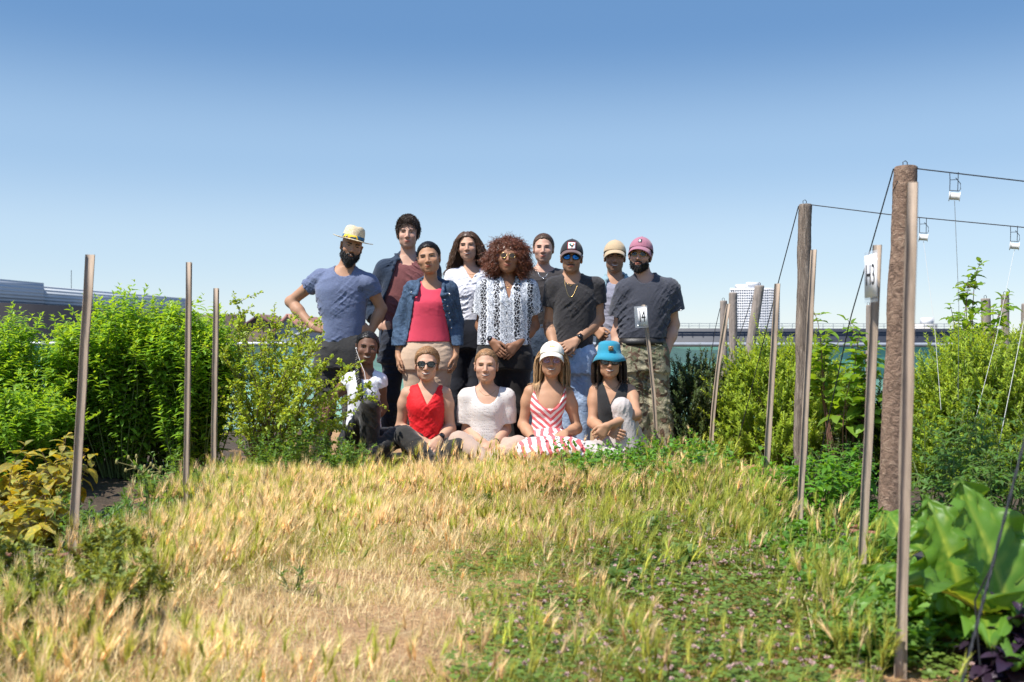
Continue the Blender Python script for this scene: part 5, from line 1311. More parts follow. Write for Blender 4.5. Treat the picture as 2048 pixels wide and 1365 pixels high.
def stems_mesh(C, r, name, mat, root, loc, n=4, extra=None):
    k, m, _ = C.shape; rad = np.broadcast_to((1-.75*np.linspace(0, 1, m))[None]*r, (k, m)); V, Q = tube_arrays(C, rad, n); fl = [Q]
    if extra is not None: V2, Q2 = extra; fl.append(Q2+len(V)); V = np.concatenate([V, V2])
    return mesh_obj(name, V, fl, mat, root, True, None, np.ones((len(V), 3)), loc)
def plant(name, base, label, cat, group=None): return thing(name, base, label, cat, group)

def verbena(x, y, h, sp, n, seed, label, grp):
    rs = np.random.RandomState(seed); b = np.array((x, y, gh(x, y))); root = plant('verbena_bush', b, label, 'bush', grp)
    C = stem_curves(rs, b, n, h, sp, 10, curl=.1, base_r=.14); stems_mesh(C, .006, 'stems', VM['stem_green'], root, b)
    L = Leaves(); 
    # side shoots
    t0 = rs.uniform(.25, .85, (n, 3)); S0 = []
    for j in range(3):
        i = np.clip((t0[:, j]*9).astype(int), 0, 8); p = C[np.arange(n), i]; a = rs.uniform(0, 6.283, n); ln = rs.uniform(.10, .22, n)
        tt = np.linspace(0, 1, 10)[None, :, None]; d = np.stack([np.cos(a)*.7, np.sin(a)*.7, .65+0*a], 1)
        S0.append(p[:, None]+d[:, None]*ln[:, None, None]*tt+np.array((0, 0, .08))*tt**2)
    for Cs, k, l0 in ((C, 22, .085), (np.concatenate(S0), 9, .07)):
        t = np.linspace(.12 if k > 10 else .15, 1, k); p, T = at_curve(Cs, t); nn = len(Cs)
        for w in range(3):
            a = (np.arange(k)*1.05+w*2.094)[None]+rs.uniform(0, 6.28, (nn, 1))
            el = (.15+.9*(t[None]**6))+rs.normal(size=(nn, k))*.22
            d = np.stack([np.cos(a)*np.cos(el), np.sin(a)*np.cos(el), np.sin(el)], -1).reshape(-1, 3)
            sz = (1-.55*t**5)[None]*rs.uniform(.7, 1.15, (nn, k)); sz = sz.ravel()
            B = p.reshape(-1, 3); keep = rs.uniform(size=len(B)) < .9
            ti = tints(rs, len(B), .75, 1.3, .1)*(1+.5*np.tile(t**6, nn)[:, None]*np.array((1.2, .6, .2)))
            low = (B[:, 2]-b[2]) < .18*h; keep &= ~(low & (rs.uniform(size=len(B)) < .2))
            L.leaves(rs, B[keep], d[keep], np.tile((0, 0, 1.), (keep.sum(), 1))+rs.normal(size=(keep.sum(), 3))*.15, (l0*sz)[keep], (l0*.36*sz)[keep], ti[keep], bend=.28, fold=.2)
    L.build('foliage', VM['verbena'], root, b); return root
def hawthorn(x, y, seed):
    rs = np.random.RandomState(seed); b = np.array((x, y, gh(x, y))); root = plant('shrub', b, 'twiggy shrub with tiny yellow-green leaves in front of the man in straw hat', 'shrub')
    specs = []
    # main limbs aimed at points seen in the photograph
    tg = [(490, 615, 6.7), (470, 660, 6.5), (455, 720, 6.3), (520, 640, 6.9), (540, 668, 6.5), (565, 650, 6.8), (600, 668, 6.6), (630, 650, 6.5), (615, 690, 6.4), (645, 700, 6.4), (590, 720, 6.3), (560, 760, 6.2), (500, 700, 6.2), (640, 740, 6.3), (690, 735, 6.35), (680, 770, 6.3), (735, 785, 6.4), (690, 850, 6.35), (650, 800, 6.2), (610, 780, 6.2), (520, 780, 6.15), (470, 780, 6.2), (575, 690, 6.9), (545, 720, 6.9), (660, 860, 6.3), (480, 840, 6.2), (620, 720, 6.8), (445, 690, 6.6), (580, 830, 6.15)]
    cs = []
    for px, py, D in tg:
        for r in range(2):
            e = P(px+rs.normal()*9, py+rs.normal()*9, D+rs.normal()*.12); s0 = b+np.array((rs.normal()*.09, rs.normal()*.09, 0)); t = np.linspace(0, 1, 11)[:, None]
            mid = s0*.5+e*.5+np.array((-(e-s0)[0]*.18, 0, .12)); cs.append((1-t)**2*s0+2*t*(1-t)*mid+t*t*e+rs.normal(size=(11, 3))*.006)
    C = np.array(cs); n = len(C)
    tw = []
    for j in range(9):
        i = rs.randint(4, 11, n); p = C[np.arange(n), i]; T = C[np.arange(n), i]-C[np.arange(n), i-1]; T /= np.linalg.norm(T, axis=1, keepdims=True)
        d = T*.8+rs.normal(size=(n, 3))*.55+np.array((0, 0, .35)); d /= np.linalg.norm(d, axis=1, keepdims=True); ln = rs.uniform(.06, .20, (n, 1, 1)); tt = np.linspace(0, 1, 6)[None, :, None]
        tw.append(p[:, None]+d[:, None]*ln*tt+np.array((0, 0, -.03))*tt**2)
    TW = np.concatenate(tw)
    V2, Q2 = tube_arrays(TW, np.broadcast_to(np.linspace(.0022, .0009, 6)[None], TW.shape[:2]), 3)
    stems_mesh(C, .0068, 'branches', VM['twig'], root, b, 5, (V2, Q2))
    L = Leaves()
    for Cs, k, lo in ((C, 16, .35), (TW, 8, .05)):
        t = np.linspace(lo, 1, k); p, T = at_curve(Cs, t); B = np.repeat(p.reshape(-1, 3), 4, 0); T = np.repeat(T.reshape(-1, 3), 4, 0)
        d = T*.5+rs.normal(size=B.shape)*.8+np.array((0, 0, .35)); kp = rs.uniform(size=len(B)) < .62
        m = kp.sum(); sz = rs.uniform(.6, 1.3, m)
        L.leaves(rs, B[kp]+rs.normal(size=(m, 3))*.004, d[kp], np.array((0, 0, 1.))+rs.normal(size=(m, 3))*.5, .024*sz, .0155*sz, tints(rs, m, .7, 1.35, .12), bend=.2, fold=.3, rows=((0, .1), (.4, .9), (.75, .95), (1, .15)))
    L.build('foliage', VM['hawthorn'], root, b)
def rosemary(x, y, h, rx, ry, n, seed, label, mat='rosemary', lean=0.0):
    rs = np.random.RandomState(seed); b = np.array((x, y, gh(x, y))); root = plant('rosemary_bush', b, label, 'bush', 'rosemary bushes')
    # spires start on an inner dome and rise
    u = rs.uniform(size=n); a = rs.uniform(0, 6.283, n); el = np.arcsin(rs.uniform(0, .99, n)); q = rs.uniform(.60, .92, n)
    p0 = np.stack([np.cos(a)*np.cos(el)*rx*q, np.sin(a)*np.cos(el)*ry*q, np.sin(el)*h*q*.92], 1)+b
    d = np.stack([np.cos(a)*np.cos(el)*.45+lean, np.sin(a)*np.cos(el)*.45, .75+0*a], 1)+rs.normal(size=(n, 3))*.13; d /= np.linalg.norm(d, axis=1, keepdims=True)
    ln = rs.uniform(.12, .26, n)*(h/.9); m = 7; t = np.linspace(0, 1, m)[None, :, None]
    C = p0[:, None]+d[:, None]*ln[:, None, None]*t+rs.normal(size=(n, 1, 3))*.03*t**2
    nb = 40; c0 = p0[rs.randint(0, n, nb)]; tt = np.linspace(0, 1, 8)[None, :, None]; cb = b+(c0-b)[:, None]*tt+np.array((0, 0, -.12))*(tt*(1-tt))
    V2, Q2 = tube_arrays(cb, np.broadcast_to(np.linspace(.012, .004, 8)[None], (nb, 8)), 5)
    stems_mesh(C, .0028, 'stems', VM['twig'], root, b, 3, (V2, Q2))
    k = 24; tp = np.linspace(.02, 1, k); p, T = at_curve(C, tp); w = 2; L = Leaves()
    for j in range(w):
        a2 = rs.uniform(0, 6.283, (n, k)); A = np.cross(T, np.array((.3, .2, 1.))); A /= (np.linalg.norm(A, axis=2, keepdims=True)+1e-9); Bn = np.cross(T, A)
        out = A*np.cos(a2)[..., None]+Bn*np.sin(a2)[..., None]; dd = (T*.75+out*.75).reshape(-1, 3); sz = ((1-.45*tp**4)[None]*rs.uniform(.7, 1.2, (n, k))).ravel()
        top = np.clip((p.reshape(-1, 3)[:, 2]-b[2])/h, 0, 1.2)
        ti = tints(rs, n*k, .7, 1.25, .05)*(1+np.tile(tp**2, n)[:, None]*np.array((1.0, .65, .1))*.8)
        V, Q, mm = leaf_arrays(p.reshape(-1, 3), dd, out.reshape(-1, 3)*.3+T.reshape(-1, 3), .036*sz, .0105*sz, .1, .15, ((0, .7), (.55, 1), (1, .15))); L.add(V, Q, np.repeat(ti, mm, 0))
    L.build('foliage', VM[mat], root, b)
def leafy(name, x, y, h, n, ll, lw, seed, label, cat, grp=None, mat='weed', spread=.12, nodes=9, el=(0, 50), rows=((0, .08), (.3, .9), (.65, .75), (1, .03)), bend=.3, stem='stem_green', lean=(0, 0), yel=.12, per=2, fold=.2, base_r=.03, t0=.12, lo=.7, hi=1.3, wav=0.0, zoff=0.0, r=.003, cone=0.5):
    rs = np.random.RandomState(seed); b = np.array((x, y, gh(x, y)+zoff)); root = plant(name, b, label, cat, grp)
    C = stem_curves(rs, b, n, h, spread, 8, lean, base_r=base_r); stems_mesh(C, r, 'stems', VM[stem], root, b, 4)
    t = np.linspace(t0, 1, nodes); p, T = at_curve(C, t); L = Leaves()
    for w in range(per):
        a = (np.arange(nodes)*2.4+w*6.283/per)[None]+rs.uniform(0, 6.28, (n, 1)); e = np.radians(rs.uniform(el[0], el[1], (n, nodes)))+.5*t[None]**4
        d = np.stack([np.cos(a)*np.cos(e), np.sin(a)*np.cos(e), np.sin(e)], -1).reshape(-1, 3); sz = (1-cone*t**3)[None]*rs.uniform(.65, 1.2, (n, nodes)); sz = sz.ravel(); m = len(sz)
        L.leaves(rs, p.reshape(-1, 3), d, np.array((0, 0, 1.))+rs.normal(size=(m, 3))*.2, ll*sz, lw*sz, tints(rs, m, lo, hi, yel), bend=bend, fold=fold, rows=rows, wav=wav)
    L.build('foliage', VM[mat], root, b); return root, C, b, rs
ROUND = ((0, .12), (.18, .75), (.45, 1), (.75, .72), (1, .04))
SERR = ((0, .05), (.15, .8), (.2, .62), (.4, 1), (.46, .78), (.66, .72), (.72, .5), (1, .03))
def compound(name, x, y, h, n, ll, seed, label, cat, grp=None, mat='tomato', spread=.15, nodes=7, leaflets=3, lw=.45, petiole=.10, rows=SERR, yel=.1, lean=(0, 0), stem='stem_green', r=.004, t0=.2, el=(-5, 50), bend=.35, wav=.06, lo=.7, hi=1.3):
    """stems with leaves made of leaflet pairs"""
    rs = np.random.RandomState(seed); b = np.array((x, y, gh(x, y))); root = plant(name, b, label, cat, grp); C = stem_curves(rs, b, n, h, spread, 9, lean)
    t = np.linspace(t0, 1, nodes); p, T = at_curve(C, t); a = (np.arange(nodes)*2.4)[None]+rs.uniform(0, 6.28, (n, 1)); e = np.radians(rs.uniform(el[0], el[1], (n, nodes)))+.6*t[None]**4
    d = np.stack([np.cos(a)*np.cos(e), np.sin(a)*np.cos(e), np.sin(e)], -1).reshape(-1, 3); B = p.reshape(-1, 3); m = len(B); sz = ((1-.55*t**3)[None]*rs.uniform(.7, 1.2, (n, nodes))).ravel()[:, None]
    tt = np.linspace(0, 1, 4)[None, :, None]; pc = B[:, None]+d[:, None]*petiole*sz[:, None]*tt+np.array((0, 0, -.35*petiole))*tt**2
    V2, Q2 = tube_arrays(pc, np.full(pc.shape[:2], r*.35), 3); stems_mesh(C, r, 'stems', VM[stem], root, b, 4, (V2, Q2))
    L = Leaves(); sd = np.cross(d, (0, 0, 1.)); sd /= (np.linalg.norm(sd, axis=1, keepdims=True)+1e-9)
    def put(k, dd, s_): 
        L.leaves(rs, pc[:, k], dd+rs.normal(size=dd.shape)*.18, np.array((0, 0, 1.))+rs.normal(size=dd.shape)*.2, (ll*sz[:, 0]*s_), (ll*lw*sz[:, 0]*s_), tints(rs, m, lo, hi, yel), bend=bend, fold=.18, rows=rows, wav=wav)
    dn = d+np.array((0, 0, -.3)); put(3, dn, 1.0)
    for q in range(leaflets):
        k = 3-(q//2)-(1 if leaflets > 2 else 0)*0; k = max(1, 3-q//2 - (0 if q < 2 else 0)); sgn = 1 if q % 2 else -1
        put(max(1, 2-q//2), dn*.45+sd*sgn, .85-.1*(q//2))
    L.build('foliage', VM[mat], root, b); return root
def chard_leaf(rs, L, base, d, up, ln, wd, tint, bend, crinkle, stalk, SV):
    """one big crinkled blade on a thick stalk"""
    d = nrm(d); up = nrm(up-d*(up@d)); sd = np.cross(d, up); nu, nv = 26, 17; u = np.linspace(0, 1, nu)[:, None]; v = np.linspace(-1, 1, nv)[None]
    w = wd/2*(np.sin(np.clip(u*1.02, 0, 1)**.62*math.pi)**.75*.9+.10*(1-u))*(1-.06*np.cos(u*38+rs.uniform(0, 6))*np.abs(v)**2)
    ph = rs.uniform(0, 6.28, 8)
    vein = np.abs(np.sin((u*9-np.abs(v)*2.2)*math.pi))
    cr = crinkle*(vein**.5*(.3+np.abs(v))*.9+.8*np.sin(u*21+v*9+ph[0])*np.abs(v)+.7*np.sin(u*33-v*13+ph[1])*np.abs(v)+1.6*np.abs(v)**3*np.sin(u*26+ph[2]+np.sign(v)*1.3))
    s0 = stalk; x = s0+u*ln; cur = bend
    ang = cur*(x/(s0+ln))**1.5; fx = x*np.cos(ang*.6); fz = -x*np.sin(ang*.6)
    G = base+d*fx[..., None]+up*(fz+cr+np.abs(v)*w*.22)[..., None]+sd*(w*v)[..., None]*1.0
    mb = MB(); mb.grid(G); V = G.reshape(-1, 3); pale = (np.exp(-(np.abs(v)/.07)**2)*(1.1-u)+.6*np.exp(-(vein/.18)**2)*(np.abs(v) < .85))[..., None].reshape(-1, 1); L.add(V, mb.f[4][0], (1+pale*np.array((2.2, .9, 1.5)))*tint)
    xs = np.linspace(0, s0+ln*.96, 14); a2 = cur*(xs/(s0+ln))**1.5; c = base+d*(xs*np.cos(a2*.6))[:, None]+up*(-xs*np.sin(a2*.6)-.004)[:, None]; SV.tube(c, np.interp(xs, [0, s0, s0+ln], [.016, .010, .0022]), 7, True, (1.3, .7))
def chard(x, y, seed, label, leaves, yel=1.0):
    rs = np.random.RandomState(seed); b = np.array((x, y, gh(x, y))); root = plant('chard_plant', b, label, 'chard', 'chard plants'); L = Leaves(); SV = MB()
    for (az, el, ln, wd, bend, st) in leaves:
        a, e = math.radians(az), math.radians(el); d = np.array((math.cos(a)*math.cos(e), math.sin(a)*math.cos(e), math.sin(e))); up = np.array((-math.cos(a)*math.sin(e), -math.sin(a)*math.sin(e), math.cos(e)))
        chard_leaf(rs, L, b+np.array((math.cos(a), math.sin(a), 0))*.02, d, up, ln, wd, np.array((rs.uniform(.85, 1.15),)*3), bend, .019, st, SV)
    L.build('foliage', VM['chard'], root, b); SV.build('stalks', VM['chard_stalk'], root, True, b)
VM = dict(verbena=leaf_mat('verbena_leaf', (.165, .335, .042), .5, .42), hawthorn=leaf_mat('hawthorn_leaf', (.27, .39, .055), .42, .4), rosemary=leaf_mat('rosemary_needle', (.20, .32, .04), .4, .5, (.42, .56, .035)), rosemary_dark=leaf_mat('dark_rosemary_needle', (.045, .08, .028), .25, .5, (.12, .16, .03)),
    weed=leaf_mat('weed_leaf', (0.115, 0.230, 0.047), .4, .45), mint=leaf_mat('mint_leaf', (0.115, 0.277, 0.043), .4, .45), raspberry=leaf_mat('raspberry_leaf', (0.149, 0.284, 0.034), .5, .5), basil=leaf_mat('basil_leaf', (0.115, 0.284, 0.030), .45, .35), parsley=leaf_mat('parsley_leaf', (0.074, 0.230, 0.024), .4, .45), tomato=leaf_mat('tomato_leaf', (0.088, 0.196, 0.041), .4, .5),
    chard=leaf_mat('chard_leaf', (.10, .22, .024), .40, .46, (.28, .42, .02), .45), purple=leaf_mat('purple_leaf', (.032, .018, .036), .15, .4, (.06, .02, .04)), mottled=leaf_mat('mottled_leaf', (.20, .17, .045), .35, .55), sorrel=leaf_mat('sorrel_leaf', (.19, .26, .06), .35, .5),
    drygrass=leaf_mat('dry_grass_blade', (.76, .645, .385), .30, .6, (.84, .73, .41), .25), greengrass=leaf_mat('green_grass_blade', (.33, .37, .08), .42, .5, (.54, .56, .09), .3), clover=leaf_mat('clover_leaf', (.03+0.101, 0.216, 0.041), .35, .5),
    stem_green=simple('green_stem', (.11, .15, .04), .6), twig=simple('brown_twig', (.16, .11, .075), .8, .3, 60), stem_red=simple('reddish_stem', (.18, .09, .06), .7), chard_stalk=simple('yellow_stalk', (.50, .42, .07), .4, .2, 30, **{'Subsurface Weight': .1}), stem_purple=simple('purple_stem', (.06, .03, .05), .6))
def mottle():
    t = NT('mottled_yellow_leaf'); a = t.n('ShaderNodeAttribute', attribute_name='tint').outputs[0]; v = t.noise(70, t.coord(), 4, .6); c = t.ramp(v, [(.35, (.38, .33, .04)), (.52, (.20, .26, .05)), (.70, (.24, .16, .06))]); c = t.mix(1.0, c, a, 'MULTIPLY')
    b = t.bsdf(c, .5, Normal=t.bump(t.noise(120, t.coord(), 3), .4, .01)); tr = t.n('ShaderNodeBsdfTranslucent', ins={'Color': t.mix(1.0, c, (1.9, 1.6, .6), 'MULTIPLY')}); VM['mottled'] = t.done(t.n('ShaderNodeMixShader', ins={0: .35, 1: b.outputs[0], 2: tr.outputs[0]}))
mottle()

def build_plants():
    G = 'lemon verbena bushes on the left'
    verbena(-3.85, 6.9, 1.06, .42, 80, 101, 'verbena bush cut off by the left edge of the picture', G); verbena(-3.22, 6.55, 1.10, .40, 120, 102, 'verbena bush directly behind the nearest left stake', G)
    verbena(-2.62, 6.75, 1.25, .36, 130, 103, 'tallest verbena bush, between the first and second left stakes', G); verbena(-2.12, 6.65, 1.15, .28, 90, 104, 'slim verbena bush behind the third left stake', G); verbena(-2.36, 7.0, 1.12, .3, 70, 106, 'verbena bush half hidden between the second and third left stakes', G); verbena(-2.92, 7.0, 1.12, .3, 70, 107, 'verbena bush half hidden right of the nearest left stake', G)
    verbena(-2.95, 5.95, .66, .32, 50, 105, 'short verbena bush in front of the taller ones, near the yellow leaves', G)
    hawthorn(-1.66, 6.7, 111)
    rosemary(2.0, 7.3, .96, .60, .5, 1500, 121, 'bright yellow-green rosemary bush behind the tall split post'); rosemary(1.40, 7.5, .80, .34, .32, 650, 122, 'small dark rosemary bush beside the camouflage trousers', 'rosemary_dark'); rosemary(3.15, 6.35, 1.05, .80, .5, 2000, 123, 'wide rosemary bush behind the tomato plants on the right'); rosemary(2.45, 6.6, .62, .34, .28, 500, 124, 'low rosemary bush in front of the bright one', 'rosemary_dark')
    # leafy weeds beside the shrub
    rs = np.random.RandomState(5)
    for i in range(16):
        px = rs.uniform(520, 712); D = rs.uniform(5.9, 6.35); hh = rs.uniform(.36, .54)*(1.0 if 590 < px < 665 else .74)
        leafy('leafy_weed', PX(px, D), D, hh, 9, .05, .018, 130+i, 'leafy green weed at the foot of the twiggy shrub, before the braided woman', 'weed', 'weeds below the twiggy shrub', 'weed', .13, 12, (-10, 60), SERR, per=3)
    for i in range(42):
        t = rs.uniform(); px = 1105+330*t+rs.normal()*14; D = rs.uniform(5.5, 6.35); leafy('mint_plant', PX(px, D), D, rs.uniform(.20, .34)+.06*t, 7, .046, .034, 150+i, 'low round-leaved mint plant in the grass before the woman in bucket hat', 'plant', 'mint plants in front of the group', 'mint', .11, 7, (5, 55), ROUND, bend=.25)
    # basil-like row, parsley, raspberries, tomatoes
    for i, px in enumerate((1545, 1590, 1640, 1680, 1725)):
        D = (5.35, 5.2, 5.05, 5.2, 5.0)[i]; leafy('basil_plant', PX(px, D), D, .36, 12, .085, .034, 190+i, ('basil plant furthest left, behind the thin stake', 'basil plant right behind the second right stake', 'basil plant between the second stake and the H3 stake', 'basil plant just left of the H3 stake', 'basil plant between the H3 stake and the thick post')[i], 'basil', 'basil plants', 'basil', .20, 8, (-10, 45), bend=.55)
    for i, (px, D, h) in enumerate(((1665, 6.1, .36), (1705, 6.0, .32), (1645, 5.9, .28), (1770, 4.75, .18), (1690, 4.9, .16), (1850, 4.6, .18), (1740, 4.85, .2))):
        compound('parsley_plant', PX(px, D), D, h, 16, .028, 200+i, 'fine-leaved parsley clump growing in the right bed', 'parsley', 'parsley clumps in the right bed', 'parsley', .16, 8, 4, .7, .05)
    for i, (px, D, h, ln, lab) in enumerate(((1672, 6.6, 1.16, (-.12, 0), 'raspberry cane with broad leaves left of the H3 stake'), (1715, 6.5, 1.26, (.0, 0), 'raspberry cane right behind the H3 stake'), (1700, 6.4, .85, (.05, 0), 'shorter raspberry cane low behind the H3 stake'), (1890, 7.0, 1.32, (.10, 0), 'raspberry cane rising over the wide rosemary bush'), (1930, 7.1, 1.62, (.12, 0), 'tallest raspberry cane beside the grey posts at right'), (1985, 6.9, 1.36, (.1, 0), 'raspberry cane nearest the right edge'))):
        compound('raspberry_cane', PX(px, D), D, h, 4, .125, 215+i, lab, 'raspberry cane', 'raspberry canes', 'raspberry', .10, 11, 2, .62, .07, ROUND, lean=ln, stem='stem_red', r=.006, t0=.45, bend=.3)
    for i, (px, D, h) in enumerate(((1850, 5.2, .62), (1900, 5.0, .60), (1960, 5.1, .66), (2030, 5.0, .62), (1925, 4.7, .45), (2000, 4.6, .42), (1870, 4.75, .40))):
        compound('tomato_plant', PX(px, D), D, h, 7, .06, 230+i, 'bushy tomato plant in the right bed behind the chard', 'tomato plant', 'tomato plants in the right bed', 'tomato', .19, 11, 4, .42, .11, SERR)
    chard(PX(1950, 2.98), 2.98, 241, 'big chard with upright glossy leaves on yellow stalks', [(100, 70, 0.373, 0.318, .35, 0.102), (172, 37, 0.325, 0.259, .75, 0.111), (20, 45, 0.337, 0.273, .8, 0.111), (250, 49, 0.325, 0.259, 1.0, 0.111), (60, 63, 0.349, 0.304, .5, 0.111), (300, 37, 0.349, 0.259, 1.1, 0.121), (140, 54, 0.311, 0.259, .9, 0.092), (205, 27, 0.325, 0.244, .9, 0.092), (340, 30, 0.349, 0.273, .9, 0.111)])
    chard(PX(2050, 2.85), 2.85, 242, 'chard at the right edge in front of the tomato plants', [(110, 73, 0.423, 0.334, .3, 0.130), (200, 55, 0.373, 0.304, .7, 0.130), (70, 63, 0.373, 0.304, .6, 0.130), (330, 50, .3, .18, .9, .12), (250, 40, 0.349, 0.273, 1.1, 0.111), (160, 41, 0.325, 0.259, 1.0, 0.111)])
    chard(PX(1830, 3.9), 3.9, 243, 'smaller chard between the nearest stake and the big chard', [(180, 32, 0.299, 0.199, .8, 0.111), (90, 54, 0.299, 0.228, .7, 0.092), (10, 40, .22, .14, .9, .1), (260, 35, .2, .13, 1.1, .08), (310, 45, .2, .13, 1.0, .08), (140, 55, .2, .13, .8, .08)])
    for i, (px, D, h) in enumerate(((2062, 2.70, .20), (2030, 2.62, .12))): leafy('purple_basil', PX(px, D), D, h, 9, .085, .05, 250+i, ('tall purple basil at the bottom right corner', 'low purple basil at the bottom right corner')[i], 'purple basil', None, 'purple', .12, 7, (-15, 40), ROUND, bend=.5, stem='stem_purple', yel=0)
    for i in range(26):
        px, D = rs.uniform(1690, 1850), rs.uniform(2.72, 3.3); leafy('goosefoot_weed', PX(px, D), D, rs.uniform(.10, .2), 5, .045, .032, 260+i, 'low jagged-leaved weed around the foot of the nearest right stake', 'weed', 'weeds at the lower right', 'weed', .10, 7, (0, 50), SERR, per=2, lo=.8, hi=1.5)
    for i, (px, D) in enumerate(((15, 4.75), (70, 4.7), (115, 4.85), (30, 4.4), (85, 4.35), (-25, 4.5), (130, 5.2), (50, 5.1))):
        leafy('yellowing_plant', PX(px, D), D, rs.uniform(.34, .44) if D > 4.5 else .26, 7, .095, .072, 280+i, 'broad-leaved plant turning yellow and brown behind the nearest left stake', 'plant', 'yellowing plants on the left', 'mottled', .16, 6, (-35, 35), ROUND, bend=.5, stem='stem_red', yel=.35, fold=.12, wav=.05)
    for i in range(20):
        px, D = rs.uniform(-10, 290), rs.uniform(2.72, 3.75); px -= max(0, px-130)*max(0, 3.2-D)*1.2; r_, C, b, r2 = leafy('sorrel_weed', PX(px, D), D, rs.uniform(.18, .32), 7, .060, .022, 300+i, 'dark weed with upright seed spikes at the lower left', 'weed', 'seeding weeds at the lower left', 'sorrel', .09, 9, (0, 60), per=2, t0=.05, stem='stem_red', lo=.6)
        L = Leaves(); t = np.linspace(.45, 1.05, 26); p, T = at_curve(C, np.clip(t, 0, 1)); B = np.repeat(p.reshape(-1, 3), 3, 0)+r2.normal(size=(p.size, 3))*.005; L.leaves(r2, B, r2.normal(size=B.shape)+np.array((0, 0, .6)), np.tile((0, 0, 1.), (len(B), 1))+r2.normal(size=B.shape)*.4, .010, .008, tints(r2, len(B), .7, 1.2, .3), rows=((0, .5), (.5, 1), (1, .3))); tag(L.build('seeds', VM['sorrel'], r_, b), kind='stuff')
    for i in range(34):
        D = rs.uniform(4.1, 6.3); px = rs.uniform(90, 300) if D < 5 else rs.uniform(230, 490); leafy('leafy_weed', PX(px, D), D, rs.uniform(.10, .26), 5, .06, .016, 330+i, 'small green weed between the left stakes', 'weed', 'weeds between the left stakes', 'weed', .09, 8, (5, 70), SERR)
    for i, (px, D, h) in enumerate(((296, 4.95, .40), (322, 4.9, .33))):
        r_, C, b, r2 = leafy('sow_thistle', PX(px, D), D, h, 2, .10, .030, 350+i, ('taller sow thistle with closed buds beside the second left stake', 'shorter sow thistle with closed buds beside the second left stake')[i], 'thistle', None, 'weed', .05, 8, (-5, 50), SERR, cone=.8, r=.005)
        mb = MB()
        for c in C:
            for k in range(5): e = c[-1]+r2.normal(size=3)*np.array((.022, .022, .018)); mb.tube([c[-2], e], .0022, 4); mb.lathe([(.0003, -.012), (.0075, -.007), (.006, .004), (.004, .010), (.0003, .012)], e, np.eye(3), 7)
        tag(mb.build('buds', VM['bud'], r_, True, b), kind='stuff')
    for i in range(64):
        D = rs.uniform(2.75, 5.2); px = min(1024+F*(1.22+rs.normal()*.13)/D, 1880 if D < 3.4 else 9999); leafy('broad_weed', PX(px, D), D, rs.uniform(.07, .15), 5, .05, .04, 360+i, 'small broad-leaved mallow weed along the right edge of the grass', 'weed', 'mallow weeds along the right edge', 'mint', .10, 4, (5, 60), ROUND, bend=.3, lo=.7, hi=1.2)
    for i, (px, D) in enumerate(((1215, 3.75), (1255, 3.7), (1335, 3.9), (1380, 4.0), (1420, 4.55), (1300, 4.5), (960, 5.45), (590, 3.55))):
        leafy('mallow_weed', PX(px, D), D, .10, 6, .055, .05 if i < 7 else .012, 400+i, ('dark green mallow seedling among the clover and grass', 'small green tuft in the middle of the dry grass', 'dark grass tuft beside the bare straw patch')[0 if i < 6 else i-5], 'weed', 'mallow seedlings in the clover' if i < 6 else None, 'weed', .09, 3, (15, 60), ROUND if i < 7 else ((0, 1), (.5, .9), (1, .1)), lo=.5, hi=.9)
VM['bud'] = simple('thistle_bud', (.28, .24, .08), .7)

# ------------------------------------------------------------------ grass: nobody could count it
def ribbon(B, D0, L, W, bend, az, tint, rows=3):
    """blades rising from B, bending towards azimuth az"""
    n = len(B); t = np.linspace(0, 1, rows); h = np.stack([np.cos(az), np.sin(az), 0*az], 1); sd = np.stack([-np.sin(az), np.cos(az), 0*az], 1)
    V = []
    for u in t:
        c = B+D0*(L*u*(1-.3*bend*u))[:, None]+h*(L*bend*u*u)[:, None]; w = (W*(1-u*.85))[:, None]/2
        V += [c-sd*w, c+sd*w]
    V = np.stack(V, 1); b = np.arange(n)[:, None]*2*rows; Q = np.concatenate([np.concatenate([b+2*i, b+2*i+1, b+2*i+3, b+2*i+2], 1) for i in range(rows-1)])
    return V.reshape(-1, 3), Q, np.repeat(tint, 2*rows, 0), V[:, -2:].mean(1)
def clump(x, y, s, sc): r = np.random.RandomState(s); o = 0; 
def nz(seed, wl):
    f = noise3(seed, wl, 6); return lambda x, y: f(np.stack([x, y, 0*x], 1))
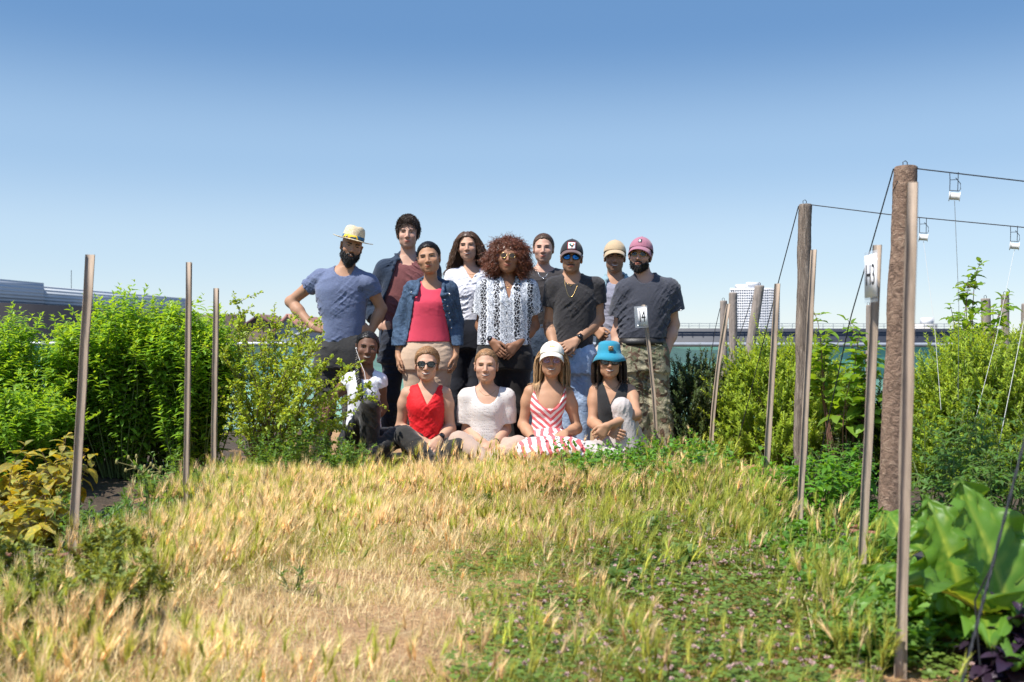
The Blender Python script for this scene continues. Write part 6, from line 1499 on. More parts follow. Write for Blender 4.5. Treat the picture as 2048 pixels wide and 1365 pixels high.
def grass_sets():
    rs = np.random.RandomState(42); n1, n2, n3 = nz(1, 1.1), nz(2, .45), nz(3, .28)
    def fields(x, y):
        bare = np.maximum(np.exp(-(((x+.46+.12*n3(x, y))/.37)**2+((y-3.05+.1*n2(x, y))/.44)**2)**2), .8*np.exp(-(((x+.05)/.42)**2+((y-4.85)/.22)**2)**2)); bare = np.maximum(bare, .6*np.exp(-(((x+.75)/.22)**2+((y-3.75)/.16)**2)**2))
        cl = 1/(1+np.exp(-((x-.05)+.22*n2(x, y))*7))/(1+np.exp((y-4.6+.3*n2(x, y))*4))/(1+np.exp(((x-1.15)+.15*n2(x, y))*7))
        right = 1/(1+np.exp(-((x-.85)+.18*n1(x, y))*7))
        left = 1/(1+np.exp(((x+1.55)+.2*n1(x, y))*7))
        backg = 1/(1+np.exp(-((x-.55)+.2*n1(x, y))*5))/(1+np.exp(-(y-4.3)*3))
        green = np.clip(.27+1.0*cl+.72*right+.38*left+.35*backg+.26*n2(x, y)+.16*n1(x, y), 0, 1)
        return bare, cl, green
    def scatter(n, y0=2.25, y1=6.75, xl=-1.9, xr=1.36):
        # density even on the ground, only where the picture can see
        y = rs.uniform(y0, y1, n); x = rs.uniform(xl, xr, n); edge = .12*n2(x, y); k = (x > xl+.15+edge+.22*((y > 3.35) & (y < 4.7))) & (x < xr-.12+edge-.16*(y < 3.4)) & (np.abs(x) < .56*y+.35) & (rs.uniform(size=n) < .45+.55*(n3(x, y) > -.6)); k &= ~((np.abs(x-.392*y) < .055) & (y < 2.68)); return x[k], y[k]
    def B3(x, y): return np.stack([x, y, gh(x, y)-.004], 1)
    dry, grn = [], []
    def put(lst, V, Q, C): lst.append((V, Q, C))
    # blades
    x, y = scatter(150000); bare, cl, green = fields(x, y); k = rs.uniform(size=len(x)) > bare*.985; x, y, cl, green = x[k], y[k], cl[k], green[k]
    isg = rs.uniform(size=len(x)) < green; n = len(x)
    for m, lst in ((isg, grn), (~isg, dry)):
        xx, yy = x[m], y[m]; q = len(xx); short = 1-.45*cl[m]
        up = np.stack([rs.normal(size=q)*.35+.08, rs.normal(size=q)*.35, np.ones(q)], 1); up /= np.linalg.norm(up, axis=1, keepdims=True)
        L = (rs.uniform(.025, .07, q)+.06*rs.uniform(size=q)*(n1(xx, yy) > .3)+.05*rs.uniform(size=q)*(xx > .9)+.03*(xx < -1.3))*short*np.clip(1-(yy-5.4)*.35, .5, 1); ti = tints(rs, q, .6, 1.3, .08 if lst is dry else .12)*(1+.16*n2(xx, yy)[:, None]*np.array((.8, 1, 1.3)))
        V, Q, C, _ = ribbon(B3(xx, yy), up, L, rs.uniform(.0022, .0046, q), rs.uniform(.0, .7, q), rs.uniform(0, 6.28, q), ti); put(lst, V, Q, C)
    # straw lying down
    x, y = scatter(60000); ff = fields(x, y); k = rs.uniform(size=len(x)) > np.maximum(.75*ff[2], .55*ff[0]); x, y = x[k], y[k]; q = len(x); a = rs.uniform(0, 6.28, q); d = np.stack([np.cos(a), np.sin(a), rs.uniform(.0, .25, q)], 1); B = B3(x, y)+np.array((0, 0, .008)); V, Q, C, _ = ribbon(B, d, rs.uniform(.04, .15, q), rs.uniform(.002, .004, q), rs.uniform(-.2, .3, q), a+1.57, tints(rs, q, .65, 1.3, .06)); put(dry, V, Q, C)
    # wall barley: stalks with bristly heads
    x, y = scatter(26000); bare, cl, green = fields(x, y); dens = np.clip(.22+.30*n1(x, y)+.22*n3(x, y)-.45*cl-1.6*bare+.30*(y > 5.2)+.42*(x > .85)+.32*(x < -.95)*(y > 3.3)+.15*(x < -.4)*(y < 3.0), .03, 1)*np.where(bare > .5, .15, 1); k = rs.uniform(size=len(x)) < dens; x, y, cl, green = x[k], y[k], cl[k], green[k]; n = len(x)
    isg = rs.uniform(size=n) < np.clip(green*.9+.05, 0, .85)
    for m, lst in ((isg, grn), (~isg, dry)):
        xx, yy = x[m], y[m]; q = len(xx); tall = (.09+.09*(1-cl[m])*rs.uniform(.2, 1, q)+.05*rs.uniform(size=q))*(1.0+.35*(xx > .8))*np.where(rs.uniform(size=q) < .22, 1.0, np.clip(1-(yy-5.2)*.42, .42, 1))
        up = np.stack([rs.normal(size=q)*.16+.10, rs.normal(size=q)*.18, np.ones(q)], 1); up /= np.linalg.norm(up, axis=1, keepdims=True); az = rs.normal(size=q)*2.2; bend = rs.uniform(.05, .45, q); ti = tints(rs, q, .75, 1.3, .08 if lst is dry else .14)*(1+.14*n2(xx, yy)[:, None]*np.array((.8, 1, 1.2)))
        V, Q, C, tip = ribbon(B3(xx, yy), up, tall, np.full(q, .0021), bend, az, ti, 4); put(lst, V, Q, C)
        V, Q, C, _ = ribbon(B3(xx, yy)+up*(tall*.3)[:, None], up*.6+np.stack([np.cos(az+2), np.sin(az+2), 0*az+.2], 1)*.5, tall*.5, np.full(q, .004), rs.uniform(.1, .6, q), az+2, ti*.95); put(lst, V, Q, C)
        hd = up+np.stack([np.cos(az), np.sin(az), 0*az], 1)*(bend*1.2)[:, None]; hd /= np.linalg.norm(hd, axis=1, keepdims=True); hl = rs.uniform(.038, .062, q)
        tb = ti*np.array((1.12, 1.05, 1.0)) if lst is dry else ti*np.array((1.18, 1.22, 1.25))
        s1 = np.cross(hd, (0, 1., 0)); s1 /= np.linalg.norm(s1, axis=1, keepdims=True); s2 = np.cross(hd, s1)
        w = (hl*.085)[:, None]
        base = np.stack([tip-hd*.004]+[tip+hd*(hl*.4)[:, None]+w*v for v in (s1, s2, -s1, -s2)]+[tip+hd*(hl*.95)[:, None]], 1)
        b = np.arange(q)[:, None]*6; Q = np.concatenate([np.concatenate([b, b+1+i, b+5, b+1+(i+1) % 4], 1) for i in range(4)]); put(lst, base.reshape(-1, 3), Q, np.repeat(tb, 6, 0))
        na = 15
        for j in range(na):
            a = j*2.4; o = s1*math.cos(a)+s2*math.sin(a); u = (j+.5)/na; p0 = tip+hd*(hl*u*.85)[:, None]; e = p0+(hd+o*(.44-.16*u))*(hl*.80)[:, None]; cr = np.cross(hd, o); ww = .0011
            V = np.stack([p0-cr*ww, p0+cr*ww, e+cr*ww*.25, e-cr*ww*.25], 1); b = np.arange(q)[:, None]*4; put(lst, V.reshape(-1, 3), np.concatenate([b, b+1, b+2, b+3], 1), np.repeat(tb*1.08, 4, 0))
    def join(lst, name, mat, label):
        o = 0; Vs, Qs, Cs = [], [], []
        for V, Q, C in lst: Vs.append(V); Qs.append(Q+o); Cs.append(C); o += len(V)
        ob = mesh_obj(name, np.concatenate(Vs), [np.concatenate(Qs)], mat, None, False, None, np.concatenate(Cs)); tag(ob, label, 'grass', None, 'stuff')
    join(dry, 'dry_grass', VM['drygrass'], 'dry golden wall barley and straw covering the path'); join(grn, 'green_grass', VM['greengrass'], 'green grass growing through the dry grass of the path')
    # clover
    x, y = scatter(30000, 2.3, 5.4, -1.9, 1.6); bare, cl, green = fields(x, y); k = rs.uniform(size=len(x)) < np.clip(cl*1.1+.10*green-.9*bare+.0, 0, 1); x, y = x[k], y[k]; q = len(x); L = Leaves(); hgt = rs.uniform(.02, .07, q); c = B3(x, y)+np.stack([0*x, 0*x, hgt], 1); a0 = rs.uniform(0, 6.28, q); sz = rs.uniform(.6, 1.2, q); ti = tints(rs, q, .7, 1.3, .1)
    for j in range(3):
        a = a0+j*2.094; d = np.stack([np.cos(a), np.sin(a), rs.uniform(-.1, .4, q)], 1); L.leaves(rs, c, d, np.tile((0, 0, 1.), (q, 1))+rs.normal(size=(q, 3))*.2, .017*sz, .016*sz, ti, bend=.1, fold=.12, rows=((0, .15), (.6, 1), (1, .55)))
    o = L.build('clover', VM['clover'], None, None); tag(o, 'clover patch with pale pink flower heads in the right half of the grass', 'clover', None, 'stuff')
    x, y = scatter(5200, 2.5, 5.2, -.3, 1.5); bare, cl, green = fields(x, y); k = rs.uniform(size=len(x)) < cl*.30; x, y = x[k], y[k]; L = Leaves(); q = len(x); c = B3(x, y)+np.stack([0*x, 0*x, rs.uniform(.05, .11, q)], 1)
    for j in range(14):
        d = rs.normal(size=(q, 3)); d[:, 2] = np.abs(d[:, 2])*.8-.2; d /= np.linalg.norm(d, axis=1, keepdims=True); L.leaves(rs, c, d, rs.normal(size=(q, 3)), .0085, .005, np.repeat(rs.uniform(.7, 1.3, (q, 1)), 3, 1), bend=.1, rows=((0, .6), (.6, 1), (1, .6)))
    o = L.build('clover_flowers', simple('clover_pink', (.46, .31, .28), .8), None, None); tag(o, 'pale pink clover flower heads dotted through the grass', 'flowers', None, 'stuff')
# ------------------------------------------------------------------ ground, beds, stakes, posts, net, city
def ground_mat():
    t = NT('straw_covered_soil'); co = t.coord(); x, y, z = t.sep(co)
    a = t.noise(2.2, co, 5, .65); f = t.noise(70, t.coord('Object', (1, 1, 1)), 5, .7, 1.5); g = t.noise(240, t.coord('Object', (1, .35, 1)), 3)
    straw = t.ramp(f, [(.30, srgb(104, 72, 48)), (.48, srgb(170, 130, 90)), (.66, srgb(216, 180, 130))])
    soil = t.ramp(f, [(.3, (.035, .024, .016)), (.6, (.10, .070, .045))])
    m = t.ramp(t.math('ADD', a, t.math('MULTIPLY', t.math('SUBTRACT', t.math('ABSOLUTE', t.math('ADD', x, .15)), 1.75), .55)), [(.50, (0, 0, 0)), (.66, (1, 1, 1))])
    c = t.mix(m, straw, soil)
    return t.done(t.bsdf(c, .95, Normal=t.bump(t.math('ADD', f, t.math('MULTIPLY', g, .5)), .8, .02)))
def mat_weave():
    t = NT('woven_weed_mat'); co = t.coord(); v = t.noise(9, co, 4); g = t.noise(300, co, 1)
    c = t.ramp(v, [(.3, (.020, .019, .021)), (.7, (.060, .054, .054))]); c = t.mix(t.ramp(t.noise(5, t.coord('Object', (1, 2, 1)), 4), [(.58, (0, 0, 0)), (.72, (1, 1, 1))]), c, (.16, .12, .085))
    return t.done(t.bsdf(c, .6, Normal=t.bump(t.math('ADD', v, t.math('MULTIPLY', g, .2)), .4, .02)))
WOOD_S = wood_mat('weathered_stake_wood', srgb(168, 150, 132), 1.0, .6, (40, 40, 2.2)); WOOD_P = wood_mat('barked_post_wood', srgb(150, 126, 106), 1.3, .3, (22, 22, 5))
def bark(name, col, sc, dark, light):
    t = NT(name); co = t.coord('Object', sc); a = t.noise(1.0, co, 8, .72, 1.4); b = t.noise(5, t.coord(), 4)
    f = t.n('ShaderNodeTexVoronoi', feature='DISTANCE_TO_EDGE', ins={'Vector': t.mix(.25, co, t.n('ShaderNodeTexNoise', ins={'Vector': co, 'Scale': 1.5}).outputs[1]), 'Scale': .8}).outputs[0]
    c = t.ramp(a, [(.30, dark), (.50, col), (.72, light)]); c = t.mix(t.ramp(f, [(.0, (.35, .35, .35)), (.10, (0, 0, 0))]), c, tuple(x*.5 for x in dark)); c = t.mix(t.math('MULTIPLY', b, .45), c, tuple(x*.55 for x in col))
    return t.done(t.bsdf(c, .9, Normal=t.bump(t.math('ADD', a, t.math('MULTIPLY', f, .15)), .9, .03)))
WOOD_P = bark('bark_ringed', srgb(150, 122, 102), (24, 24, 34), srgb(66, 50, 42), srgb(196, 170, 146)); WOOD_Q = bark('bark_split', srgb(142, 126, 112), (44, 44, 6), srgb(58, 48, 42), srgb(186, 172, 156))
WOOD_G = wood_mat('grey_post_wood', srgb(150, 138, 128), 1.0, .4, (40, 40, 2))
WIRE = simple('dark_wire', (.02, .022, .028), .5); STRING = simple('white_string', (.62, .62, .60), .6); SPOOL = simple('white_spool_plastic', (.78, .76, .70), .4, .04); BLACKP = simple('black_plastic_pipe', (.014, .014, .015), .4); RUST = simple('rust_red_pipe', (.20, .075, .045), .7, .4, 30)
def stake(top, base, D, w, label, sign=False, kink=None, yaw=0.0):
    a = P(base[0], base[1], D); g = gh(a[0], D)-.12; b = P(top[0], top[1], D); root = b-a; k = (g-a[2])/root[2]; a = a+root*k
    loc = np.array((a[0], a[1], gh(a[0], D))); pts = np.array([a+(b-a)*u for u in np.linspace(0, 1, 9)])
    if kink: pts[:, 0] += kink*np.sin(np.linspace(0, math.pi, 9))
    mb = MB(); d = nrm(b-a); ax = np.array((math.cos(yaw), math.sin(yaw), 0)); ay = nrm(np.cross(d, ax)); n = len(pts)
    h = w/2; V = []; rs = np.random.RandomState(int(top[0])); j = rs.normal(size=(n, 4, 2))*.0012
    for i, p in enumerate(pts):
        for q, (u, v) in enumerate(((-1, -1), (1, -1), (1, 1), (-1, 1))):
            for e in ((u*.86, v), (u, v*.86)) if (u*v) > 0 else ((u, v*.86), (u*.86, v)): V.append(p+ax*(e[0]*h+j[i, q, 0])+ay*(e[1]*h*.9+j[i, q, 1]))
    V = np.array(V); Q = []
    for i in range(n-1):
        for q in range(8): r = (q+1) % 8; Q.append((i*8+q, i*8+r, (i+1)*8+r, (i+1)*8+q))
    mb.add(V, Q, [list(range(8))[::-1], [(n-1)*8+q for q in range(8)]])
    if not sign: o = mb.build('wooden_stake', WOOD_S, None, False, loc); o.location = loc; tag(o, label, 'stake', 'wooden stakes along the path'); return o, loc
    r = thing('marker_stake', loc, label, 'marker'); mb.build('stake', WOOD_S, r, False, loc); return r, loc
def post(top, base, D, d, label, mat, rough=.06, seed=0, ysq=1.0):
    a = P(base[0], base[1], D); b = P(top[0], top[1], D); a = a+(b-a)*((gh(a[0], D)-.15-a[2])/(b-a)[2]); loc = np.array((a[0], D, gh(a[0], D))); rs = np.random.RandomState(seed); n, m = 32, 130; ns = noise3(seed+9, .05, 8); n2 = noise3(seed+19, .3, 5); n3_ = noise3(seed+29, .022, 9); V = []
    for i in range(m):
        u = i/(m-1); c = a+(b-a)*u; r = d/2*(1.10-.12*u)
        an = np.arange(n)/n*6.2832; q = c+np.stack([np.cos(an), np.sin(an), 0*an], 1)*r; q2 = q.copy(); q2[:, 2] *= .35; k = 1+rough*ns(q2*np.array((1, 1, .8)))*.6+.05*n2(q)+rough*.35*n3_(q); V.append(c+(q-c)*k[:, None])
    t = V[-1].mean(0); V.append(t+(V[-1]-t)*.9+np.array((0, 0, .006))); V.append(np.repeat(t[None]+np.array((0, 0, .007)), n, 0)); V = np.concatenate(V); m += 2
    i, j = np.meshgrid(np.arange(m-1), np.arange(n), indexing='ij'); i = i.ravel(); j = j.ravel(); k = (j+1) % n
    mb = MB(); mb.add(V, np.stack([i*n+j, i*n+k, (i+1)*n+k, (i+1)*n+j], 1)); r = thing('wooden_post', loc, label, 'post', 'posts carrying the string wires'); mb.build('trunk', mat, r, True, loc)
    mb = MB(); mb.tube([b+np.array((-.01, 0, -.01)), b+np.array((-.012, 0, .026)), b+np.array((.0, 0, .032)), b+np.array((.008, 0, .024)), b+np.array((.008, 0, -.01))], .0022, 5); mb.build('staple', WIRE, r, True, loc); return r, b
def wire(name, pts, r, label, cat, mat=WIRE, group=None, sag=0.0):
    pts = np.array(pts, float); n = 24; t = np.linspace(0, 1, n)*(len(pts)-1); c = np.stack([np.interp(t, range(len(pts)), pts[:, k]) for k in range(3)], 1)
    if sag: c[:, 2] -= sag*np.sin(np.linspace(0, math.pi, n))
    mb = MB(); mb.tube(c, r, 6); o = mb.build(name, mat, None, True, c[0]); o.location = c[0]; tag(o, label, cat, group); return o
def twist(mb, a, b, r, turns):
    n = 60; t = np.linspace(0, 1, n)[:, None]; d = nrm(b-a); s1 = nrm(np.cross(d, (0, 1, 0))); s2 = np.cross(d, s1)
    for ph in (0, 3.14): mb.tube(a+(b-a)*t+(s1*np.cos(t*turns*6.28+ph)+s2*np.sin(t*turns*6.28+ph))*r, r*.8, 5)
def spool(hook, D, sc, label):
    """reel of twine on a bent wire hook; hook = photo point where it hangs on the wire"""
    c = P(hook[0], hook[1], D); r = thing('string_reel', c, label, 'reel', 'string reels on the wires'); u = sc
    mb = MB(); q = [(-.030, 0, .004), (-.028, 0, -.052), (-.030, 0, -.122), (-.030, 0, -.150)]; mb.tube(np.array(q)*u+c, .0028*u, 5)
    q = [(-.030, 0, -.050), (.020, 0, -.048)]; mb.tube(np.array(q)*u+c, .0024*u, 5); q = [(.012, 0, -.036), (.045, 0, -.075), (.047, 0, -.112), (.036, 0, -.128), (-.030, 0, -.124)]; mb.tube(np.array(q)*u+c, .0028*u, 5); q = [(.030, 0, .004), (.026, 0, -.126)]; mb.tube(np.array(q)*u+c, .0028*u, 5)
    mb.build('hook', WIRE, r, True, c)
    ax = np.stack([(0, 1, 0), (0, 0, 1), nrm((1, -.42, -.12))]); ax[0] = nrm(np.cross(ax[2], (0, 0, 1))); ax[1] = np.cross(ax[2], ax[0]); cc = c+np.array((.004, 0, -.165))*u
    mb = MB(); mb.lathe([(.0005, -.036), (.036, -.036), (.037, -.034), (.036, -.031), (.014, -.030)], cc, ax*1.0, 26); mb.lathe([(.014, .030), (.032, .031), (.034, .034), (.032, .036), (.0005, .036)], cc, ax, 26)
    for v in mb.v: v[:] = cc+(v-cc)*u
    mb.build('spool', SPOOL, r, True, c)
    mb = MB(); prof = [(.018, -.031)]+[(.0245+.0009*(k % 2), -.030+.003*k) for k in range(21)]+[(.018, .031)]; mb.lathe(prof, cc, ax, 26)
    for v in mb.v: v[:] = cc+(v-cc)*u
    mb.build('thread', SPOOL, r, True, c); return cc-np.array((0, 0, .03*u))
def text_mesh(body, size, name, mat, parent, M4, loc):
    cu = bpy.data.curves.new(name, 'FONT'); cu.body = body; cu.size = size; cu.align_x = 'CENTER'; cu.align_y = 'CENTER'; cu.extrude = .0006; o = bpy.data.objects.new(name, cu); COL.objects.link(o); dg = bpy.context.evaluated_depsgraph_get(); me = bpy.data.meshes.new_from_object(o.evaluated_get(dg)); COL.objects.unlink(o); bpy.data.objects.remove(o)
    V = np.empty(len(me.vertices)*3); me.vertices.foreach_get('co', V); V = V.reshape(-1, 3); me.vertices.foreach_set('co', (V[:, :1]*M4[0]+V[:, 1:2]*M4[1]+V[:, 2:]*M4[2]+M4[3]-loc).astype(np.float32).ravel()); me.materials.append(mat); ob = bpy.data.objects.new(name, me); COL.objects.link(ob); ob.parent = parent
def sleeve_mat():
    t = NT('clear_plastic_sleeve'); b = t.bsdf((.75, .8, .84), .12, **{'Specular IOR Level': .6}); tr = t.n('ShaderNodeBsdfTransparent', ins={'Color': (.93, .95, .97)}); return t.done(t.n('ShaderNodeMixShader', ins={0: .22, 1: tr.outputs[0], 2: b.outputs[0]}))
SLEEVE = sleeve_mat(); PAPER = simple('white_paper', (.78, .78, .80), .8, .02); INK = simple('black_ink', (.01, .01, .011), .7)
def placard(root, loc, quad, D, dy, text, tsize, sleeve_pad):
    """paper in a clear sleeve; quad = photo points tl, tr, br, bl"""
    q = [P(px, py, D+d) for (px, py), d in zip(quad, dy)]; ex = nrm((q[1]-q[0])+(q[2]-q[3])); ey = nrm((q[0]-q[3])+(q[1]-q[2])); nn = nrm(np.cross(ex, ey)); c = sum(q)/4; w = (np.linalg.norm(q[1]-q[0])+np.linalg.norm(q[2]-q[3]))/2; h = (np.linalg.norm(q[0]-q[3])+np.linalg.norm(q[1]-q[2]))/2; ey = nrm(ey-ex*(ey@ex)); nn = np.cross(ex, ey)
    l, r, b, t_ = sleeve_pad; mb = MB(); mb.box(c+ex*(r-l)/2+ey*(t_-b)/2, (w+l+r, h+b+t_, .0022), np.stack([ex, ey, nn])); sl = mb.build('sleeve', SLEEVE, root, False, loc)
    mb = MB(); mb.box(c+nn*.0022, (w, h, .0012), np.stack([ex, ey, nn])); p = mb.build('paper', PAPER, root, False, loc)
    glyphs, sx = text; text_mesh(glyphs, tsize, 'lettering', INK, p, (ex*sx, ey, nn, c+nn*.0034), loc)
def facade(name, c0, c1, z0, z1, depth, mat, label, cat='building'):
    """box building whose visible front runs from c0 to c1 (x,y)"""
    c0, c1 = np.array((*c0, 0.)), np.array((*c1, 0.)); d = nrm(c1-c0); n = np.array((d[1], -d[0], 0)); L = np.linalg.norm(c1-c0); loc = (c0+c1)/2; loc[2] = z0; r = thing(name, loc, label, cat); mb = MB(); mb.box((c0+c1)/2-n*depth/2+np.array((0, 0, (z0+z1)/2)), (L, depth, z1-z0), np.stack([d, n, (0, 0, 1)])); mb.build('wall', mat, r, False, loc); return r, loc, c0, d, n, L
def build_scene():
    # ground of the roof garden, the town far below
    xs = np.concatenate([np.linspace(-9, -3.2, 30), np.linspace(-3.1, 3.1, 190), np.linspace(3.2, 9, 30)]); ys = np.concatenate([np.linspace(-3, 2, 20), np.linspace(2.05, 8, 180), np.linspace(8.1, 10.6, 20)]); X_, Y_ = np.meshgrid(xs, ys, indexing='ij'); G = np.stack([X_, Y_, gh(X_, Y_)+.008*noise3(8, .09)(np.stack([X_, Y_, 0*X_], -1).reshape(-1, 3)).reshape(X_.shape)], -1); mb = MB(); mb.grid(G); o = mb.build('ground', ground_mat()); tag(o, kind='structure')
    mb = MB(); mb.box((0, 3.8, -1.2), (18, 13.6, 2.2)); mb.box((0, 3.8, -12.), (17.6, 13.2, 19)); o = mb.build('roof_slab', simple('concrete', (.3, .3, .29), .9, .2, 2), None, False); tag(o, kind='structure')
    mb = MB(); mb.grid(np.stack(np.meshgrid(np.linspace(-4000, 4000, 5), np.linspace(-200, 5000, 5), indexing='ij')+[np.full((5, 5), -21.5)], -1)); o = mb.build('city_ground', simple('town_ground', (.20, .20, .18), .95, .3, .01), None, False); tag(o, kind='structure')
    wm = mat_weave()
    for x0, x1, y0, y1 in ((1.36, 1.85, 2.4, 4.9), (-2.25, -1.62, 2.9, 5.2)):
        gx, gy = np.meshgrid(np.linspace(x0, x1, 30), np.linspace(y0, y1, 90), indexing='ij'); Z = gh(gx, gy)+.020+.012*noise3(4, .35)(np.stack([gx, gy, 0*gx], -1).reshape(-1, 3)).reshape(gx.shape); Z[0] -= .04; Z[-1] -= .04; Z[:, 0] -= .04; Z[:, -1] -= .04; mb = MB(); mb.grid(np.stack([gx, gy, Z], -1)); o = mb.build('weed_mat', wm); tag(o, kind='structure')
    for pts, lab, mt, r in (([(1.42, 4.62, .05), (1.75, 4.55, .045), (2.3, 4.6, .05)], 'rust-red irrigation pipe at the foot of the thick post', RUST, .012), ([(1.40, 4.75, .055), (1.9, 4.72, .05), (2.5, 4.8, .05)], 'rust-red irrigation pipe crossing behind the thick post', RUST, .011), ([(1.15, 4.2, .04), (1.5, 4.0, .055), (2.0, 3.95, .05), (2.6, 4.0, .05)], 'black irrigation pipe across the weed mat on the right', BLACKP, .010), ([(1.25, 2.95, .03), (1.6, 2.9, .05), (2.3, 3.0, .05)], 'rust-brown irrigation pipe under the big chard', RUST, .010), ([(-2.6, 4.2, .05), (-1.9, 4.05, .05), (-1.62, 4.1, .04)], 'rust-brown irrigation pipe behind the nearest left stake', RUST, .012)):
        pts = [np.array(p)+np.array((0, 0, gh(p[0], p[1]))) for p in pts]; wire('irrigation_pipe', pts, r, lab, 'pipe', mt, 'irrigation pipes')
    # stakes
    stake((180, 510), (143, 1140), 4.0, .034, 'nearest left stake, weathered and leaning, in front of the verbena', yaw=.35); stake((378.5, 525), (371, 1058), 4.88, .026, 'second left stake, thin and upright before the verbena', yaw=.1); stake((432.5, 577), (427, 985), 6.06, .031, 'third left stake, at the end of the verbena bushes', yaw=.1)
    stake((1825, 366), (1800, 1361), 2.66, .0295, 'tallest nearest stake, in front of the thick bark post', yaw=-.3); stake((1628, 500), (1597, 1080), 4.6, .027, 'right stake standing against the split grey post', yaw=-.2); stake((1555, 568), (1528, 1022), 5.42, .031, 'right stake in front of the bright rosemary and the white tower', yaw=-.2); stake((1457, 608), (1424, 925), 7.1, .028, 'bent stake leaning against the far grey posts', kink=-.03)
    r, loc = stake((1755, 491), (1721, 1200), 3.54, .031, 'leaning marker stake with white H3 card in plastic sleeve', True, yaw=-.3); placard(r, loc, ((1731, 512), (1754, 507), (1755, 593), (1730, 597)), 3.46, (.048, -.048, -.048, .048), ('H3', .60), .105, (.004, .002, .018, .012))
    r, loc = stake((1287, 610), (1311, 905), 6.98, .026, 'short curved marker stake with I4 card before the man in camouflage trousers', True, kink=.02); placard(r, loc, ((1275, 617), (1293, 615), (1296, 652), (1278, 652)), 6.93, (.035, -.035, -.035, .035), ('I4', .72), .118, (.035, .004, .012, .012))
    # posts and wires
    _, b1 = post((1811, 336), (1778, 1085), 4.55, .103, 'thick bark post carrying the upper wire', WOOD_P, .045, 3); _, b2 = post((1610, 411), (1600, 990), 5.82, .076, 'tall split grey post carrying the lower wire', WOOD_Q, .055, 4)
    for (t_, b_, D, d, lab, sd) in (((1519, 573), (1497, 720), 8.4, .078, 'stout grey post leaning beside the white tower'), ((1466, 587), (1466, 720), 8.8, .074, 'grey post just left of the white tower'), ((1447, 603), (1448, 720), 9.2, .066, 'grey post furthest left of the far posts'), ((1971, 599), (1974, 720), 7.9, .072, 'grey post behind the raspberry leaves, left of the two at right'), ((2010, 591), (2012, 720), 8.0, .058, 'slightly taller grey post behind the raspberry leaves'), ((2052, 609), (2052, 720), 8.0, .07, 'grey post cut by the right edge of the picture'), ((1737, 612), (1736, 720), 8.6, .040, 'thin grey post seen behind the H3 marker')) and [(*q, i) for i, q in enumerate((((1519, 573), (1497, 720), 8.4, .078, 'stout grey post leaning beside the white tower'), ((1466, 587), (1466, 720), 8.8, .074, 'grey post just left of the white tower'), ((1447, 603), (1448, 720), 9.2, .066, 'grey post furthest left of the far posts'), ((1971, 599), (1974, 720), 7.9, .072, 'grey post behind the raspberry leaves, left of the two at right'), ((2010, 591), (2012, 720), 8.0, .058, 'slightly taller grey post behind the raspberry leaves'), ((2052, 609), (2052, 720), 8.0, .07, 'grey post cut by the right edge of the picture'), ((1737, 612), (1736, 720), 8.6, .040, 'thin grey post seen behind the H3 marker')))]:
        post(t_, b_, D, d, lab, WOOD_G, .05, 20+sd)
    W = 'trellis wires and guy wires'
    e1 = P(1835, 338, 4.52); wire('trellis_wire', [b1+np.array((.04, -.03, .0)), e1, P(2330, 396, 4.2)], .0030, 'upper trellis wire running right from the thick bark post', 'wire', WIRE, W); wire('trellis_wire', [b2+np.array((.03, -.02, 0)), P(1782, 430, 5.62), P(2330, 482, 5.0)], .0030, 'lower trellis wire running right from the split grey post', 'wire', WIRE, W)
    def guy(top, mid, bot, lab):
        wire('guy_wire', [top, mid, bot], .0032, lab, 'wire', WIRE, W)
    guy(P(1787, 338, 4.5), P(1700, 640, 5.0), np.array((*P(1622, 900, 5.55)[:2], .04)), 'guy wire slanting down left from the thick bark post'); guy(P(1597, 413, 5.8), P(1558, 560, 6.05), np.array((*P(1462, 910, 6.75)[:2], .05)), 'guy wire slanting down left from the split grey post'); guy(P(1505, 592, 8.38), P(1490, 640, 8.5), P(1462, 720, 8.7), 'short guy wire from the stout far post'); guy(P(1440, 617, 9.2), P(1430, 660, 9.25), P(1418, 740, 9.3), 'short guy wire at the furthest far post')
    G = 'white strings hanging from the reels'
    for hk, D, sc, ends, lab in (((1908, 346), 4.46, .64, (1916, 800, 5.0), 'string reel hanging from the upper wire'), ((1846, 437), 5.45, .64, (1882, 820, 5.3), 'string reel half hidden behind the tallest stake'), ((2028, 453), 5.32, .64, (1948, 850, 5.2), 'string reel on the lower wire near the right edge')):
        p = spool(hk, D, sc, lab); wire('string', [p, (p+P(*ends))/2+np.array((.012, 0, 0)), P(*ends)], .0013, {346: 'string dropping from the reel on the upper wire', 437: 'string dropping from the half hidden reel', 453: 'string dropping from the reel near the right edge'}[hk[1]], 'string', STRING, G)
    wire('string', [P(2090, 480, 5.1), P(2048, 640, 5.1), P(1992, 920, 5.0)], .0016, 'string slanting in from the right edge', 'string', STRING, G)
    mb = MB(); a, b, c = P(2062, 830, 2.5), P(1985, 1130, 2.45), P(1915, 1400, 2.4); twist(mb, a, b, .0032, 26); twist(mb, b, c, .0034, 24); mb.tube([b, b+np.array((-.02, .05, -.1)), P(1960, 1330, 2.5)], .0025, 5); o = mb.build('twisted_cord', WIRE, None, True, c); o.location = c; tag(o, 'black twisted cord slanting across the chard at lower right', 'cord')
    # windbreak net
    D = 10.2; r = thing('net_fence', (0, D, 0), 'green windbreak net fence under a grey rail behind the group', 'fence'); loc = np.array((0, D, 0)); mb = MB(); mb.tube([(-7.5, D, .895), (8.5, D, .875)], .024, 10); mb.build('rail', simple('grey_rail_metal', (.34, .36, .38), .45, metallic=.3), r, True, loc)
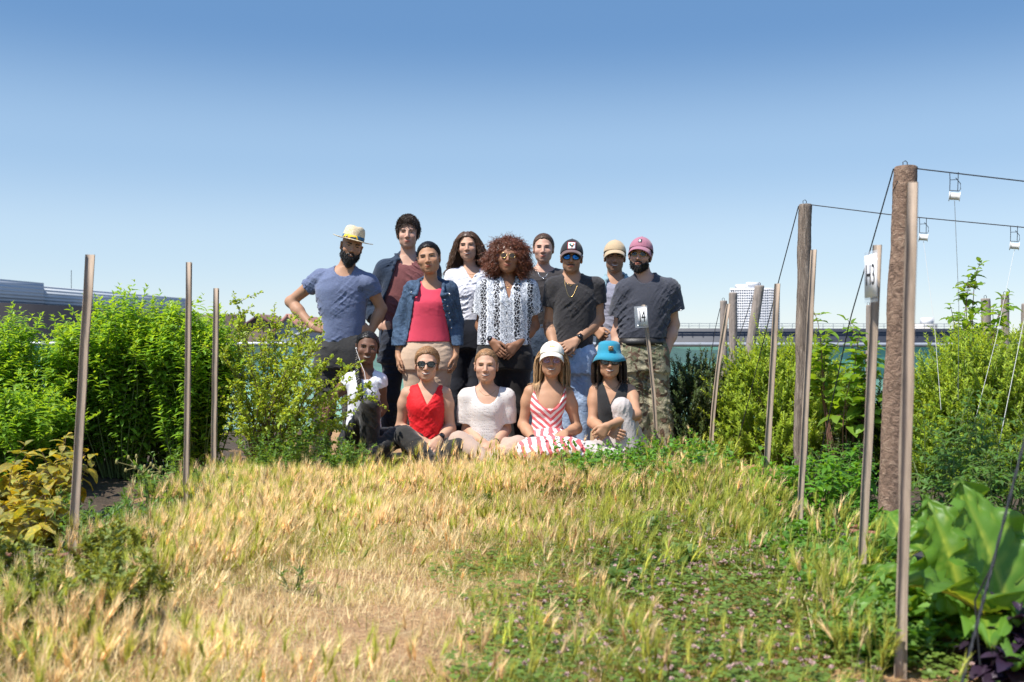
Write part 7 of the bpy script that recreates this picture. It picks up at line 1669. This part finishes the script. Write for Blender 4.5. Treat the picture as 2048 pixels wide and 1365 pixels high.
    t = NT('green_net'); co = t.coord(); x, y, z = t.sep(co); v = t.noise(3, t.coord('Object', (.4, 1, 2.5)), 4); c = t.ramp(v, [(.3, (.09, .42, .32)), (.7, (.20, .56, .42))]); df = t.n('ShaderNodeBsdfDiffuse', ins={'Color': c}); tl = t.n('ShaderNodeBsdfTranslucent', ins={'Color': c}); m1 = t.n('ShaderNodeMixShader', ins={0: .5, 1: df.outputs[0], 2: tl.outputs[0]}); tp = t.n('ShaderNodeBsdfTransparent', ins={'Color': (.82, .95, .90)}); net = t.done(t.n('ShaderNodeMixShader', ins={0: .42, 1: m1.outputs[0], 2: tp.outputs[0]}))
    gx, gz = np.meshgrid(np.linspace(-7.4, 8.4, 220), np.linspace(-.0, .875, 14), indexing='ij'); gy = D+.03+.02*noise3(2, .7)(np.stack([gx, gz*3, 0*gx], -1).reshape(-1, 3)).reshape(gx.shape); mb = MB(); mb.grid(np.stack([gx, gy, gz], -1)); mb.build('net', net, r, True, loc)
    for z in (.54, .22): mb = MB(); mb.tube([(-7.4, D-.03, z), (8.4, D-.03, z)], .006, 5); mb.build('wire', WIRE, r, True, loc)
    for i in range(8): x = -7.0+i*2.1; mb = MB(); mb.tube([(x, D+.05, -.1), (x, D+.05, .87)], .02, 8); mb.build('upright', simple('grey_upright', (.3, .31, .32), .5) if i == 0 else bpy.data.materials['grey_upright'], r, True, loc)
    # terrace behind the net, seen through it
    mb = MB(); mb.box((2, 22, -.62), (70, 20.5, .6)); o = mb.build('terrace', simple('pale_terrace', (.38, .46, .36), .9, .3, .6), None, False); tag(o, kind='structure')
    # dark parapet of the next building
    dark = simple('dark_cladding', (.035, .040, .055), .6, .15, 1.5); r, loc, c0, d, n, L = facade('parapet_wall', (3.0, 32.4), (16.5, 33.5), -8, .92+25/F*33, 3, dark, 'long dark parapet with thin railing behind the net at right', 'wall'); mb = MB(); zt = .92+25/F*33
    for zz in (.08, .16): mb.tube([c0+n*.1+np.array((0, 0, zt+zz)), c0+d*L+n*.1+np.array((0, 0, zt+zz))], .012, 4)
    for k in range(40): q = c0+d*(L*k/39)+n*.1; mb.tube([q+np.array((0, 0, zt)), q+np.array((0, 0, zt+.16))], .010, 4)
    q = c0+d*1.1; mb.tube([q+np.array((0, 0, zt)), q+np.array((0, 0, zt+.26))], .012, 4); mb.build('railing', simple('grey_railing', (.25, .27, .30), .5), r, True, loc)
    r, loc, c0, d, n, L = facade('warehouse', (17.5, 44), (23, 45), -14, .92+16/F*44, 6, simple('slate_wall', (.06, .065, .075), .7, .2, 1), 'low dark building with a row of windows at far right', 'building')
    for k in range(6): mb = MB(); mb.box(c0+d*(L*(k+.5)/6)+n*.03+np.array((0, 0, .62)), (L/6*.7, .06, .55), np.stack([d, n, (0, 0, 1)])); mb.build('window', simple('pale_glass', (.22, .27, .30), .15) if k == 0 else bpy.data.materials['pale_glass'], r, False, loc)
    # white tower
    DT = 600; x0, xm, x1 = PX(1463, DT), PX(1537, DT), PX(1561, DT+12); zt = .92+(682.5-576)/F*DT; A, B, C_ = np.array((x0, DT+4, 0)), np.array((xm, DT, 0)), np.array((x1, DT+14, 0)); loc = np.array((xm, DT+8, -22)); r = thing('tower_block', loc, 'tall white apartment tower with banded windows on the horizon', 'tower')
    wht = simple('white_panel', (.62, .62, .63), .8, .05, .3); gl = simple('tower_glass', (.14, .16, .20), .25); back = A+(C_-B); mb = MB(); zs = [-22, zt]; q = np.array([A, B, C_, back]); mb.add(np.concatenate([q+np.array((0, 0, -22)), q+np.array((0, 0, zt))]), [[0, 1, 5, 4], [1, 2, 6, 5], [2, 3, 7, 6], [3, 0, 4, 7], [4, 5, 6, 7]]); mb.build('wall', wht, r, False, loc)
    mb = MB(); fl = 1.55
    for P0, P1, k in ((A, B, 17), (B, C_, 6)):
        d = nrm(P1-P0); nn = np.array((d[1], -d[0], 0)); Ln = np.linalg.norm(P1-P0)
        for i in range(26):
            z = zt-1.4-i*fl*1.0
            for j in range(k): mb.box(P0+d*(Ln*(j+.5)/k)+nn*.05+np.array((0, 0, z)), (Ln/k*.72, .3, fl*.48), np.stack([d, nn, (0, 0, 1)]))
    mb.build('windows', gl, r, False, loc)
    mb = MB(); mb.box(B*.45+A*.55+np.array((1.5, 8, zt+1.2)), (13, 6, 2.4)); mb.box(B*.6+A*.4+np.array((2, 8, zt+2.6)), (8, 5, 2.2)); mb.build('roof_plant', wht, r, False, loc)
    # pale block on the horizon at right
    r, loc, c0, d, n, L = facade('apartment_block', (PX(1846, 420), 420), (PX(1885, 420), 425), -22, .92+34/F*420, 12, simple('pale_render', (.55, .52, .48), .9, .1, .2), 'small pale block on the horizon right of the nearest stake'); mb = MB(); mb.box((PX(1858, 424), 426, .92+40/F*420), (4, 5, 3)); mb.build('roof_plant', wht, r, False, loc)
    for k in range(4): mb = MB(); mb.box(c0+d*L*.5+n*.05+np.array((0, 0, .92+(30-k*7)/F*420)), (L*.9, .2, .55), np.stack([d, n, (0, 0, 1)])); mb.build('window', gl, r, False, loc)
    r, loc, c0, d, n, L = facade('townhouse', (PX(1832, 300), 300), (PX(1925, 300), 300), -22, .92+22/F*300, 10, simple('grey_render', (.30, .31, .33), .9, .2, .3), 'grey rooftops on the horizon below the pale block')
    # metal clad building on the left
    met = NT('ribbed_metal'); co = met.coord(); x, y, z = met.sep(co); met = met.done(met.bsdf(met.mix(met.noise(.3, co), (.40, .44, .49), (.48, .52, .56)), .55, Metallic=.0, Normal=met.bump(met.math('SINE', met.math('MULTIPLY', z, 30)), .5, .05)))
    r, loc, c0, d, n, L = facade('office_building', (-32.2, 47), (-27.6, 65.5), -20, 3.15, 14, simple('dark_brick', (.07, .06, .058), .85, .2, 1), 'long metal-clad office building at the left edge'); 
    c0 = np.array((-32.2, 47, 0.)); c1 = np.array((-26.5, 81.5, 0)); d = nrm(c1-c0); n = np.array((d[1], -d[0], 0)); ax = np.stack([d, n, (0, 0, 1)])
    def seg(a, b, z0, z1, out, dep, nm, mt): m_ = MB(); m_.box(c0+d*(a+b)/2+n*(out-dep/2)+np.array((0, 0, (z0+z1)/2)), (b-a, dep, z1-z0), ax); m_.build(nm, mt, r, False, loc)
    seg(0, 15.6, 3.16, 4.55, .35, 12, 'metal_storey', met); seg(15.6, 35, 3.16, 4.38, .2, 9, 'metal_storey', met); seg(-2, 35, 3.05, 3.155, .45, 12, 'eave', simple('grey_eave', (.30, .32, .35), .5)); seg(18.9, 35, -20, 3.04, .0, 12, 'wall', bpy.data.materials['dark_brick'])
    wf = simple('white_window_frame', (.5, .5, .5), .6); dg = simple('dark_glass', (.03, .035, .045), .1)
    for k in range(26): a = .4+k*1.32; seg(a, a+1.2, .2, 2.72, .05, .1, 'window', dg); seg(a+1.2, a+1.3, .2, 2.72, .12, .12, 'frame', wf)
    m_ = MB(); q = c0+d*19+n*0; m_.tube([q+np.array((0, 0, 4.3)), q+np.array((0, 0, 5.6))], .02, 4); m_.build('aerial', WIRE, r, True, loc)
    # roofs in the middle distance
    br = simple('brown_brick', (.10, .075, .062), .9, .2, 1); tile = simple('red_tile', (.36, .17, .135), .85, .2, 2); dtile = simple('dark_red_tile', (.13, .065, .060), .85, .2, 2); glz = simple('blue_grey_glazing', (.12, .16, .19), .2)
    r, loc, *_ = facade('brick_house', (PX(428, 92), 92), (PX(480, 92), 94), -20, .92+54/F*92, 8, br, 'brown flat-roofed house right of the third left stake')
    def gable(x0, x1, D, ze, zr, dep, mt, wmt, nm, lab, side=None):
        loc = np.array(((x0+x1)/2, D, -20)); r = thing('gabled_house', loc, lab, 'house', 'red-roofed houses behind the shrub'); m_ = MB(); m_.box(((x0+x1)/2, D+dep/2, (ze-20)/2), (x1-x0, dep, ze+20)); xm = (x0+x1)/2; m_.add(np.array([(x0, D, ze), (x1, D, ze), (xm, D, zr), (x0, D+dep, ze), (x1, D+dep, ze), (xm, D+dep, zr)]), [[0, 1, 2], [3, 5, 4]]); m_.build('wall', wmt, r, False, loc); m_ = MB(); o_ = .25
        for sx in (-1, 1):
            e = xm+sx*((x1-x0)/2+o_); sl = (zr-ze)/((x1-x0)/2); ez = zr-sl*((x1-x0)/2+o_); m_.sheet(np.array([[(xm, D-o_, zr+.1), (xm, D+dep+o_, zr+.1)], [(e, D-o_, ez+.1), (e, D+dep+o_, ez+.1)]]), .18)
        m_.build('roof', mt, r, False, loc)
    gable(PX(545, 70), PX(608, 70), 70, .92+14/F*70, .92+50/F*70, 10, tile, glz, 'gabled_house', 'house with pale red tiled gable and glazed front'); gable(PX(478, 85), PX(560, 85), 85, .92+22/F*85, .92+50/F*85, 6, dtile, br, 'gabled_house', 'house with dark red roof left of the glazed gable'); gable(PX(596, 62), PX(660, 62), 62, .92+10/F*62, .92+24/F*62, 6, simple('pale_roof', (.4, .42, .43), .6), simple('grey_wall', (.33, .34, .36), .9), 'gabled_house', 'low pale grey shed partly behind the man in straw hat')
build_scene(); build_plants(); grass_sets()
build_people()
# ------------------------------------------------------------------ light and camera
def setup():
    w = bpy.data.worlds.new('World'); SC.world = w; w.use_nodes = True; t = w.node_tree
    sky = t.nodes.new('ShaderNodeTexSky'); sky.sky_type = 'NISHITA'; sky.sun_disc = False
    EL_, AZ = 58, 233   # sun to the left of the camera and a little behind it (compass bearing, camera looks to 0)
    sky.sun_elevation = math.radians(EL_); sky.sun_rotation = math.radians(AZ)
    sky.altitude = 50; sky.air_density = 1.0; sky.dust_density = .0; sky.ozone_density = 2.0
    K = 1/(2**.72*.145)
    tc = t.nodes.new('ShaderNodeTexCoord'); sp = t.nodes.new('ShaderNodeSeparateXYZ'); t.links.new(tc.outputs['Generated'], sp.inputs[0])
    rp = t.nodes.new('ShaderNodeValToRGB'); t.links.new(sp.outputs[2], rp.inputs[0]); cr = rp.color_ramp; cr.interpolation = 'EASE'
    for p_, c_ in ((0, (.60, .70, .79)), (.09, (.49, .63, .77)), (.18, (.325, .49, .69)), (.30, (.115, .26, .50)), (.5, (.09, .22, .50))):
        e_ = cr.elements.new(p_) if p_ not in (0,) else cr.elements[0]; e_.position = p_; e_.color = (*c_, 1)
    cr.elements.remove(cr.elements[-1]) if cr.elements[-1].position > .9 else None
    sc_ = t.nodes.new('ShaderNodeVectorMath'); sc_.operation = 'SCALE'; t.links.new(rp.outputs[0], sc_.inputs[0]); sc_.inputs['Scale'].default_value = K
    mr = t.nodes.new('ShaderNodeMapRange'); mr.inputs[1].default_value = .33; mr.inputs[2].default_value = .55; mr.inputs[3].default_value = .82; mr.inputs[4].default_value = 0; t.links.new(sp.outputs[2], mr.inputs[0])
    mx = t.nodes.new('ShaderNodeMix'); mx.data_type = 'RGBA'; mx.blend_type = 'MULTIPLY'; mx.inputs[0].default_value = 1; mx.inputs[7].default_value = (.95, .985, 1.05, 1); t.links.new(sky.outputs[0], mx.inputs[6]); m2 = t.nodes.new('ShaderNodeMix'); m2.data_type = 'RGBA'; t.links.new(mr.outputs[0], m2.inputs[0]); t.links.new(mx.outputs[2], m2.inputs[6]); t.links.new(sc_.outputs[0], m2.inputs[7]); t.links.new(m2.outputs[2], t.nodes['Background'].inputs[0]); t.nodes['Background'].inputs[1].default_value = 0.145
    s = bpy.data.lights.new('sun', 'SUN'); s.energy = 4.5; s.angle = math.radians(.5); s.color = (1, .95, .87)
    o = bpy.data.objects.new('sun', s); COL.objects.link(o)
    e, a = math.radians(EL_), math.radians(AZ); v = Vector((math.sin(a)*math.cos(e), math.cos(a)*math.cos(e), math.sin(e)))
    o.rotation_euler = v.to_track_quat('Z', 'Y').to_euler(); o.location = (-8, -4, 14)
    c = bpy.data.cameras.new('camera'); co = bpy.data.objects.new('camera', c); COL.objects.link(co); SC.camera = co
    co.location = (0, 0, CAMZ); co.rotation_euler = (math.pi/2, 0, 0); c.sensor_width = 36; c.lens = 36*F/2048; c.clip_end = 6000; c.clip_start = .05
    c.dof.use_dof = True; c.dof.focus_distance = 7.2; c.dof.aperture_fstop = 3.6
    SC.view_settings.view_transform = 'Standard'; SC.view_settings.look = 'None'; SC.view_settings.exposure = 0.72; SC.view_settings.gamma = 1
setup()
